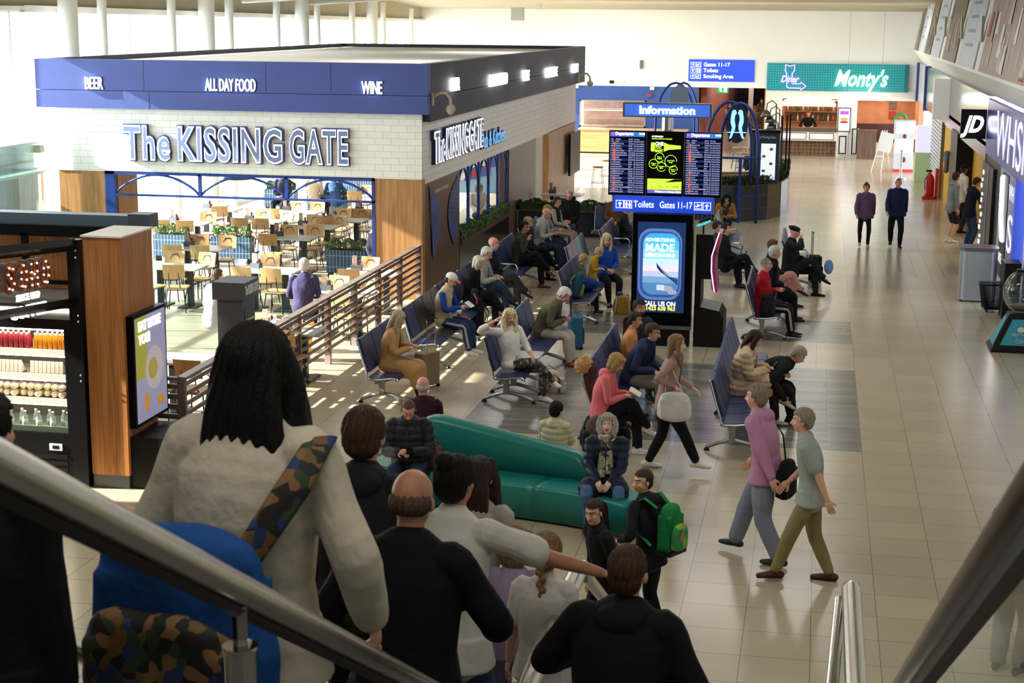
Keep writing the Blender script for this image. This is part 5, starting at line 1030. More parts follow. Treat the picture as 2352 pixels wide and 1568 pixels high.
# ================= BENCHES =================
seatm=mat('seat_navy','#26315c',.35,bump=.15,bscale=300); seatk=mat('seat_black','#22232b',.3,bump=.1,bscale=300)
def mkbench(label,loc,n,rz=0,kinds=None,arms=(),pitch=.565,tables=()):
    t=empty('airport_bench',(loc[0],loc[1],0),rz,label,'bench')   # local: row along +y, facing +x, seat front at x=0
    prof_b=[(-.60,.97),(-.585,.93),(-.52,.70),(-.47,.55),(-.455,.50)]; prof_s=[(-.44,.435),(-.40,.42),(-.25,.43),(-.08,.455),(-.02,.44),(0,.40)]
    def sheet(pr,y0,y1,th,m,name):
        b=MB(); k=len(pr)
        nrm=[]
        for i in range(k):
            d=unit(V3(pr[min(i+1,k-1)][0]-pr[max(i-1,0)][0],0,pr[min(i+1,k-1)][1]-pr[max(i-1,0)][1])); nrm.append((d[2],-d[0]))
        vs=[]
        for yy in (y0,y1):
            for (x,z) in pr: vs.append((x,yy,z))
            for (x,z),(nx,nz) in zip(pr,nrm): vs.append((x+nx*th,yy,z+nz*th))
        K=2*k; fs=[]
        for i in range(k-1):
            fs+=[(i,i+1,K+i+1,K+i),(k+i,K+k+i,K+k+i+1,k+i+1),(i,k+i,k+i+1,i+1),(K+i,K+i+1,K+k+i+1,K+k+i)]
        fs+=[(0,K,K+k,k),(k-1,K-1,2*K-1,K+k-1)]
        b.add(vs,fs); o=b.build(name,m,t,smooth='auto'); return o
    for i in range(n):
        y0=i*pitch+.02; y1=(i+1)*pitch-.01; kd=(kinds or {}).get(i,seatm)
        if i in tables:
            MB().rbox(-.46,0,y0,y1,.44,.465,.04).build('table_top',mat('bench_table','#b5b6ba',.35),t); continue
        sheet(prof_b,y0,y1,-.045,kd,'backrest'); sheet(prof_s,y0,y1,.04,kd,'seat')
    L=n*pitch
    full=[(p[0],p[1]) for p in prof_b]+[(-.45,.455),(-.43,.42),(-.40,.405),(-.25,.41),(-.08,.435),(-.02,.425),(.005,.39)]
    ends=[0,n]+list(arms)
    for e in ends:
        y=e*pitch; MB().tube([(x-.0,y,z) for x,z in full],(.014),6).build('side_frame',chrome,t,smooth=True)
    for e in arms:
        y=e*pitch; MB().tube([(-.47,y,.6),(-.4,y,.66),(-.1,y,.66),(-.05,y,.6),(-.08,y,.44)],(.018),6).build('armrest',chrome,t,smooth=True)
    MB().box(-.36,-.26,.05,L-.05,.33,.39).build('beam',mat('beam_grey','#9da1a3',.3,metal=.7),t)
    for y in ([.28,L-.28] if n<5 else [.28,L/2,L-.28]):
        MB().box(-.35,-.27,y-.03,y+.03,.12,.34).tube([(-.31,y,.16),(-.05,y,.1),(.08,y,.05)],.028,6).tube([(-.31,y,.16),(-.5,y,.1),(-.62,y,.05)],.028,6).build('leg',MATS['beam_grey'],t,smooth='auto')
        for x in (.09,-.63): MB().lathe([(.04,0),(.035,.015),(.018,.04),(.015,.06)],(x,y,0),10).build('foot',blackp,t)
    return t
XA,XC,XH,XJ=-5.65,-3.93,-2.27,-.5
mkbench('navy two seat end bench beside the fence, with the tan coat woman on it',(XA,21.55),3)
mkbench('navy and black bench beyond the tan coat woman, red cloth on its far end',(XA,24.05),4,kinds={1:seatk,2:seatk,3:seatk})
mkbench('navy bench by the pub wall, man in the orange and white cap on it',(XA,26.35),5,arms=(3,))
mkbench('navy bench by the pub wall, second from the cap man, under the arched window',(XA,29.9),6,arms=(2,))
mkbench('navy bench farthest along the pub wall, by the low planter',(XA,34.0),4,arms=(2,))
mkbench('navy bench facing the stairs, in front of the low hedge planter',(-6.2+1.0,38.1),4,rz=-PI/2)
mkbench('navy bench with an end seat table, woman in the white sweater on it',(XC,22.0),2)
mkbench('navy bench with a grey table top, old man in the olive blazer on it',(XC,23.2),4,tables=(0,))
mkbench('navy bench with backpacks and the family sitting on it',(XC+.05,28.35),4,kinds={})
mkbench('bench with purple and teal seats behind the family',(XC-.3,31.4),4,kinds={0:mat('seat_purple','#6a4a68',.4),1:MATS['seat_purple'],2:mat('seat_teal','#3f7a78',.4)})
mkbench('navy bench left of the departure boards, person in dark green on it',(XC,34.2),4,arms=(2,))
mkbench('navy bench with a brown fur trimmed coat over its near end',(XH,20.2),6,arms=(4,))
mkbench('long navy bench on the right with the woman in the beige puffer coat',(XJ-.1,20.0),8,arms=())
mkbench('navy bench of the man in the red jacket, beside the walkway',(XJ,27.6),4)
mkbench('navy bench of the man on the phone, farthest along the walkway',(XJ+.45,33.4),4,arms=(2,))
mkbench('navy bench behind the advertising totem, near one of two',(-1.45,34.6),2,arms=(1,))
mkbench('navy bench behind the advertising totem, far one of two',(-1.65,37.0),3,arms=(1,))
# ================= TEAL SOFA =================
tealm=mat('teal_leather','#1c7c77',.28,noise=.06,nscale=2,bump=.08,bscale=120)
def sweep(cen,prof,name,parent,m):   # cen: list of (x,y,scale_z) ; prof: (offset across, z) closed
    b=MB(); n=len(cen); k=len(prof(0)) 
    vs=[]
    for i in range(n):
        p=np.array(cen[i],float); d=unit(np.array(cen[min(i+1,n-1)],float)-np.array(cen[max(i-1,0)],float)); nn=np.array([-d[1],d[0]])
        for (o,z) in prof(i/(n-1)): vs.append((p[0]+nn[0]*o,p[1]+nn[1]*o,z))
    fs=[(i*k+j,(i+1)*k+j,(i+1)*k+(j+1)%k,i*k+(j+1)%k) for i in range(n-1) for j in range(k)]
    fs+=[tuple(range(k))[::-1],tuple(range((n-1)*k,n*k))]
    b.add(vs,fs); o=b.build(name,m,parent,smooth=True); return o
def bez(P,n=24):
    P=[np.array(p,float) for p in P]; out=[]; K=len(P)-1
    for i in range(n+1):
        t=i/n; out.append(sum(math.comb(K,j)*(1-t)**(K-j)*t**j*P[j] for j in range(K+1)))
    return out
sofa=empty('curved_sofa',(-3.3,17.2,0),0,'long curved teal leather island sofa with a wave shaped backrest','sofa')
off=np.array([-3.3,17.2])
fl=[np.array(q)-off for q in ((-5.05,17.4),(-4.4,17.15),(-3.7,16.88),(-3.0,16.9),(-2.35,16.75),(-1.8,16.35))]
fr_=bez(fl,36)
def rprof(o0,o1,z0,z1,r=.05):
    P=[]
    for (cx,cz_,a0) in ((o1-r,z1-r,0),(o0+r,z1-r,90),(o0+.01,z0,180),(o1-.01,z0,270)):
        if z0==cz_: P.append((cx,z0)); continue
        for i in range(5): q=math.radians(a0+90*i/4); P.append((cx+r*math.cos(q),cz_+r*math.sin(q)))
    return P
cuts=[0,.30,.66,1.0]
for i in range(3):
    a_=int(36*cuts[i]); c_=int(36*cuts[i+1])
    for nm,o0,o1 in (('front_seat_cushion',0,.52),('rear_seat_cushion',.78,1.3)):
        if nm[0]=='r' and i==2: continue
        sweep(fr_[a_:c_+1],lambda t,o0=o0,o1=o1: rprof(o0,o1,.03,.40,.05),nm,sofa,tealm)
def bp(t):
    s=min(1,t/.16); rise=math.sin(s*PI/2)**.8; fall=1-max(0,(t-.2)/.8)**1.15
    hgt=(.12+.16*rise if t<.93 else .28*math.sqrt(max(0,(1-t)/.07)))+.26*rise*max(0.0,fall); zt__=.38+hgt
    w0=.13+.02; P=[]
    n=10
    P.append((.46,.35)); 
    for i in range(n+1):
        q=PI*i/n; P.append((.74-.16*math.cos(q) if False else .64-.13*math.cos(q)*(1),zt__-.1+.1*math.sin(q)))
    P.append((.82,.35)); return P[::-1]
b0_=fr_[3:29]; sweep(b0_,bp,'backrest',sofa,tealm)
MB().add([(p[0]+.04*0,p[1]+.06,0.0) for p in fr_]+[(p[0],p[1]+.06,.04) for p in fr_]+[(p[0],p[1]+1.2,0.0) for p in fr_]+[(p[0],p[1]+1.2,.04) for p in fr_],[(i,i+1,37+i+1,37+i) for i in range(36)]).build('plinth',blackp,sofa)
# ================= STAIR =================
stairm=mat('stair_grey','#6f6c68',.5,noise=.1,nscale=10)
b=MB(); b.box(-2.45,.6,5.9,8.6,1.55,1.7)
for i in range(10): y=8.6+i*.36; b.box(-2.45,.6,y,y+.36,max(0,1.7-(i+1)*.17-.2),1.7-(i+1)*.17)
for i in range(12): y=5.9-(i+1)*.309; b.box(-2.45,.6,y,y+.309,1.5+i*.17,1.7+(i+1)*.17)
b.box(-2.45,.6,-3,2.2,3.6,3.74)
st(b.build('floor_stairs',stairm))
def stz(y): return 1.7 if 5.9<=y<=8.6 else (1.7+.17*math.ceil((5.9-y)/.309) if y<5.9 else max(0,1.7-.17*math.ceil((y-8.6)/.36)))
def rail(t,pts,r=.042,name='handrail',m=None): MB().tube(pts,r,24,round_=False).build(name,m or steel,t,smooth='auto')
RX=-1.25
rl=empty('stair_handrail',(RX,0,0),0,'thick steel handrail crossing the lower left, sloping down to the right','handrail')
za=lambda y: 4.741-.556*(y-2.285)
rail(rl,[(0,1.0,za(1.0)),(0,5.85,za(5.85))],.037)
MB().tube([(0,1.0,za(1.0)-.052),(0,5.9,za(5.9)-.052)],.016,4,round_=False).build('under_channel',blackp,rl)
yp=3.33
MB().tube([(0,yp,za(yp)-.04),(0,yp+.005,za(yp)-.15)],(.018),4,side=(1,0,0),round_=False).build('bracket',steelp,rl); MB().lathe([(.038,stz(yp)),(.038,za(yp)-.15),(.041,za(yp)-.145),(.041,za(yp)-.135),(.03,za(yp)-.135)],(0,yp,0),28).build('post',steelp,rl,smooth='auto')
rl=empty('stair_handrail',(-1.14,0,0),0,'steel landing handrail at bottom centre, its rounded end pointing at the boys','handrail')
rail(rl,[(0,5.9,2.58),(0,8.1,2.58)],.048); MB().tube([(0,8.05,2.58),(.01,8.13,2.575)],.048,20).build('end_cap',steelp,rl,smooth=True)
rail(rl,[(.04,8.1,2.54),(.04,9.7,1.7)],.033,'lower_rail'); MB().lathe([(.055,1.7),(.055,2.3),(.045,2.31)],(0.0,7.5,0),24).build('post',steelp,rl,smooth='auto'); MB().box(-.01,.01,7.48,7.52,2.3,2.55).build('bracket',steelp,rl)
rl=empty('stair_handrail',(.262,0,0),0,'steel landing handrail at the lower right with a rounded end','handrail')
rail(rl,[(0,5.9,2.67),(0,7.8,2.67)],.048); MB().tube([(0,7.75,2.67),(0,7.84,2.665)],.048,20).build('end_cap',steelp,rl,smooth=True)
rail(rl,[(-.05,7.8,2.62),(-.14,6.3,2.0)],.03,'lower_rail')
MB().box(-.006,.006,6.2,7.8,1.8,2.5).build('glass_panel',GL,rl)
dkb=mat('bronze_rail','#6a5236',.28,metal=.75)
rl=empty('stair_handrail',(.4,0,0),0,'dark bronze handrail with a glass balustrade in the bottom right corner','handrail')
zb_=lambda y: 4.557-.547*(y-2.96)
rail(rl,[(0,1.4,zb_(1.4)),(0,5.9,zb_(5.9))],.05,'handrail',dkb)
b=MB(); b.add([(.02,1.4,zb_(1.4)-.05),(.02,5.9,zb_(5.9)-.05),(.02,5.9,zb_(5.9)-.1),(.02,1.4,zb_(1.4)-.1),(-.02,1.4,zb_(1.4)-.05),(-.02,5.9,zb_(5.9)-.05),(-.02,5.9,zb_(5.9)-.1),(-.02,1.4,zb_(1.4)-.1)],[(0,1,2,3),(7,6,5,4),(0,4,5,1),(3,2,6,7)]); b.build('channel',blackp,rl)
b=MB(); b.add([(0,1.4,zb_(1.4)-.1),(0,4.6,zb_(4.6)-.1),(0,4.6,zb_(4.6)-1.0),(0,1.4,zb_(1.4)-1.0)],[(0,1,2,3)]); b.add([(0,4.64,zb_(4.64)-.1),(0,5.9,zb_(5.9)-.1),(0,5.9,zb_(5.9)-1),(0,4.64,zb_(4.64)-1)],[(0,1,2,3)]); b.build('glass_panel',GL,rl)
rl=empty('stair_handrail',(-2.4,0,0),0,'slim steel handrail low at the left, behind the dark figure','handrail')
rail(rl,[(0,3.6,3.355+.59*1.15),(0,5.9,3.355-.59*1.15)],.028)
# ================= PEOPLE =================
TAU=2*PI
def rotm(ax,deg):
    return np.array(Matrix.Rotation(math.radians(deg),3,ax))
def ik(a,t,l1,l2,pole):
    a=np.array(a,float);t=np.array(t,float);d=t-a;L=np.linalg.norm(d);u=unit(d);L=min(max(L,abs(l1-l2)+.02),(l1+l2)*.999)
    x=(l1*l1-l2*l2+L*L)/(2*L);h=math.sqrt(max(0,l1*l1-x*x));p=np.array(pole,float);p=unit(p-u*(p@u))
    return a+u*x+p*h,a+u*L
def smooth_path(P,R,n=3):
    P=[np.array(p,float) for p in P];R=[np.array(r if isinstance(r,(tuple,list,np.ndarray)) else (r,r),float) for r in R];oP=[];oR=[];k=len(P)
    for i in range(k-1):
        p0=P[max(i-1,0)];p1=P[i];p2=P[i+1];p3=P[min(i+2,k-1)]
        for j in range(n):
            t=j/n; oP.append(.5*((2*p1)+(-p0+p2)*t+(2*p0-5*p1+4*p2-p3)*t*t+(-p0+3*p1-3*p2+p3)*t**3)); s=t*t*(3-2*t); oR.append(tuple(R[i]*(1-s)+R[i+1]*s))
    oP.append(P[-1]);oR.append(tuple(R[-1])); return oP,oR
_rs=np.random.RandomState(3); WK=_rs.randn(10,3); WK/=np.linalg.norm(WK,axis=1)[:,None]; WF=_rs.uniform(8,30,10); WP=_rs.uniform(0,6,10)
def displace(me,fn):
    n=len(me.vertices); c=np.empty(n*3); me.vertices.foreach_get('co',c); c=c.reshape(-1,3); nn=np.empty(n*3); me.vertices.foreach_get('normal',nn); nn=nn.reshape(-1,3)
    c=c+nn*fn(c)[:,None]; me.vertices.foreach_set('co',c.ravel()); me.update()
def wrinkle(c,k=1):
    s=0
    for i in range(10): s=s+np.sin((c@WK[i])*WF[i]*k+WP[i]+1.5*np.sin((c@WK[(i+3)%10])*6*k))
    return s/10
def finish(me,name,m,parent,smooth=True):
    me.name=name; me.materials.clear()
    for q in (m if isinstance(m,(list,tuple)) else [m]): me.materials.append(q)
    me.polygons.foreach_set('use_smooth',[True]*len(me.polygons)); o=bpy.data.objects.new(name,me); COL.objects.link(o); o.parent=parent; return o
SK={'fair':'#d9a58a','pale':'#e3b9a3','tan':'#b98262','brown':'#8a5a42','pink':'#d99a86'}
def skinmat(k): return mat('skin_'+k,SK[k],.5,noise=.06,nscale=20)
lipm=mat('lips','#a8584f',.45); eyew=mat('eye_white','#e6e2dc',.3); eyed=mat('eye_dark','#2a201c',.2)
def hairmat(c): return mat('hair_'+c.strip('#'),c,.55,noise=.35,nscale=14,stretch=(5,5,.7),bump=.5,bscale=40,spec=.25)
def fabric(c,rough=.8,noise=.08): return mat('cloth_'+c.strip('#'),c,rough,noise=noise,nscale=6,bump=.55,bscale=13,spec=.2)
def hand(V,wrist,fd,pn,side,curl=35,sc=1):
    # V: MB ; fd finger direction, pn palm normal (palm faces pn)
    fd=unit(fd); pn=unit(pn-fd*(pn@fd)); sx=np.cross(fd,pn)*side
    pc=wrist+fd*.045*sc
    R=np.stack([sx,pn,fd],1); V.ell(pc,(.04*sc,.017*sc,.052*sc),R,12,8); V.ell(wrist,(.026*sc,.021*sc,.03*sc),R,10,6)
    L=[.07,.08,.075,.06]
    for i in range(4):
        b=wrist+fd*.088*sc+sx*(-.028+.019*i)*sc; pts=[b]; d=fd.copy(); rad=[.0085*sc]
        for j,f in enumerate((.45,.32,.23)):
            a=math.radians(curl*(.7+.25*j+.08*i)); 
            d=unit(d*math.cos(a)+pn*math.sin(a)) if j else unit(d*math.cos(a*.6)+pn*math.sin(a*.6)); pts.append(pts[-1]+d*L[i]*f*sc); rad.append((.0082-.001*j)*sc)
        V.tube(pts,rad,6)
    b=wrist+fd*.03*sc-sx*.03*sc; d=unit(fd*.7-sx*.6+pn*.35); V.tube([b,b+d*.035*sc,b+unit(d+fd*.5+pn*.3)*.06*sc],[.011*sc,.0095*sc,.008*sc],6)
def head_shape(V,T,s,jaw=1.0):
    def E(c,r,R=None): V.ell(T(c),tuple(q*s for q in r),HR if R is None else HR@R)
    HR=T.R
    E((0,-.012,.03),(.077,.095,.088)); E((0,.028,-.03),(.06*jaw,.06,.085)); E((0,.035,-.088),(.036*jaw,.04,.026)); E((0,.0,-.05),(.062*jaw,.055,.05))
    V.tube([T(p) for p in ((0,.082,.012),(0,.098,-.015),(0,.108,-.03))],[.009*s,.012*s,.014*s],8); E((.011,.098,-.034),(.009,.009,.007)); E((-.011,.098,-.034),(.009,.009,.007))
    E((0,.078,.028),(.045,.016,.012)); E((0,.084,-.062),(.022,.012,.009)); E((.035,.062,-.028),(.02,.018,.02)); E((-.035,.062,-.028),(.02,.018,.02))
    for q in (-1,1): E((q*.077,-.008,-.012),(.009,.02,.03),rotm('Z',q*-20))
class HT:
    def __init__(s,c,R,k): s.c=c;s.R=R;s.k=k
    def __call__(s,p): return s.c+s.R@(np.array(p,float)*s.k)
def hair_mesh(style,T,s,vox):
    V=MB(); HR=T.R
    def E(c,r,R=None): V.ell(T(c),tuple(q*s for q in r),HR if R is None else HR@R,16,12)
    cut=None
    if style in('short','crop','curly','bob','long','bun','pony','plait','side'): 
        th={'crop':.004,'curly':.016,'short':.012}.get(style,.012)
        E((0,-.014,.034),(.079+th,.098+th,.088+th)); E((0,-.045,-.01),(.07+th,.058+th,.08))
    if style=='fringe_bald': E((0,-.03,-.005),(.083,.085,.06))
    if style=='side': E((.02,.06,.085),(.06,.04,.03))
    if style=='bob':
        for q in (-1,1): V.tube([T(p) for p in ((q*.06,.02,.07),(q*.088,.015,.0),(q*.085,.02,-.07),(q*.07,.03,-.115))],[(.03*s,.045*s)]*3+[(.02*s,.03*s)],10)
        E((0,-.05,-.06),(.085,.05,.075)); E((0,.07,.085),(.06,.03,.02))
    if style=='long':
        for q in (-1,1): V.tube([T(p) for p in ((q*.05,.03,.09),(q*.088,.02,.0),(q*.092,.03,-.1),(q*.085,.05,-.2),(q*.07,.06,-.27))],[(.025*s,.04*s)]*3+[(.028*s,.04*s),(.012*s,.02*s)],10)
        V.tube([T(p) for p in ((0,-.06,.05),(0,-.085,-.06),(0,-.09,-.18),(0,-.085,-.3))],[(.08*s,.05*s),(.095*s,.045*s),(.1*s,.035*s),(.05*s,.02*s)],14,side=HR@V3(1,0,0))
    if style=='longer':
        E((0,-.014,.034),(.095,.112,.1)); E((0,-.045,-.03),(.095,.075,.1))
        for q in (-1,1): V.tube([T(p) for p in ((q*.06,-.0,.04),(q*.1,.0,-.06),(q*.12,-.01,-.2),(q*.11,.0,-.34))],[(.03*s,.05*s)]*2+[(.045*s,.05*s),(.03*s,.03*s)],10)
        V.tube([T(p) for p in ((0,-.06,.05),(0,-.085,-.1),(0,-.1,-.26),(0,-.09,-.42))],[(.09*s,.05*s),(.115*s,.05*s),(.14*s,.045*s),(.08*s,.02*s)],14,side=HR@V3(1,0,0))
    if style=='bun': E((0,-.085,.115),(.05,.05,.045))
    if style=='pony': V.tube([T(p) for p in ((0,-.1,.03),(0,-.15,.0),(0,-.16,-.08),(0,-.13,-.16))],[.03*s,.035*s,.03*s,.01*s],10)
    if style=='plait':
        P=[T((.0,-.1,.0)),T((0,-.13,-.05))]; 
        for i in range(9): V.ell(T((0.008*(-1)**i,-.125+.002*i,-.04-.035*i)),tuple(q*s for q in (.026-.001*i,.022,.026)),HR,10,7)
    if style=='hijab' or style=='hood': E((0,-.01,.025),(.1,.115,.115)); E((0,.0,-.09),(.1,.09,.08))
    if style=='cap': 
        E((0,-.01,.045),(.088,.108,.085))
    if style=='beret': E((.02,-.03,.075),(.11,.12,.045)); E((0,-.02,.04),(.086,.104,.06))
    if style in ('none',) or not V.V: return None
    me=remesh(V,vox,3)
    # open the face
    n=len(me.vertices); c=np.empty(n*3); me.vertices.foreach_get('co',c); c=(c.reshape(-1,3)-T.c)@HR/s
    hl={'short':.062,'crop':.062,'curly':.06,'side':.062,'bob':.045,'long':.055,'longer':.055,'bun':.066,'pony':.066,'plait':.06,'hijab':.05,'hood':.05,'cap':.03,'beret':.04,'fringe_bald':-.2}[style]
    wx={'long':.062,'longer':.062,'bob':.062}.get(style,.2)
    front=c[:,1]>(.018 if style not in('long','bob','longer') else .05)
    kill=front&(c[:,2]<hl)&(np.abs(c[:,0])<wx)&(c[:,2]>-.13)
    if style in('short','crop','side','curly','bun','pony','plait'): kill|=(c[:,2]<-.005)&(c[:,1]>-.035)|(c[:,2]<-.085)&(np.abs(c[:,0])>.05 if style in('pony','plait') else True)&(c[:,1]>-.3)&(c[:,1]<-.0 if style not in('pony','plait') else c[:,1]>-.09)
    if style=='fringe_bald': kill=(c[:,2]>.03)|(c[:,1]>.0)|(c[:,2]<-.055)
    if style=='cap': kill=c[:,2]<.022
    if style=='beret': kill=c[:,2]<.03
    import bmesh
    bm=bmesh.new(); bm.from_mesh(me); bm.verts.ensure_lookup_table(); bmesh.ops.delete(bm,geom=[bm.verts[i] for i in np.nonzero(kill)[0]],context='VERTS'); bm.to_mesh(me); bm.free()
    if style not in('cap','beret','hijab','hood'):
        R2=HR
        def fn(c):
            l=(c-T.c)@R2/s; a=np.arctan2(l[:,0],l[:,1]); return s*.0035*np.sin(a*(26 if style!='curly' else 9)+l[:,2]*(20 if style!='curly' else 70)+3*np.sin(l[:,2]*14))
        displace(me,fn)
    return me
def person(label,pos,face,H=1.7,pose='stand',skin='fair',hair='short',hc='#4a3526',top='#333333',topk='jacket',bot='#222430',botk='trousers',shoe='#222222',sole=None,
           hands=None,feet=None,lean=None,curve=8,twist=0,side=0,hyaw=0,hpitch=0,hroll=0,puff=0,fat=1.0,hem=None,hood=False,pz=None,far=False,glasses=False,beard=None,cuff=0,elbow=None,
           scarf=None,collar=None,quilt=False,knees=None,vox=None,palm=None,curl=30,cat='person',bare=False,zip_=False,stripes=False):
    s=H/1.75; child=H<1.4
    sit=pose.startswith('sit')
    pz=pz if pz is not None else ((.55 if sit else .93)/1)
    lean=lean if lean is not None else (-6 if sit else 2)
    pel=V3(0,0,pz if not sit else pz/s)
    d1=V3(math.sin(math.radians(side)),math.sin(math.radians(lean)),math.cos(math.radians(lean))); d1=unit(d1)
    l2=lean+curve; d2=unit(V3(math.sin(math.radians(side*1.2)),math.sin(math.radians(l2)),math.cos(math.radians(l2))))
    chest=pel+d1*.29; neck=chest+d2*.24
    tw=math.radians(twist); ax=V3(math.cos(tw),math.sin(tw),0); ax=unit(ax-d2*(ax@d2))
    shz=neck-d2*.05; sw=.185 if not child else .165
    shp={-1:shz-ax*sw,1:shz+ax*sw}
    hs=1.0 if not child else 1.13+max(0,(1.4-H))*.35
    nd=unit(d2*.55+V3(0,0,.6)+V3(0,.25,0)); nk2=neck+nd*.065
    HR=rotm('Z',hyaw+twist*.3)@rotm('X',-hpitch)@rotm('Y',hroll)
    hc_=nk2+HR@V3(0,.012,.105*hs); T=HT(hc_*s,HR,s*hs)
    # limbs
    hipx=.088
    F={-1:(-.1,0,.07),1:(.1,0,.07)}
    if pose=='walk': F={-1:(-.08,.28,.08),1:(.09,-.3,.16)}
    if sit: F={-1:(-.1,.5,.07/s),1:(.1,.5,.07/s)}
    if pose=='sitcross': F={-1:(-.07,.5,.07/s),1:(-.12,.62,.36)}
    if pose=='sitcross2': F={1:(.07,.5,.07/s),-1:(.12,.62,.36)}
    if pose=='sitout': F={-1:(-.06,.72,.07/s),1:(.08,.66,.07/s)}
    if feet: F={-1:feet[0],1:feet[1]}
    Hd={-1:(-.25,.05,-.07),1:(.25,.05,-.07)}
    if pose=='walk': Hd={-1:(-.24,-.16,-.03),1:(.24,.24,-.0)}
    if sit: Hd={-1:(-.07,.26,.13),1:(.07,.27,.12)}
    HP={'phone':((-.07,.33,.26),(.06,.33,.24)),'read':((-.09,.33,.24),(.09,.33,.24)),'crossed':((-.02+.12,.22,.27),(-.12,.24,.25)),'lap':((-.06,.24,.12),(.06,.25,.13)),'knees':((-.14,.36,.12),(.14,.36,.12))}
    if hands in HP: Hd={-1:HP[hands][0],1:HP[hands][1]}
    elif hands: Hd={-1:hands[0] or Hd[-1],1:hands[1] or Hd[1]}
    leg={};arm={}
    for q in (-1,1):
        hip=pel+V3(q*hipx,0,-.03); kp=V3(q*.18,1,.35) if not sit else V3(q*.12,.45,1)
        if knees: kp=V3(*knees[(q+1)//2])
        k_,a_=ik(hip,V3(*F[q]),.44,.42,kp); leg[q]=(hip,k_,a_)
        el=(V3(q*.7,-.6,-.5) if (sit or hands) else V3(q*.25,-1,-.2)) if not elbow else V3(*elbow[(q+1)//2])
        tgt=pel+V3(*Hd[q]); e_,w_=ik(shp[q],tgt,.29,.26,el); arm[q]=(shp[q],e_,w_)
    S_=lambda p: np.array(p)*s
    vx=(vox or (.013 if far else .011))*s
    # body
    B=MB()
    def torso(V,g,z0=-.09,neckr=True,belly=0,chestg=1,top=.53):
        st_=[(-.09,.155,.115),(.0,.168,.125),(.13,.142,.108),(.3,.165,.118),(.42,.172,.105),(.5,.11,.075)]
        P=[];R=[]
        for z,a,b_ in st_:
            if z<z0-.001: continue
            p=pel+d1*z if z<.29 else chest+d2*(z-.29); k=fat if z<.35 else 1+(fat-1)*.4
            P.append(S_(p+V3(0,.012*(belly if z<.35 else 0),0))); R.append(((a*k+g)*s,(b_*k+g+ (belly*.02 if z<.2 else 0))*s))
        P2,R2=smooth_path(P,R,2); V.tube(P2,R2,18,side=ax)
    torso(B,-.012)
    B.tube([S_(neck-d2*.04),S_(nk2),S_(nk2+nd*.05)],[.062*s,.054*s,.052*s],12); head_shape(B,T,s*hs,1 if not child else .97)
    for q in (-1,1):
        sh_,e_,w_=arm[q]; P2,R2=smooth_path([S_(sh_-ax*q*.03),S_(sh_),S_(sh_+(e_-sh_)*.5),S_(e_),S_(e_+(w_-e_)*.35),S_(w_)],[.055*s,.052*s,.045*s,.038*s,.037*s,.024*s],2); B.tube(P2,R2,12)
        h_,k_,a_=leg[q]; P2,R2=smooth_path([S_(h_),S_(h_+(k_-h_)*.5),S_(k_),S_(k_+(a_-k_)*.35),S_(a_)],[.082*s,.07*s,.052*s,.05*s,.034*s],2); B.tube(P2,R2,12)
        B.ell(S_(a_+V3(0,.03,-.03)),(.03*s,.06*s,.03*s))
    me=remesh(B,vx if not far else vx,3)
    X=MB()
    for q in (-1,1):
        sh_,e_,w_=arm[q]; fd=unit(w_-e_); pn=V3(-q*.5,.2,-.8) if (sit or hands) else V3(-q,0,0)
        if palm: pn=V3(*palm[(q+1)//2])
        hd=MB(); hand(hd,S_(w_),fd,pn,q,curl,s*(1 if not child else .95)); X.add(hd.V,hd.F)
    nh=len(X.F); eyes=MB()
    for q in (-1,1):
        eyes.ell(T((q*.029,.079,.008)),(.0115*s*hs,.007*s*hs,.0065*s*hs),HR,8,6)
    ne=len(eyes.F)
    for q in (-1,1): eyes.ell(T((q*.029,.0845,.008)),(.0058*s*hs,.003*s*hs,.0058*s*hs),HR,8,6)
    np_=len(eyes.F)-ne
    hm=X.mesh('h'); em=eyes.mesh('e')
    import bmesh
    bm=bmesh.new(); bm.from_mesh(me); n0=len(bm.faces); bm.from_mesh(hm); n1=len(bm.faces); bm.from_mesh(em); bm.to_mesh(me); bm.free(); bpy.data.meshes.remove(hm); bpy.data.meshes.remove(em)
    root=finish(me,'person',[skinmat(skin),lipm,eyew,eyed,hairmat(hc)],None); N=len(me.polygons)
    cc=np.empty(N*3); me.polygons.foreach_get('center',cc); l=(cc.reshape(-1,3)-T.c)@HR/(s*hs); mi=np.zeros(N,int)
    mi[(np.abs(l[:,0])<.024)&(np.abs(l[:,2]+.062)<.0075)&(l[:,1]>.07)]=1
    mi[(np.abs(np.abs(l[:,0])-.03)<.02)&(np.abs(l[:,2]-.028)<.0055)&(l[:,1]>.055)]=4
    if beard: mi[(l[:,2]<-.045)&(l[:,1]>.02)&(l[:,2]>-.13)&~((np.abs(l[:,0])<.018)&(np.abs(l[:,2]+.062)<.007))]=4
    if hair=='shaved': mi[(l[:,2]>.0)&(l[:,1]<.03)&(l[:,2]<.2)|((l[:,2]>.07)&(l[:,1]<.07)&(l[:,2]<.2))]=4
    mi[n0:n1]=0; mi[n1:n1+ne]=2; mi[n1+ne:]=3
    me.polygons.foreach_set('material_index',mi)
    root.location=tuple(map(float,pos)); root.rotation_euler=(0,0,math.radians(face-90)); tag(root,label,cat)
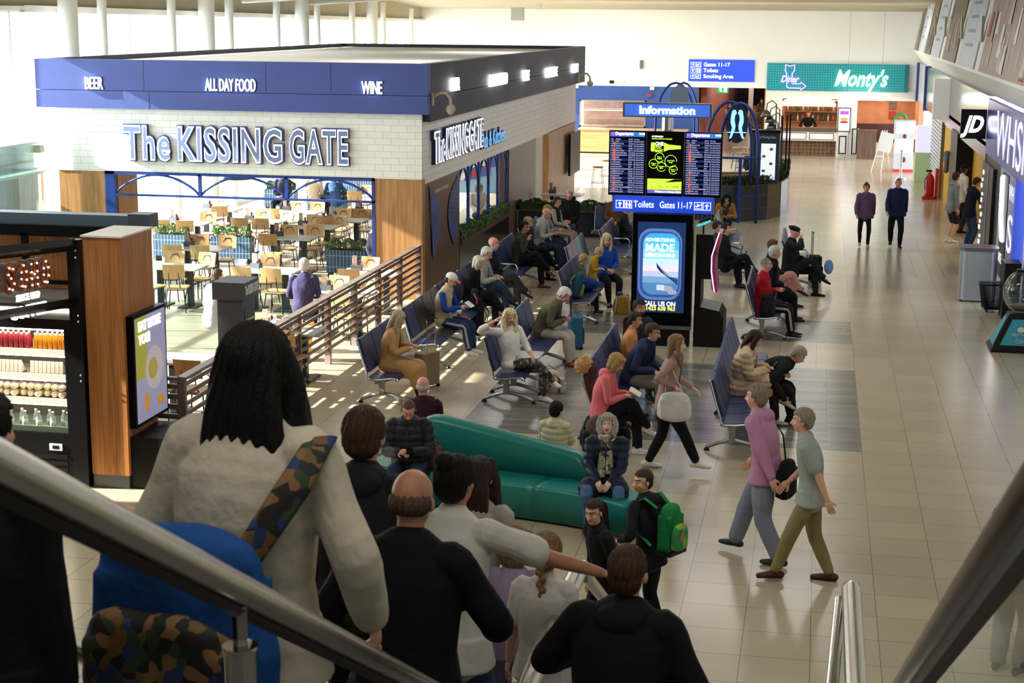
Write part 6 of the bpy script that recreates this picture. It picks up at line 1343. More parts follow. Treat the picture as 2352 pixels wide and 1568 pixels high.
    # hair
    if hair not in('bald','shaved'):
        hm=hair_mesh(hair,T,s*hs,(.009 if far else .0075)*s)
        if hm:
            nm={'cap':'cap','beret':'beret','hijab':'headscarf','hood':'hood'}.get(hair,'hair')
            finish(hm,nm,fabric(hc) if nm!='hair' else hairmat(hc),root)
            if hair=='cap':
                V=MB(); V.ell(T((0,.115,.035)),(.062*s,.07*s,.008*s),HR@rotm('X',-12),14,6); V.build('cap_brim',fabric('#d9603c'),root,smooth=True)
                V=MB(); E_=V.ell(T((0,-.045,-.01)),(.08*s,.07*s,.07*s),HR,14,9); V.build('hair',hairmat('#3a2c22'),root,smooth=True)
            if hair=='plait':
                V=MB(); V.ell(T((0,-.118,-.03)),(.03*s,.026*s,.012*s),HR); V.build('hair_tie',mat('tie_pink','#d8407a',.5),root,smooth=True)
                V=MB(); V.ell(T((0,-.11,-.335)),(.022*s,.02*s,.012*s),HR); V.build('hair_tie',MATS['tie_pink'],root,smooth=True)
    if glasses:
        V=MB()
        for q in (-1,1):
            V.tube([T((q*.031+.02*math.cos(a),.098,.006+.015*math.sin(a))) for a in np.linspace(0,TAU,13)],.002*s,5,round_=False); V.tube([T((q*.052,.096,.01)),T((q*.078,.0,.006))],.002*s,5)
        V.tube([T((-.01,.1,.008)),T((.01,.1,.008))],.002*s,5); V.build('glasses',blackp,root)
    # top garment
    g=.012+puff
    V=MB(); torso(V,g,belly=(1 if fat>1.08 else 0))
    hemz={'hip':-.1,'waist':.0,'thigh':-.2,'knee':-.45}.get(hem or 'hip')
    if not sit and (hemz<-.01):
        hemz=min(hemz,-.13)
        V.tube([S_(pel+V3(0,0,.02)),S_(pel+V3(0,0,hemz*.5)),S_(pel+V3(0,0,hemz))],[((.17*fat+g)*s,(.13*fat+g)*s),((.185*fat+g)*s,(.14*fat+g)*s),((.2*fat+g)*s,(.15*fat+g)*s)],18,side=(1,0,0),round_=False)
    if sit:
        V.ell(S_(pel+V3(0,.02,-.02)),((.18*fat+g)*s,(.14*fat+g)*s,(.1+g)*s))
        if hemz<-.1:
            f=.7 if hem=='thigh' else .95
            for q in (-1,1):
                h_,k_,a_=leg[q]; V.tube([S_(h_),S_(h_+(k_-h_)*f)],[(.115+g)*s,(.115+g)*s],12)
                if hem=='knee': V.tube([S_(k_),S_(k_+(a_-k_)*.45)],[(.085+g)*s,(.085+g)*s],12)
            m_=(leg[-1][0]+leg[1][0])/2; n_=(leg[-1][1]+leg[1][1])/2; V.tube([S_(m_),S_(m_+(n_-m_)*f)],[.07*s,.06*s],10)
            if hem=='knee': n2=(leg[-1][2]+leg[1][2])/2; V.tube([S_(n_),S_(n_+(n2-n_)*.45)],[.07*s,.07*s],10)
    for q in (-1,1):
        sh_,e_,w_=arm[q]; 
        if topk=='short': P=[sh_-ax*q*.04,sh_,sh_+(e_-sh_)*.75]; R=[.062,.068,.066]
        elif topk=='vest': P=[sh_-ax*q*.05,sh_-ax*q*.01]; R=[.06,.058]
        elif cuff: P=[sh_-ax*q*.04,sh_,sh_+(e_-sh_)*.5,e_,e_+(w_-e_)*.5]; R=[.062,.062,.056,.05,.046]
        else: P=[sh_-ax*q*.04,sh_,sh_+(e_-sh_)*.5,e_,e_+(w_-e_)*.5,w_-(w_-e_)*.06]; R=[.062,.062,.056,.05,.044,.036]
        P2,R2=smooth_path([S_(p) for p in P],[(r+puff*.8)*s for r in R],3)
        V.tube(P2,R2,14)
    if topk!='tee' : V.tube([S_(neck-d2*.03),S_(neck+nd*.025)],[(.075+puff*.4)*s,(.068+puff*.3)*s],14)
    if hood: V.ell(S_(neck+V3(0,-.075,-.01)),(.11*s,.075*s,.075*s)); V.ell(S_(neck+V3(0,-.03,.03)),(.095*s,.08*s,.04*s))
    tm=remesh(V,vx*1.05,3)
    dd=d1; sc_=s
    def fn(c):
        w=wrinkle(c/s,1.0)*.013+wrinkle(c/s+7,2.2)*.006
        if quilt: w=w*.4+ .011*(np.abs(np.sin((c@dd)/s*TAU/2/.085+ (c[:,0]/s)*1.2))-.6)
        return w*s
    displace(tm,fn)
    to=finish(tm,{'jacket':'jacket','short':'t_shirt','vest':'vest','sweater':'sweater','coat':'coat','tee':'t_shirt'}.get(topk,'jacket'),fabric(top,.45 if quilt else .85,.06),root)
    if topk=='vest':
        V=MB()
        for q in (-1,1):
            sh_,e_,w_=arm[q]; P2,R2=smooth_path([S_(p) for p in (sh_,sh_+(e_-sh_)*.5,e_,e_+(w_-e_)*.5,w_-(w_-e_)*.06)],[.058*s,.054*s,.05*s,.045*s,.038*s],3); V.tube(P2,R2,14)
        V.build('sleeve',fabric(collar or '#2a4db0'),root,smooth=True)
    elif collar:
        V=MB(); V.tube([S_(neck-d2*.01),S_(neck+nd*.045)],[.074*s,.064*s],14); V.build('collar',fabric(collar),root,smooth=True)
    if scarf:
        V=MB(); 
        for i in range(3): V.tube([S_(neck+V3(.085*math.cos(a),.01+.085*math.sin(a),.0+.02*i+.008*math.sin(a*3+i))) for a in np.linspace(0,TAU,16)],.026*s,8,round_=False)
        V.tube([S_(neck+V3(.03,.09,0)),S_(chest+V3(.05,.15,-.05)),S_(pel+V3(.05,.16,.12))],[(.03*s,.012*s),(.045*s,.014*s),(.05*s,.012*s)],10,side=ax); V.tube([S_(neck+V3(-.03,.09,0)),S_(chest+V3(-.04,.15,-.05)),S_(pel+V3(-.05,.16,.16))],[(.03*s,.012*s),(.045*s,.014*s),(.05*s,.012*s)],10,side=ax)
        V.build('scarf',multicol('scarf_'+scarf.strip('#'),[scarf,'#4a4638',scarf,'#c8c2ac'],26),root,smooth=True)
    if topk in('jacket','coat') and not far:
        V=MB(); pts=[]
        for z in (-.06,.0,.1,.2,.3,.4,.47):
            dd_=d1 if z<.29 else d2; p=pel+d1*z if z<.29 else chest+d2*(z-.29); fr_=np.cross(dd_,ax); dep=float(np.interp(z,[-.06,0,.13,.3,.42,.5],[.12,.125,.108,.118,.105,.085]))*(fat if z<.35 else 1+(fat-1)*.4)
            if sit and z<0: continue
            pts.append(S_(p+fr_*(dep+g+.004+(.02 if fat>1.08 and z<.2 else 0))))
        V.tube(pts,[(.006*s,.006*s)]*len(pts),6); V.build('zip',mat('zip_dark','#3a3a3e',.4),root,smooth=True)
    # trousers
    V=MB(); V.tube([S_(pel+d1*.05),S_(pel),S_(pel+V3(0,.02 if sit else 0,-.06))],[((.155*fat)*s,(.112*fat)*s),((.16*fat)*s,.118*fat*s),(.155*fat*s,.115*fat*s)],16,side=(1,0,0))
    for q in (-1,1):
        h_,k_,a_=leg[q]; lw={'wide':1.35,'skinny':.9,'shorts':1.1,'skirt':1.2}.get(botk,1.08)
        P=[h_,h_+(k_-h_)*.5,k_,k_+(a_-k_)*.4,a_+(k_-a_)*.08]; R=[.088,.084*lw,.068*lw,.064*lw,(.05*lw if botk!='wide' else .075)]
        if botk=='shorts': P=P[:2]+[h_+(k_-h_)*.85]; R=[.094,.09,.085]
        P2,R2=smooth_path([S_(p) for p in P],[r*s for r in R],3); V.tube(P2,R2,14)
    tm=remesh(V,vx*1.1,3); displace(tm,lambda c: (wrinkle(c/s+3,1.1)*.011+wrinkle(c/s+5,2.3)*.005)*s)
    finish(tm,'shorts' if botk=='shorts' else 'trousers',fabric(bot) if not bot.startswith('@') else multicol('pattern_trousers',['#3a3836','#8f8a82','#5a5650','#2c2a28'],22),root)
    if stripes:
        V=MB()
        h_,k_,a_=leg[1]
        for o_ in (-.015,0,.015): V.tube([S_(h_+V3(.1,0,.02+o_)+(k_-h_)*.3),S_(k_+V3(.078,.0,.02+o_)),S_(k_+V3(.085,.03+o_,-.02)),S_(a_+V3(.07,.02+o_,.06))],.004*s,4)
        V.build('side_stripes',wf,root)
    # shoes
    for q in (-1,1):
        h_,k_,a_=leg[q]; sh=unit(a_-k_); fwd=V3(q*.12,1,0) if abs(sh[2])>.6 and not(pose.startswith('sitcross') and a_[2]>.25) else unit(V3(0,1,0)*.8-V3(0,0,.35)); fwd=unit(fwd); upv=unit(V3(0,0,1)-fwd*fwd[2]); sd_=np.cross(fwd,upv)
        V=MB(); 
        P=[a_-fwd*.06-upv*.035,a_-upv*.03,a_+fwd*.07-upv*.043,a_+fwd*.13-upv*.05,a_+fwd*.165-upv*.052]; R=[(.035,.036),(.04,.043),(.043,.033),(.044,.026),(.034,.02)]
        P2,R2=smooth_path([S_(p) for p in P],[(r[0]*s,r[1]*s) for r in R],3); V.tube(P2,R2,12,side=sd_)
        V.tube([S_(a_-upv*.02),S_(a_+upv*.03)],[.042*s,.04*s],10)
        so_=V.build('shoe',fabric(shoe,.5,.05),root,smooth=True)
        if sole:
            V=MB(); V.tube([S_(a_-fwd*.065-upv*.062),S_(a_+fwd*.17-upv*.066)],[(.04*s,.011*s),(.042*s,.01*s)],12,side=sd_); V.build('sole',fabric(sole,.5,.02),so_,smooth=True)
    return root,(root,T,arm,pel,s)
def Wp(info,p):  # local -> world
    root=info[0]; a=root.rotation_euler.z; p=np.array(p,float); return V3(root.location.x+p[0]*math.cos(a)-p[1]*math.sin(a),root.location.y+p[0]*math.sin(a)+p[1]*math.cos(a),root.location.z+p[2])
def held(info,kind,label,off=(0,.05,.02),q=0):
    root,T,arm,pel,s=info
    w=(arm[-1][2]+arm[1][2])/2 if q==0 else arm[q][2]; fd=unit(arm[q or 1][2]-arm[q or 1][1])
    c=w*s+fd*.09*s+V3(*off)*s; p=Wp(info,c); t=empty(kind,p,root.rotation_euler.z,label,{'mobile_phone':'phone','open_book':'book','paper_cup':'cup','leaflet':'paper'}[kind])
    if kind=='mobile_phone':
        R=Matrix.Rotation(math.radians(-35),3,'X'); MB().box(-.036,.036,-.004,.004,-.07,.07,R,(0,0,0)).build('phone_body',blackp,t); MB().box(-.032,.032,-.0055,-.0045,-.064,.064,R,(0,0,0)).build('display',mat('phone_screen','#9fb4cc',.2,emit=.5),t)
    elif kind=='open_book':
        for q_ in (-1,1): 
            R=Matrix.Rotation(math.radians(q_*12),3,'Y')@Matrix.Rotation(math.radians(-30),3,'X'); MB().box(min(0,q_*.11),max(0,q_*.11),-.008,.004,-.08,.08,R@Matrix.Rotation(math.radians(90),3,'X'),(0,0,0)) if False else MB().box(min(0,q_*.11),max(0,q_*.11),-.08,.08,-.004,.006,R,(0,0,0)).build('pages',mat('paper_cream','#e6dcc4',.7),t)
    elif kind=='leaflet':
        MB().box(-.1,.1,-.07,.07,-.002,.002,Matrix.Rotation(math.radians(-35),3,'X'),(0,0,0)).build('sheet',mat('paper_white','#e8e8e6',.7),t)
    return t
# ---- placing people ----
def seated(label,px,X,face=0,**k):   # on a bench line: head seen at image column px
    z=1.15; Y=YX(px,X,z); return person(label,(X,Y,0),face,pose=k.pop('pose','sit'),**k)
def row(X): return X-.28
def hd(label,px,py,z,face,fwd=.05,**k):
    g=G(px,py,z); a=math.radians(face); return person(label,(g[0]-fwd*math.cos(a),g[1]-fwd*math.sin(a),0),face,pose=k.pop('pose','sit'),**k)
RA,RC,RH,RJ=row(XA),row(XC),row(XH),row(XJ)
_,i=seated('seated woman with long grey blonde hair in a long tan coat',893,RA,0,H=1.66,hair='long',hc='#b5a68a',top='#b98f5f',topk='coat',hem='knee',bot='#2a2a30',shoe='#2b2622',hands='phone',hpitch=20,hyaw=0,lean=4,curve=12,puff=.01); held(i,'mobile_phone','phone in the hands of the tan coat woman')
_,i=seated('seated man in an orange and white cap, beige vest and blue sleeves, reading',1018,RA,-8,H=1.72,hair='cap',hc='#e4ded2',top='#c3b28c',topk='vest',collar='#23439a',bot='#2a3a60',shoe='#e9e6de',sole='#ffffff',hands='read',hpitch=25,lean=0,curve=16,stripes=True,puff=.012); held(i,'leaflet','white leaflet held by the man in the orange and white cap')
_,i=seated('seated woman with white bobbed hair in a black hooded jacket, legs crossed',1080,RA,-8,H=1.66,pose='sitcross',hair='bob',hc='#d9d2c0',top='#17181c',hood=True,bot='#15161a',shoe='#c23a5c',sole='#ffffff',hands='lap',hpitch=18,lean=4,curve=14)
_,i=seated('seated white haired man with glasses in a light grey jacket, checking a phone',1102,RA,-8,H=1.76,pose='sitcross',hair='short',hc='#d6d2c8',top='#a8a69c',bot='#2f4660',shoe='#1d1d1f',hands='phone',hpitch=20,lean=2,curve=12,glasses=True,fat=1.06,puff=.01); held(i,'mobile_phone','phone in the hands of the white haired man with glasses')
_,i=seated('seated bald man in a navy jacket with a bright blue collar, looking right',1129,RA,-5,H=1.8,hair='bald',skin='pink',top='#161b28',collar='#2f8fc4',bot='#3f4144',shoe='#2a2522',hands='lap',hyaw=-5,lean=-2,fat=1.08,puff=.01,pose='sitcross')
_,i=seated('seated dark haired man in an olive hoodie, hand raised to his face',1190,RA,-8,H=1.76,hair='short',hc='#1c1614',skin='tan',top='#3b3d30',hood=True,bot='#17181c',shoe='#6a3a36',hands=((-.08,.26,.13),(.05,.22,.42)),hpitch=8,lean=4,curve=12,pose='sitcross')
_,i=seated('seated woman with a blonde bob in a black fleece',1210,RA,-10,H=1.66,hair='bob',hc='#b9955c',top='#1b1c24',bot='#14151a',hands='lap',hpitch=14,pose='sitcross',shoe='#14151a')
_,i=seated('seated bald man in a pale grey hoodie, using a phone',1238,RA,-8,H=1.76,hair='bald',skin='pink',top='#a9a9a5',hood=True,bot='#1d2c44',hands='phone',hpitch=22,lean=6,curve=12,shoe='#222222')
_,i=seated('seated woman with a light brown bob, beside the bald man in the pale hoodie',1253,RA,-8,H=1.66,hair='bob',hc='#9c7c52',top='#8a8680',bot='#1c2a3c',hands='phone',hpitch=24,far=True)
_,i=seated('seated person with short brown hair, dark padded vest over a pale top',1279,RA,-10,H=1.66,hair='short',hc='#3b2c24',top='#23242a',topk='vest',collar='#a8a496',bot='#8f8574',hands='lap',hyaw=-8,hpitch=8,far=True,stripes=True)
_,i=person('seated white haired man in a black zip jacket facing the stairs',(AY(1305,500,38.25)[0],38.35,0),-88,H=1.82,pose='sit',hair='short',hc='#cfcac2',skin='pink',top='#15171c',bot='#26394c',hands='lap',fat=1.12,hyaw=12,puff=.01)
_,i=person('seated man in a brown jacket, face hidden behind the blue toilets sign',(AY(1412,500,38.25)[0],38.35,0),-92,H=1.78,pose='sit',hair='short',hc='#a89a8a',top='#6a4a34',bot='#3a3028',hands='lap',collar='#b8a890',far=True)
_,i=person('seated person in a cream top, mostly hidden behind the blue toilets sign',(AY(1440,500,38.25)[0],38.4,0),-92,H=1.7,pose='sit',hair='short',hc='#5a4a3c',top='#b8a998',bot='#3a3a40',hands='lap',far=True)
_,i=seated('seated woman with dark tied back hair in dark green, left of the advertising totem',1437,RC,0,H=1.66,hair='pony',hc='#3a2a22',top='#1e2a2a',bot='#15171a',hands='lap',far=True,hpitch=15)
_,i=seated('seated woman with long blonde hair in a white sweater, looking at the camera',1174,RC,-42,H=1.68,pose='sit',feet=((-.36,.36,.08),(-.5,.42,.3)),hair='long',hc='#dfcfa4',top='#e3e0d6',topk='sweater',cuff=1,bot='@',shoe='#e9e6de',sole='#ffffff',hands=((-.16,.3,.14),(.3,-.02,.66)),elbow=((-.6,-.5,-.5),(.9,-.5,-.2)),hyaw=-12,lean=-8,curve=2,hpitch=4,vox=.009)
_,i=seated('seated elderly white haired man in an olive tweed jacket and pale trousers, leaning forward',1243,RC,-5,H=1.76,hair='short',hc='#ddd8d2',skin='pink',top='#5f5a44',topk='coat',hem='hip',bot='#b8b0a2',shoe='#8a3f22',sole='#5a2c1a',hands=((-.05,.38,.2),(.06,.38,.18)),lean=22,curve=20,hpitch=38,puff=.008,vox=.009)
_,i=seated('young child with wavy blond hair seated behind the child in the yellow coat',1338,RC,5,H=1.2,hair='curly',hc='#b8945c',top='#5f6a4a',bot='#232838',hands='lap',hpitch=15,pz=.53,feet=((-.1,.42,.1),(.1,.42,.1)))
_,i=person('standing blond child in a mustard yellow raincoat looking down at a toy',(G(1378,700)[0]-.15,G(1378,700)[1]-.1,0),-5,H=1.12,pose='stand',hair='curly',hc='#c4a468',top='#cfa32c',topk='coat',hem='thigh',hood=True,bot='#1c2030',shoe='#23252e',sole='#e8e2da',hands=((-.05,.28,.2),(.06,.28,.2)),hpitch=28,lean=8)
_,i=person('seated smiling woman with long pale blonde hair in a royal blue sweater',(-3.95,YX(1392,-3.95,1.1),0),-62,H=1.7,pose='sit',hair='long',hc='#d8c494',top='#1f4fae',topk='sweater',bot='#1b1d26',shoe='#2a2a30',hands='lap',hpitch=14,hyaw=-10,hroll=0)
# H row
_,i=seated('seated woman with a dark blonde bob in a coral pink hoodie, reading a book',1383,RH,-3,H=1.68,pose='sitcross',hair='bob',hc='#b3935f',top='#e8787c',topk='sweater',hood=True,bot='#17171b',shoe='#e9e6e0',sole='#ffffff',hands='read',hpitch=30,lean=4,curve=16,fat=1.1,vox=.009); held(i,'open_book','open paperback in the hands of the woman in the pink hoodie',(0,.05,.03))
_,i=hd('seated man in a navy hoodie with brown hair, turned away to the right',1496,762,1.2,-15,.28,H=1.8,hair='short',hc='#3f3026',top='#2c3152',hood=True,bot='#8a8474',shoe='#55504a',hands='knees',hpitch=12,lean=20,curve=14,puff=.01,vox=.009)
_,i=hd('seated woman with brown tied back hair in a tan orange jacket',1452,738,1.18,0,.05,H=1.66,hair='pony',hc='#3c2a22',top='#c98a58',bot='#2a2a30',hands='lap',hpitch=10,lean=2)
_,i=hd('seated bearded man with short dark hair, smiling, in front of the advertising totem',1464,708,1.25,-50,.0,H=1.8,hair='short',hc='#2b1f1a',skin='tan',top='#2c2d33',bot='#6f6a5c',hands='lap',beard=1,lean=0,hyaw=0)
# I row
_,i=seated('seated woman with straight dark brown hair in a beige puffer coat, legs crossed',1706,RJ-.1,-5,H=1.68,pose='sitcross',hair='long',hc='#37241d',top='#c2a98a',topk='coat',hem='thigh',hood=True,quilt=True,puff=.035,bot='#2a1518',shoe='#b9b2a6',sole='#2a2a2a',hands='phone',hpitch=28,lean=4,curve=12,vox=.009); held(i,'mobile_phone','phone in the hands of the woman in the beige puffer coat')
_,i=seated('seated grey haired person in a black leather jacket, bent forward behind the walker in pink',1742,RJ+.1,-5,H=1.74,hair='short',hc='#a39a88',top='#16191c',bot='#17171a',hands='knees',hpitch=40,lean=48,curve=20,puff=.02,shoe='#141414')
# J row
_,i=hd('seated man with cropped grey hair in a red and black jacket, arms folded',1757,603,1.28,-3,.0,H=1.76,hair='shaved',hc='#8f8880',skin='pink',top='#b8202c',bot='#16171a',shoe='#1c1c1e',sole='#ffffff',hands='crossed',fat=1.08,hyaw=-6,lean=-4,puff=.01,stripes=True)
_,i=hd('seated white haired man in a black coat, beside the man in the red jacket',1771,577,1.28,10,.05,H=1.8,hair='short',hc='#d5d0c8',skin='pink',top='#121317',topk='coat',hem='thigh',bot='#121316',shoe='#15151a',hands='lap',fat=1.15,lean=6,puff=.02)
_,i=hd('seated woman with brown hair almost hidden behind the white haired man in black',1781,563,1.2,0,.05,H=1.62,hair='bob',hc='#5a4028',top='#16171b',bot='#c98f86',hands='lap',far=True,pose='sitcross')
_,i=hd('seated man in a dark coat holding a phone to his ear',1818,530,1.3,-8,.0,H=1.84,pose='sitcross',hair='beret',hc='#141416',skin='pink',top='#14161c',topk='coat',hem='hip',bot='#15161b',shoe='#141416',hands=((-.02,.3,.15),(.12,.2,.56)),hpitch=14,lean=-2,fat=1.1,puff=.015); held(i,'mobile_phone','phone held to the ear of the man in the dark coat',(0,0,.02),1)
# K row behind the totem
_,i=seated('seated person in black with white patterned sneakers, behind the advertising totem',1668,-1.75,-5,H=1.74,hair='short',hc='#2a201c',top='#17181c',bot='#15161a',shoe='#3a3c36',sole='#e8e4da',hands='lap',pose='sitcross',far=True)
_,i=seated('seated person in black beyond the curved screen, head hidden behind the totem',1648,-1.95,-5,H=1.7,hair='short',hc='#2a201c',top='#1b1b20',bot='#1a1a1e',shoe='#2c2c28',hands='lap',pose='sit',far=True)
_,i=person('seated woman with long black hair, mustard cardigan and checked scarf, legs crossed',(AY(1664,480,39.3)[0],39.3,0),-72,H=1.7,pose='sitcross2',hair='long',hc='#14100f',skin='tan',top='#b0813c',topk='coat',scarf='#3a3836',bot='#1c2738',shoe='#17171a',hands='phone',hpitch=26,lean=4,curve=10)
# walkers
_,i=person('walking woman in a purple top and black leggings on the bright walkway',G(1983,567),-88,H=1.56,pose='walk',hair='bun',hc='#4a3a34',top='#6d5276',topk='sweater',puff=.02,bot='#17171b',botk='skinny',shoe='#d8cfc6',feet=((-.1,.1,.08),(.1,-.12,.1)),far=True)
_,i=person('walking man in a navy jacket, right of the woman in purple',G(2055,568),-88,H=1.7,pose='walk',hair='shaved',hc='#5a4a42',skin='pink',top='#202c54',bot='#16181f',shoe='#1b1b1e',sole='#dddddd',feet=((-.1,.12,.08),(.1,-.22,.12)),fat=1.06,puff=.015,far=True)
g1=G(2222,570); _,i=person('standing man in a navy sweater and jeans looking down, outside the sports shop',g1,25,H=1.74,hair='short',hc='#4a3328',top='#161d30',bot='#2d4468',shoe='#2a2c34',sole='#ffffff',hands=((-.1,.3,.3),(.1,.3,.3)),hpitch=25,lean=4)
_,i=person('person in a grey hoodie and shorts behind the man in the navy sweater',g1+V3(-.35,1.0,0),20,H=1.76,hair='short',hc='#4a3020',top='#8f9296',hood=True,bot='#2a2a2c',botk='shorts',shoe='#e4e2de',far=True,hyaw=20)
_,i=person('person in a white sweatshirt and black cap at the yellow wall of the shop',g1+V3(.0,3.0,0),30,H=1.78,hair='cap',hc='#1a1a1c',skin='brown',top='#d9d6d0',bot='#2a2c30',far=True)
# the three striding figures in the centre right
w0,i_wb=person('striding woman with light brown hair, pale pink top and black trousers, carrying a white bag',G(1530,1085)+V3(-.03,.15,0),0,H=1.7,pose='walk',hair='long',hc='#8f7358',skin='pale',top='#a8857c',bot='#16171b',botk='trousers',shoe='#ddd6cc',feet=((-.05,-.22,.08),(.1,.42,.12)),hands=((-.2,.3,.1),(.24,.1,.2)),vox=.01,lean=5)
w1,i_pk=person('striding person with short grey hair in a pink hoodie and grey jeans',G(1728,1300)+V3(.1,.22,0),158,H=1.84,pose='walk',hair='short',hc='#8a7a68',top='#b983a3',topk='sweater',hood=True,bot='#7d8290',botk='wide',shoe='#2c332e',feet=((-.1,-.2,.08),(.1,.35,.12)),lean=8,vox=.01,puff=.012)
w2,i_kh=person('striding man in a pale grey green shirt, khaki trousers and brown shoes',G(1850,1350)+V3(.02,.2,0),178,H=1.76,pose='walk',hair='short',hc='#8f8474',top='#9aa39a',topk='short',bot='#867a52',shoe='#4a2c1c',sole='#2a1a12',feet=((-.06,.32,.1),(.08,-.2,.075)),lean=6,vox=.01)
# sofa
_,i=person('seated man with glasses in a black padded jacket on the teal sofa',(AY(938,1000,17.1)[0],17.15,0),-84,H=1.8,pose='sit',pz=.46,hair='shaved',hc='#5a4a40',skin='pink',top='#26282c',quilt=True,puff=.022,hood=True,bot='#23304c',shoe='#2a2a2c',hands='phone',hpitch=32,hyaw=10,glasses=True,fat=1.12,lean=2,curve=10,vox=.008,twist=0); held(i,'mobile_phone','phone in the hands of the man in the black padded jacket')
_,i=person('seated bald man in a maroon sweater on the far side of the sofa, back turned',(AY(972,950,18.3)[0],18.3,0),95,H=1.7,pose='sit',pz=.44,hair='fringe_bald',hc='#cfc0b4',skin='pink',top='#3c1a2a',topk='sweater',bot='#2a2a30',hands='lap',hyaw=12,vox=.009)
_,i_c=person('seated child with short black hair in a cream quilted jacket',(AY(1275,1010,18.05)[0],18.05,0),80,H=1.34,pose='sit',pz=.42,hair='short',hc='#14100f',skin='fair',top='#c9c09a',quilt=True,puff=.035,hood=True,collar='#bcd8cc',bot='#2b2c34',hands='phone',hyaw=-10,hpitch=12,vox=.008); held(i_c,'mobile_phone','phone in the hands of the child in the cream jacket')
_,i=person('seated woman with straight grey hair, navy padded coat and patterned scarf',(AY(1392,1100,16.95)[0],16.98,0),-88,H=1.66,pose='sit',pz=.45,hair='bob',hc='#a9a49a',skin='pale',top='#1c2138',topk='coat',hem='thigh',quilt=True,puff=.018,hood=True,fat=.95,scarf='#9a937c',bot='#4f6f95',shoe='#3a2a36',sole='#d8346c',hands=((-.08,.34,.12),(.08,.34,.12)),hpitch=-8,vox=.008,feet=((-.16,.38,.08),(.16,.36,.08)))
# boys at the foot of the stairs
_,i_gb=person('standing boy with short brown hair, black top and green backpack, looking back left',G(1500,1468)+V3(-.05,-.05,0),150,H=1.58,pose='walk',hair='crop',hc='#3a281e',top='#17181c',hood=True,bot='#15171c',shoe='#1f2024',hyaw=72,hands=((-.22,.2,.12),(.2,.1,.1)),feet=((-.1,.12,.08),(.1,-.1,.08)),vox=.008,curve=12)
_,i=person('boy with short dark hair in a black jacket, left of the green backpack boy',(AY(1392,1300,12.9)[0],12.9,0),215,H=1.54,pose='stand',hair='crop',hc='#2f211a',top='#15171b',bot='#1a1b20',hyaw=32,lean=8,hpitch=8,vox=.008)
# people on the stairs (backs to the camera)
def onstair(label,px,Y,zt,face,**k):   # head top at height zt
    X=AY(px,1000,Y)[0]; H=k.pop('H'); z=stz(Y); return person(label,(X,Y,z),face,H=H,**k)
_,i=onstair('tall youth with brown hair in a charcoal hooded sweatshirt, seen from behind on the stairs',822,6.95,0,85,H=1.97,hair='short',hc='#4a3524',top='#222326',topk='sweater',hood=True,bot='#17181c',vox=.007,puff=.015)
_,i=onstair('balding man in a black jacket, seen from behind beside the long handrail',928,5.85,0,86,H=1.84,hair='fringe_bald',hc='#5a463a',skin='tan',top='#101114',bot='#15161a',vox=.007,fat=1.12,puff=.02,hpitch=10,hands=((-.3,.25,.05),(.25,.35,.15)))
_,i=onstair('woman with a black bun in a white top, hand on the centre handrail',1030,6.9,0,80,H=1.78,hair='bun',hc='#0f0d0e',skin='tan',top='#d8d2c6',topk='short',bot='#2a4a70',vox=.007,fat=1.04,puff=.008,hyaw=-10,hands=((-.24,.0,.0),(.66,.32,.26)),elbow=((-.7,-.6,-.5),(.3,-.5,-.9)),palm=((1,0,0),(0,0,-1)))
_,i=onstair('person with long brown hair partly hidden by the woman with the bun',1090,7.9,0,80,H=1.5,hair='long',hc='#3c2a22',top='#b9b2a8',bot='#2a3040',vox=.009)
_,i=onstair('small girl with loose light brown hair, left of the girl with the plait',1182,7.7,0,88,H=1.17,hair='bob',hc='#84684a',top='#a594b0',topk='short',bot='#8f86a0',vox=.008)
_,i=onstair('small girl with a fair plait and pink hair ties in a white top',1252,7.35,0,84,H=1.27,hair='plait',hc='#8a6c4a',top='#d6d0c8',topk='short',bot='#aaa19c',vox=.007)
_,i=onstair('man with short brown hair in a black hooded top at bottom centre, seen from behind',1438,6.1,0,82,H=1.68,hair='crop',hc='#4a3222',top='#131417',topk='sweater',hood=True,bot='#15161a',vox=.007,puff=.025,fat=1.1,hands=((-.3,.35,.2),(.3,.2,0)))
_,i_bk=onstair('woman with long black hair in a cream top, close on the stairs',560,4.5,0,80,H=1.98,hair='longer',hc='#0c0b0d',top='#c9bea8',topk='sweater',bot='#16305c',vox=.007,puff=.02,fat=1.08,hands=((-.3,.12,-.03),(.3,.15,-.0)))
_,i=onstair('dark figure in a black coat cut off by the left edge of the picture',-75,3.55,0,80,H=1.46,hair='short',hc='#15110f',top='#0c0c0e',topk='coat',hem='thigh',bot='#0e0e10',vox=.008,fat=1.25,puff=.03)
# feet seen through the glass at the bottom right
_,i=person('standing person in grey trousers and dark shoes seen through the glass balustrade',G(2300,1540)+V3(.05,0,0),60,H=1.7,hair='short',hc='#4a3a30',top='#4a4d52',bot='#7c807c',botk='wide',shoe='#25272c',sole='#e4e4e4',far=True)
# pub guests
def pub(label,px,py,face,**k): p=G(px,py,.5); return person(label,(p[0],p[1],0),face,pose='sit',far=True,**k)
pub('grey haired man in a purple navy sweater seated at a bright terrace table, back turned',697,712,100,H=1.8,hair='short',hc='#c9c4c0',top='#3a3558',topk='sweater',bot='#2a2a30',hands='lap',lean=12,fat=1.05)
pub('person in a grey hoodie seated left of the dark menu totem, cut off by it',486,735,60,H=1.72,hair='short',hc='#5a4a40',top='#a9adb8',hood=True,bot='#4a4a52',lean=10)
pub('guest in a dark jacket seated at the back of the pub',650,462,-90,H=1.75,hair='short',hc='#2a201c',top='#2a2f3c')
pub('guest with fair hair seated with their back turned at the back of the pub',722,462,90,H=1.7,hair='short',hc='#b89a6c',top='#c9b49c')
pub('guest leaning over a table in blue and black at the back of the pub',772,462,120,H=1.75,hair='short',hc='#6a4a34',top='#3a5a88',lean=35)
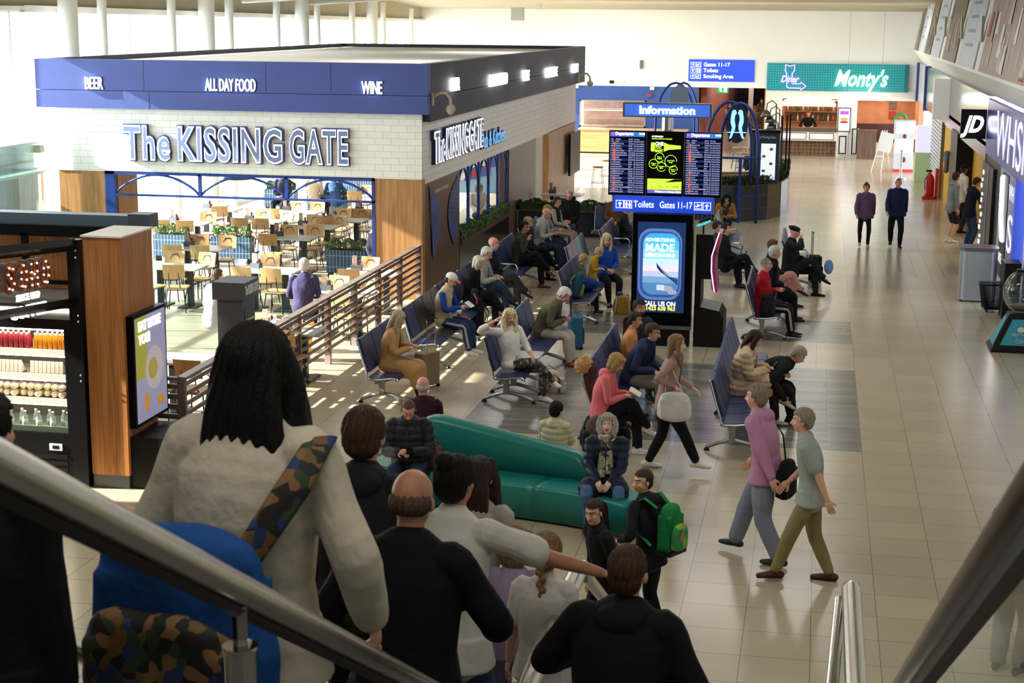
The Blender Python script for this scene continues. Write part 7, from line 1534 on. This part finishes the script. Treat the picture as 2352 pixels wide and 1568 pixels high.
pub('guest in pale lilac seated beside the right oak column of the terrace',868,600,-100,H=1.66,hair='short',hc='#b0a090',top='#9a94b8')
pub('guest with white hair in a white top seen through the arched side window',1098,495,-60,H=1.68,hair='bob',hc='#d8cdb4',top='#e4e0da')
# bar and far hall
_,i=person('guest with a pale face seated behind the curved bar wall',AY(1726,360,50.2)*V3(1,1,0),-100,H=1.7,pose='sit',hair='short',hc='#3a2a20',top='#26406a',far=True,pz=.8)
_,i=person('guest with dark hair in a dark top, nearer one behind the curved bar wall',AY(1727,380,49.4)*V3(1,1,0),60,H=1.66,pose='sit',hair='short',hc='#241a16',top='#1e2230',far=True,pz=.75)
_,i=person('bar worker in black behind the diner counter',(AY(1855,300,68.2)[0],68.3,0),-90,H=1.75,hair='short',hc='#4a2c1c',top='#17171a',bot='#17171a',far=True,hands=((-.2,.3,.2),(.2,.3,.2)))
_,i=person('distant person in a cream coat in the hall beyond, left one',(AY(1651,240,76)[0]+.5,76,0),-60,H=1.7,pose='sit',hair='short',hc='#6a4a38',top='#b8a48c',far=True,pz=.8)
_,i=person('distant person in black in the hall beyond, under the exit sign',(AY(1684,235,74)[0],74,0),90,H=1.8,hair='hood',hc='#101012',top='#121214',bot='#141416',far=True)
_,i=person('distant woman in an olive top walking in the hall beyond',(AY(1750,235,80)[0],80,0),-90,H=1.66,hair='long',hc='#2a1e1a',top='#5a5240',bot='#4a4438',far=True,pose='walk')
_,i=person('distant person in grey jeans walking behind the bird sign',(AY(1733,275,72)[0],72,0),90,H=1.72,hair='shaved',hc='#7a5a44',top='#7a6a58',bot='#4a5058',far=True,pose='walk')
# ================= BAGS AND LUGGAGE =================
def softbox(parent,name,m,w,d,h,c=(0,0,0),r=.3,wr=.006,vox=.012,taper=.85):
    V=MB(); k=10
    pts=[];rad=[]
    V.tube([V3(*c)+V3(0,0,h*r*.4),V3(*c)+V3(0,0,h*.5),V3(*c)+V3(0,0,h*(1-r*.35))],[(w/2,d/2),(w/2,d/2),(w/2*taper,d/2*taper)],16,side=(1,0,0))
    V.box(c[0]-w*.42,c[0]+w*.42,c[1]-d*.4,c[1]+d*.4,c[2]+.005,c[2]+h*.8); me=remesh(V,vox,5); displace(me,lambda q: wrinkle(q+c[0]*3,1.2)*wr); return finish(me,name,m,parent)
def backpack(label,loc,rz,m,m2,h=.45,w=.3,d=.18,tilt=0,extra=None):
    t=empty('backpack',loc,math.radians(rz),label,'backpack'); t.rotation_euler[0]=math.radians(tilt)
    softbox(t,'bag_body',m,w,d,h); softbox(t,'front_pocket',m2,w*.75,d*.45,h*.5,(0,d*.5,.02)); 
    for q in (-1,1): MB().tube([(q*w*.25,-d*.45,h*.88),(q*w*.3,-d*.75,h*.6),(q*w*.32,-d*.5,h*.15)],[(.025,.006)]*3,8,side=(1,0,0)).build('strap',m2,t,smooth=True)
    MB().tube([(-.04,-d*.2,h*.97),(0,-d*.2,h*1.05),(.04,-d*.2,h*.97)],.008,6).build('top_handle',m2,t,smooth=True)
    MB().tube([(w*.3*math.cos(a),d*.5*0+d*.42,h*.55+h*.33*math.sin(a)) for a in np.linspace(.1,PI-.1,9)],.004,5).build('zip',greym,t); return t
def suitcase(label,loc,rz,m,h=.55,w=.36,d=.23,handle=.42,soft=False,hm=None):
    t=empty('suitcase',loc,math.radians(rz),label,'suitcase')
    MB().rbox(-w/2,w/2,-d/2,d/2,.05,h,.05,4).build('case_body',m,t,smooth='auto',bevel=.02)
    MB().rbox(-w*.38,w*.38,d/2,d/2+.03,.1,h*.6,.02,3).build('front_pocket',m,t,bevel=.01)
    for q in (-1,1): MB().tube([(q*w*.25,-d*.35,h),(q*w*.25,-d*.35,h+handle)],.008,6).build('handle_rod',hm or blackm,t,smooth=True)
    MB().tube([(-w*.28,-d*.35,h+handle),(w*.28,-d*.35,h+handle)],.014,8).build('handle_grip',blackp,t,smooth=True)
    for x in (-1,1):
        for y in (-1,1): MB().lathe([(.03,-.012),(.03,.012)],(x*w*.4,y*d*.38,.03),12,'x').build('wheel',blackp,t,smooth='auto')
    return t
g0=G(985,893); suitcase('tan suitcase with a tall silver handle beside the tan coat woman',(g0[0]-.05,g0[1]+.1,0),60,fabric('#8a7862'),hm=chrome,handle=.5)
g0=G(1105,770); backpack('black upright travel bag on the floor beside the cap man',(g0[0]-.1,g0[1]+.1,0),90,fabric('#15161a'),fabric('#1c1d22'),h=.62,w=.36,d=.26)
g0=G(1325,803); suitcase('blue teal cabin bag with black handle rods beside the old man in the tweed jacket',(g0[0]-.05,g0[1]+.12,0),-75,fabric('#2d5a78'),handle=.55)
g0=G(1262,905); t=empty('canvas_bag',(g0[0],g0[1]+.15,0),math.radians(5),'open cream canvas holdall with brown straps on the grey floor','bag')
softbox(t,'bag_body',fabric('#cdc2ac'),.46,.26,.28,taper=.7); MB().tube([(-.13,-.14,.02),(-.13,-.13,.22),(-.06,-.14,.3),(.0,-.16,.12),(.06,-.14,.3),(.13,-.13,.22),(.13,-.14,.02)],[(.018,.005)]*7,8,side=(1,0,0)).build('strap',mat('tan_leather','#8a5a34',.5),t,smooth=True); MB().ell((0,.0,.27),(.14,.06,.03)).build('dark_lining',fabric('#23283a'),t,smooth=True)
MB().tube([(-.16,.02,.27),(-.05,.04,.4),(.12,.03,.3)],.008,6).build('top_handle',MATS['tan_leather'],t,smooth=True)
g0=G(1385,1035); t=empty('holdall',(g0[0],g0[1]+.2,0),math.radians(6),'large black holdall on the floor behind the grey haired woman','bag'); softbox(t,'bag_body',fabric('#141416'),.66,.36,.36,wr=.014); MB().tube([(-.2,-.12,.33),(-.05,-.16,.44),(.1,-.12,.35)],.014,6).build('top_handle',fabric('#101012'),t,smooth=True); MB().tube([(.3,0,.3),(.38,-.05,.2),(.36,-.1,.05)],.012,6).build('strap',fabric('#101012'),t,smooth=True)
g0=G(1352,1090); p=(g0[0]+.05,g0[1]+.5,0); suitcase('black cabin bag with a grey garment over it behind the grey haired woman',(p[0],p[1]-.15,0),10,fabric('#17171a'),h=.46,handle=.1); 
t=tag(finish(remesh((lambda V:(V.ell((0,0,.12),(.15,.13,.16)),V)[1])(MB()),.012,4),'folded_garment',fabric('#5a4e4c'),None),'brown grey garment draped on the cabin bag behind the sofa','clothing'); t.location=(p[0]+.02,p[1]-.2,.4); displace(t.data,lambda c: wrinkle(c)*.02)
g0=G(1378,1250); backpack('black backpack on the floor between the boots of the grey haired woman',(g0[0]-.05,g0[1]+.12,0),180,fabric('#141518'),fabric('#1b1c20'),h=.42,w=.26,d=.18)
g0=G(1262,905)
# on-bench bags
bz=.47
def onbench(fn,label,px,X,dx=0,**k): Y=YX(px,X,.6); return fn(label,(X+dx,Y,bz),**k)
backpack('teal and blue backpack with yellow straps on the seat beside the children',(RC-.02,YX(1322,RC,.6),bz),-80,fabric('#2a5a70'),fabric('#8fae3a'),h=.42,w=.3,d=.2,tilt=-15)
t=empty('shopping_bag',(G(1440,722)[0]-.1,G(1440,722)[1]+.1,0),.2,'full yellow wicker style bag with blue packets at the feet of the woman in blue','bag'); softbox(t,'bag_body',fabric('#b8903c'),.36,.24,.3); MB().rbox(-.1,.0,-.05,.05,.27,.4,.01).rbox(.02,.12,-.03,.08,.27,.36,.01).build('blue_packet',mat('packet_blue','#2a4a9c',.4),t); [MB().tube(q_,.012,6).build('strap',fabric('#d8cdb4'),t,smooth=True) for q_ in ([(-.15,-.1,.02),(-.12,-.12,.26),(-.14,-.1,.34)],[(.13,-.1,.02),(.11,-.12,.26),(.13,-.1,.34)])]
t=tag(finish(remesh((lambda V:(V.ell((0,0,.12),(.2,.16,.13)),V.ell((.1,.1,.1),(.14,.14,.1)),V)[2])(MB()),.013,4),'folded_jacket',fabric('#22408c'),None),'royal blue jacket bundled on the seat behind the yellow coat child','clothing'); t.location=(RC+.1,YX(1348,RC+.1,.6)-.1,bz); displace(t.data,lambda c: wrinkle(c)*.02)
t=empty('travel_bag',(-.72,28.1,bz),math.radians(85),'black holdall on the seat next to the man in the red jacket','bag'); t.location.y-=.3; softbox(t,'bag_body',fabric('#17181a'),.46,.28,.28,wr=.01); MB().tube([(-.12,-.12,.25),(0,-.14,.36),(.12,-.12,.25)],.012,6).build('handle',fabric('#3a4a58'),t,smooth=True)
g0=G(1873,650); suitcase('black cabin suitcase with a raised handle at the feet of the man on the phone',(g0[0]-.02,g0[1]+.15,0),-80,fabric('#15161a'),handle=.5,h=.56)
t=tag(finish(remesh((lambda V:(V.ell((0,0,.14),(.1,.05,.16)),V)[1])(MB()),.012,4),'neck_pillow',fabric('#6f8fc0'),None),'pale blue neck pillow hanging on the black suitcase','pillow'); t.location=(g0[0]+.26,g0[1]+.1,.2)
t=empty('fur_trimmed_coat',(RH-.2,20.35,0),0,'dark brown padded coat with a tan fur hood hanging over the bench end','clothing')
V=MB(); V.tube([(.0,0,1.0),(-.04,-.02,.8),(.05,-.02,.55),(.12,0,.42)],[(.14,.07),(.16,.07),(.15,.07),(.12,.06)],14,side=(0,1,0)); me=remesh(V,.012,4); displace(me,lambda c: wrinkle(c)*.018); finish(me,'coat_body',fabric('#4a3230'),t)
V=MB(); V.ell((-.1,-.03,1.02),(.12,.16,.12)); me=remesh(V,.01,2); displace(me,lambda c: wrinkle(c,5)*.03+wrinkle(c,9)*.02); finish(me,'fur_hood',hairmat('#b8925c'),t)
t=empty('water_bottle',(RC+.1,YX(1187,RC+.1,.5),.465),0,'clear plastic water bottle on the seat beside the woman in the white sweater','bottle'); MB().lathe([(.03,0),(.032,.01),(.032,.15),(.013,.19),(.013,.21)],n=14).build('bottle_body',pet,t,smooth=True); MB().lathe([(.015,.2),(.015,.225)],n=10).build('cap',cw,t)
t=tag(finish(remesh((lambda V:(V.ell((0,0,.03),(.08,.06,.035)),V.ell((.05,.02,.03),(.05,.05,.03)),V)[2])(MB()),.009,3),'food_wrapper',fabric('#d8bf7a'),None),'crumpled yellow paper wrapper on the seat beside the woman in the white sweater','wrapper'); t.location=(RC+.16,YX(1200,RC+.16,.5),.465); displace(t.data,lambda c: wrinkle(c,3)*.012)
Yr=24.05+3.5*.565
tag(MB().rbox(-.42,.0,-.2,.2,0,.012,.02).build('red_cloth',mat('red_cloth','#b82a3c',.7),loc=(XA-.0,Yr,.475)),'bright red cloth on the last seat of the fence side bench','cloth')
t=empty('paper_cup',(XA-.12,Yr+.02,.487),0,'white takeaway cup with a brown sleeve on the red cloth','cup'); MB().lathe([(.028,0),(.04,.11)],n=16).build('cup_body',cw,t,smooth='auto'); MB().lathe([(.033,.03),(.038,.08)],n=16).build('sleeve',mat('sleeve_brown','#8a5a3c',.6),t,smooth='auto'); MB().lathe([(.042,.11),(.042,.118),(.036,.125)],n=16).build('lid',cw,t,smooth='auto')
# handbag of the cap man neighbour
t=empty('rucksack',(RA+.28,YX(1092,RA+.28,.7)-.1,.66),math.radians(-80),'small black rucksack with pink straps on the lap of the white bobbed woman','backpack'); softbox(t,'bag_body',fabric('#1d1a22'),.28,.14,.2); [MB().tube(q_,.012,6).build('strap',mat('hot_pink','#e0508c',.5),t,smooth=True) for q_ in ([(-.14,0,.16),(-.2,.05,.08),(-.16,.05,-.0)],[(.14,0,.16),(.22,.05,.08),(.18,.05,0)])]
# bags on the moving figures
def worn(info,kind,label,fn): 
    root=info[0]; t=empty(kind,tuple(root.location),root.rotation_euler.z,label,'bag'); fn(t,info[4],info[3]); return t
def gb(t,s,pel):
    softbox(t,'bag_body',fabric('#1c7a42'),.3*s,.18*s,.44*s,(0,-.24*s,1.0*s),vox=.01); softbox(t,'front_pocket',multicol('pack_print',['#2a8a4c','#227a40','#7ab040','#2a8a4c','#b8703a'],14),.24*s,.09*s,.24*s,(0,-.35*s,1.03*s),vox=.01); MB().box(-.14*s,.14*s,-.34*s,-.16*s,.97*s,1.01*s).build('base_panel',blackp,t)
    for q in (-1,1): MB().tube([(q*.1*s,-.15*s,1.42*s),(q*.13*s,-.02*s,1.5*s),(q*.13*s,.12*s,1.4*s),(q*.15*s,.1*s,1.2*s),(q*.15*s,-.12*s,1.05*s)],[(.026*s,.007)]*5,8,side=(1,0,0)).build('strap',fabric('#1a7a40'),t,smooth=True)
tt=worn(i_gb,'backpack','bright green backpack with a printed pocket on the back of the boy',gb); tt['category']='backpack'
def wb(t,s,pel): softbox(t,'bag_body',fabric('#d9d4ce'),.16,.42,.3,(.3,.12,.72),vox=.012); MB().tube([(.28,.0,1.0),(.2,.02,1.3),(.16,.02,1.42),(.22,.1,1.25),(.3,.24,1.0)],[(.012,.006)]*5,6,side=(1,0,0)).build('strap',fabric('#cfc8be'),t,smooth=True)
worn(i_wb,'shoulder_bag','large white shoulder bag carried by the striding woman in pale pink',wb)
def pb(t,s,pel): softbox(t,'bag_body',fabric('#121216'),.34,.16,.36,(0,-.22,.72),vox=.012); MB().tube([(.12,-.16,1.0),(.15,-.1,1.3),(.1,.0,1.48),(-.1,.15,1.2)],[(.02,.006)]*4,6,side=(1,0,0)).build('strap',fabric('#121216'),t,smooth=True)
worn(i_pk,'waist_bag','black bag slung across the back of the person in the pink hoodie',pb)
def bb(t,s,pel):
    fl_=multicol('flower_print',['#15130f','#1d3560','#6a4c28','#2f3b22','#120f0c','#7c5a34','#16221a'],24)
    softbox(t,'bag_body',fabric('#1d4d8c'),.62,.22,.66,(-.04,-.3,.78),vox=.014,wr=.03); softbox(t,'flower_panel',fl_,.58,.12,.46,(-.04,-.41,.76),vox=.014,wr=.03)
    MB().tube([(-.02,-.33,1.15),(.14,-.26,1.35),(.25,-.15,1.56),(.25,.02,1.66),(.1,.2,1.45)],[(.05,.008)]*5,8,side=(.7,.7,0)).build('strap',fl_,t,smooth=True)
worn(i_bk,'shoulder_bag','blue bag with a floral panel and strap carried by the woman with long black hair',bb)
def wp(t,s,pel): MB().tube([(-.08,-.22,.95),(.06,-.19,1.2),(.12,-.1,1.48),(.14,.05,1.5),(.1,.15,1.3)],[(.016,.006)]*5,6,side=(1,0,0)).build('strap',MATS['tan_leather'],t,smooth=True)
# small things
t=empty('maroon_handbag',(G(965,1110,.4)[0],17.3,.40),0,'maroon leather handbag on the teal sofa beside the man in the padded jacket','bag'); t.name='handbag'; softbox(t,'bag_body',mat('maroon_leather','#5a2226',.4),.26,.16,.26); MB().tube([(-.08,0,.24),(-.05,0,.38),(.05,0,.38),(.08,0,.24)],.01,6).build('handle',MATS['maroon_leather'],t,smooth=True)

t=empty('caution_sign',(-7.95,YX(700,-7.95,.4),0),math.radians(80),'bright yellow folding floor sign behind the fence slats','sign'); ym=mat('caution_yellow','#f0c020',.5); 
for q in (-1,1): MB().prism([(-.15,0),(.15,0),(.11,.62),(-.11,.62)],-.01,.01,'y').build('board',ym,t).rotation_euler=(q*.18,0,0)
t=tag(finish(remesh((lambda V:(V.ell((0,0,.05),(.2,.14,.1)),V.ell((.1,.05,.1),(.12,.12,.1)),V)[2])(MB()),.014,4),'patterned_jacket',multicol('print_coat',['#23252e','#8f93a8','#3a3c48','#c8cad4'],24),None),'dark patterned jacket bundled on the table beside the man in purple','clothing'); _g=G(640,757,.76); t.location=(_g[0],_g[1]+.1,.76); displace(t.data,lambda c: wrinkle(c,1.5)*.03)
t=tag(finish(remesh((lambda V:(V.tube([(0,0,.0),(0,0,.5)],[(.16,.06),(.2,.08)],12),V)[1])(MB()),.014,3),'hanging_hoodie',fabric('#6a7078'),None),'grey hooded top hanging at the yellow shop entrance','clothing'); t.location=tuple(AX(2173,392,3.72)); displace(t.data,lambda c: wrinkle(c,1.5)*.03)
bpy.data.scenes.remove(TMP)
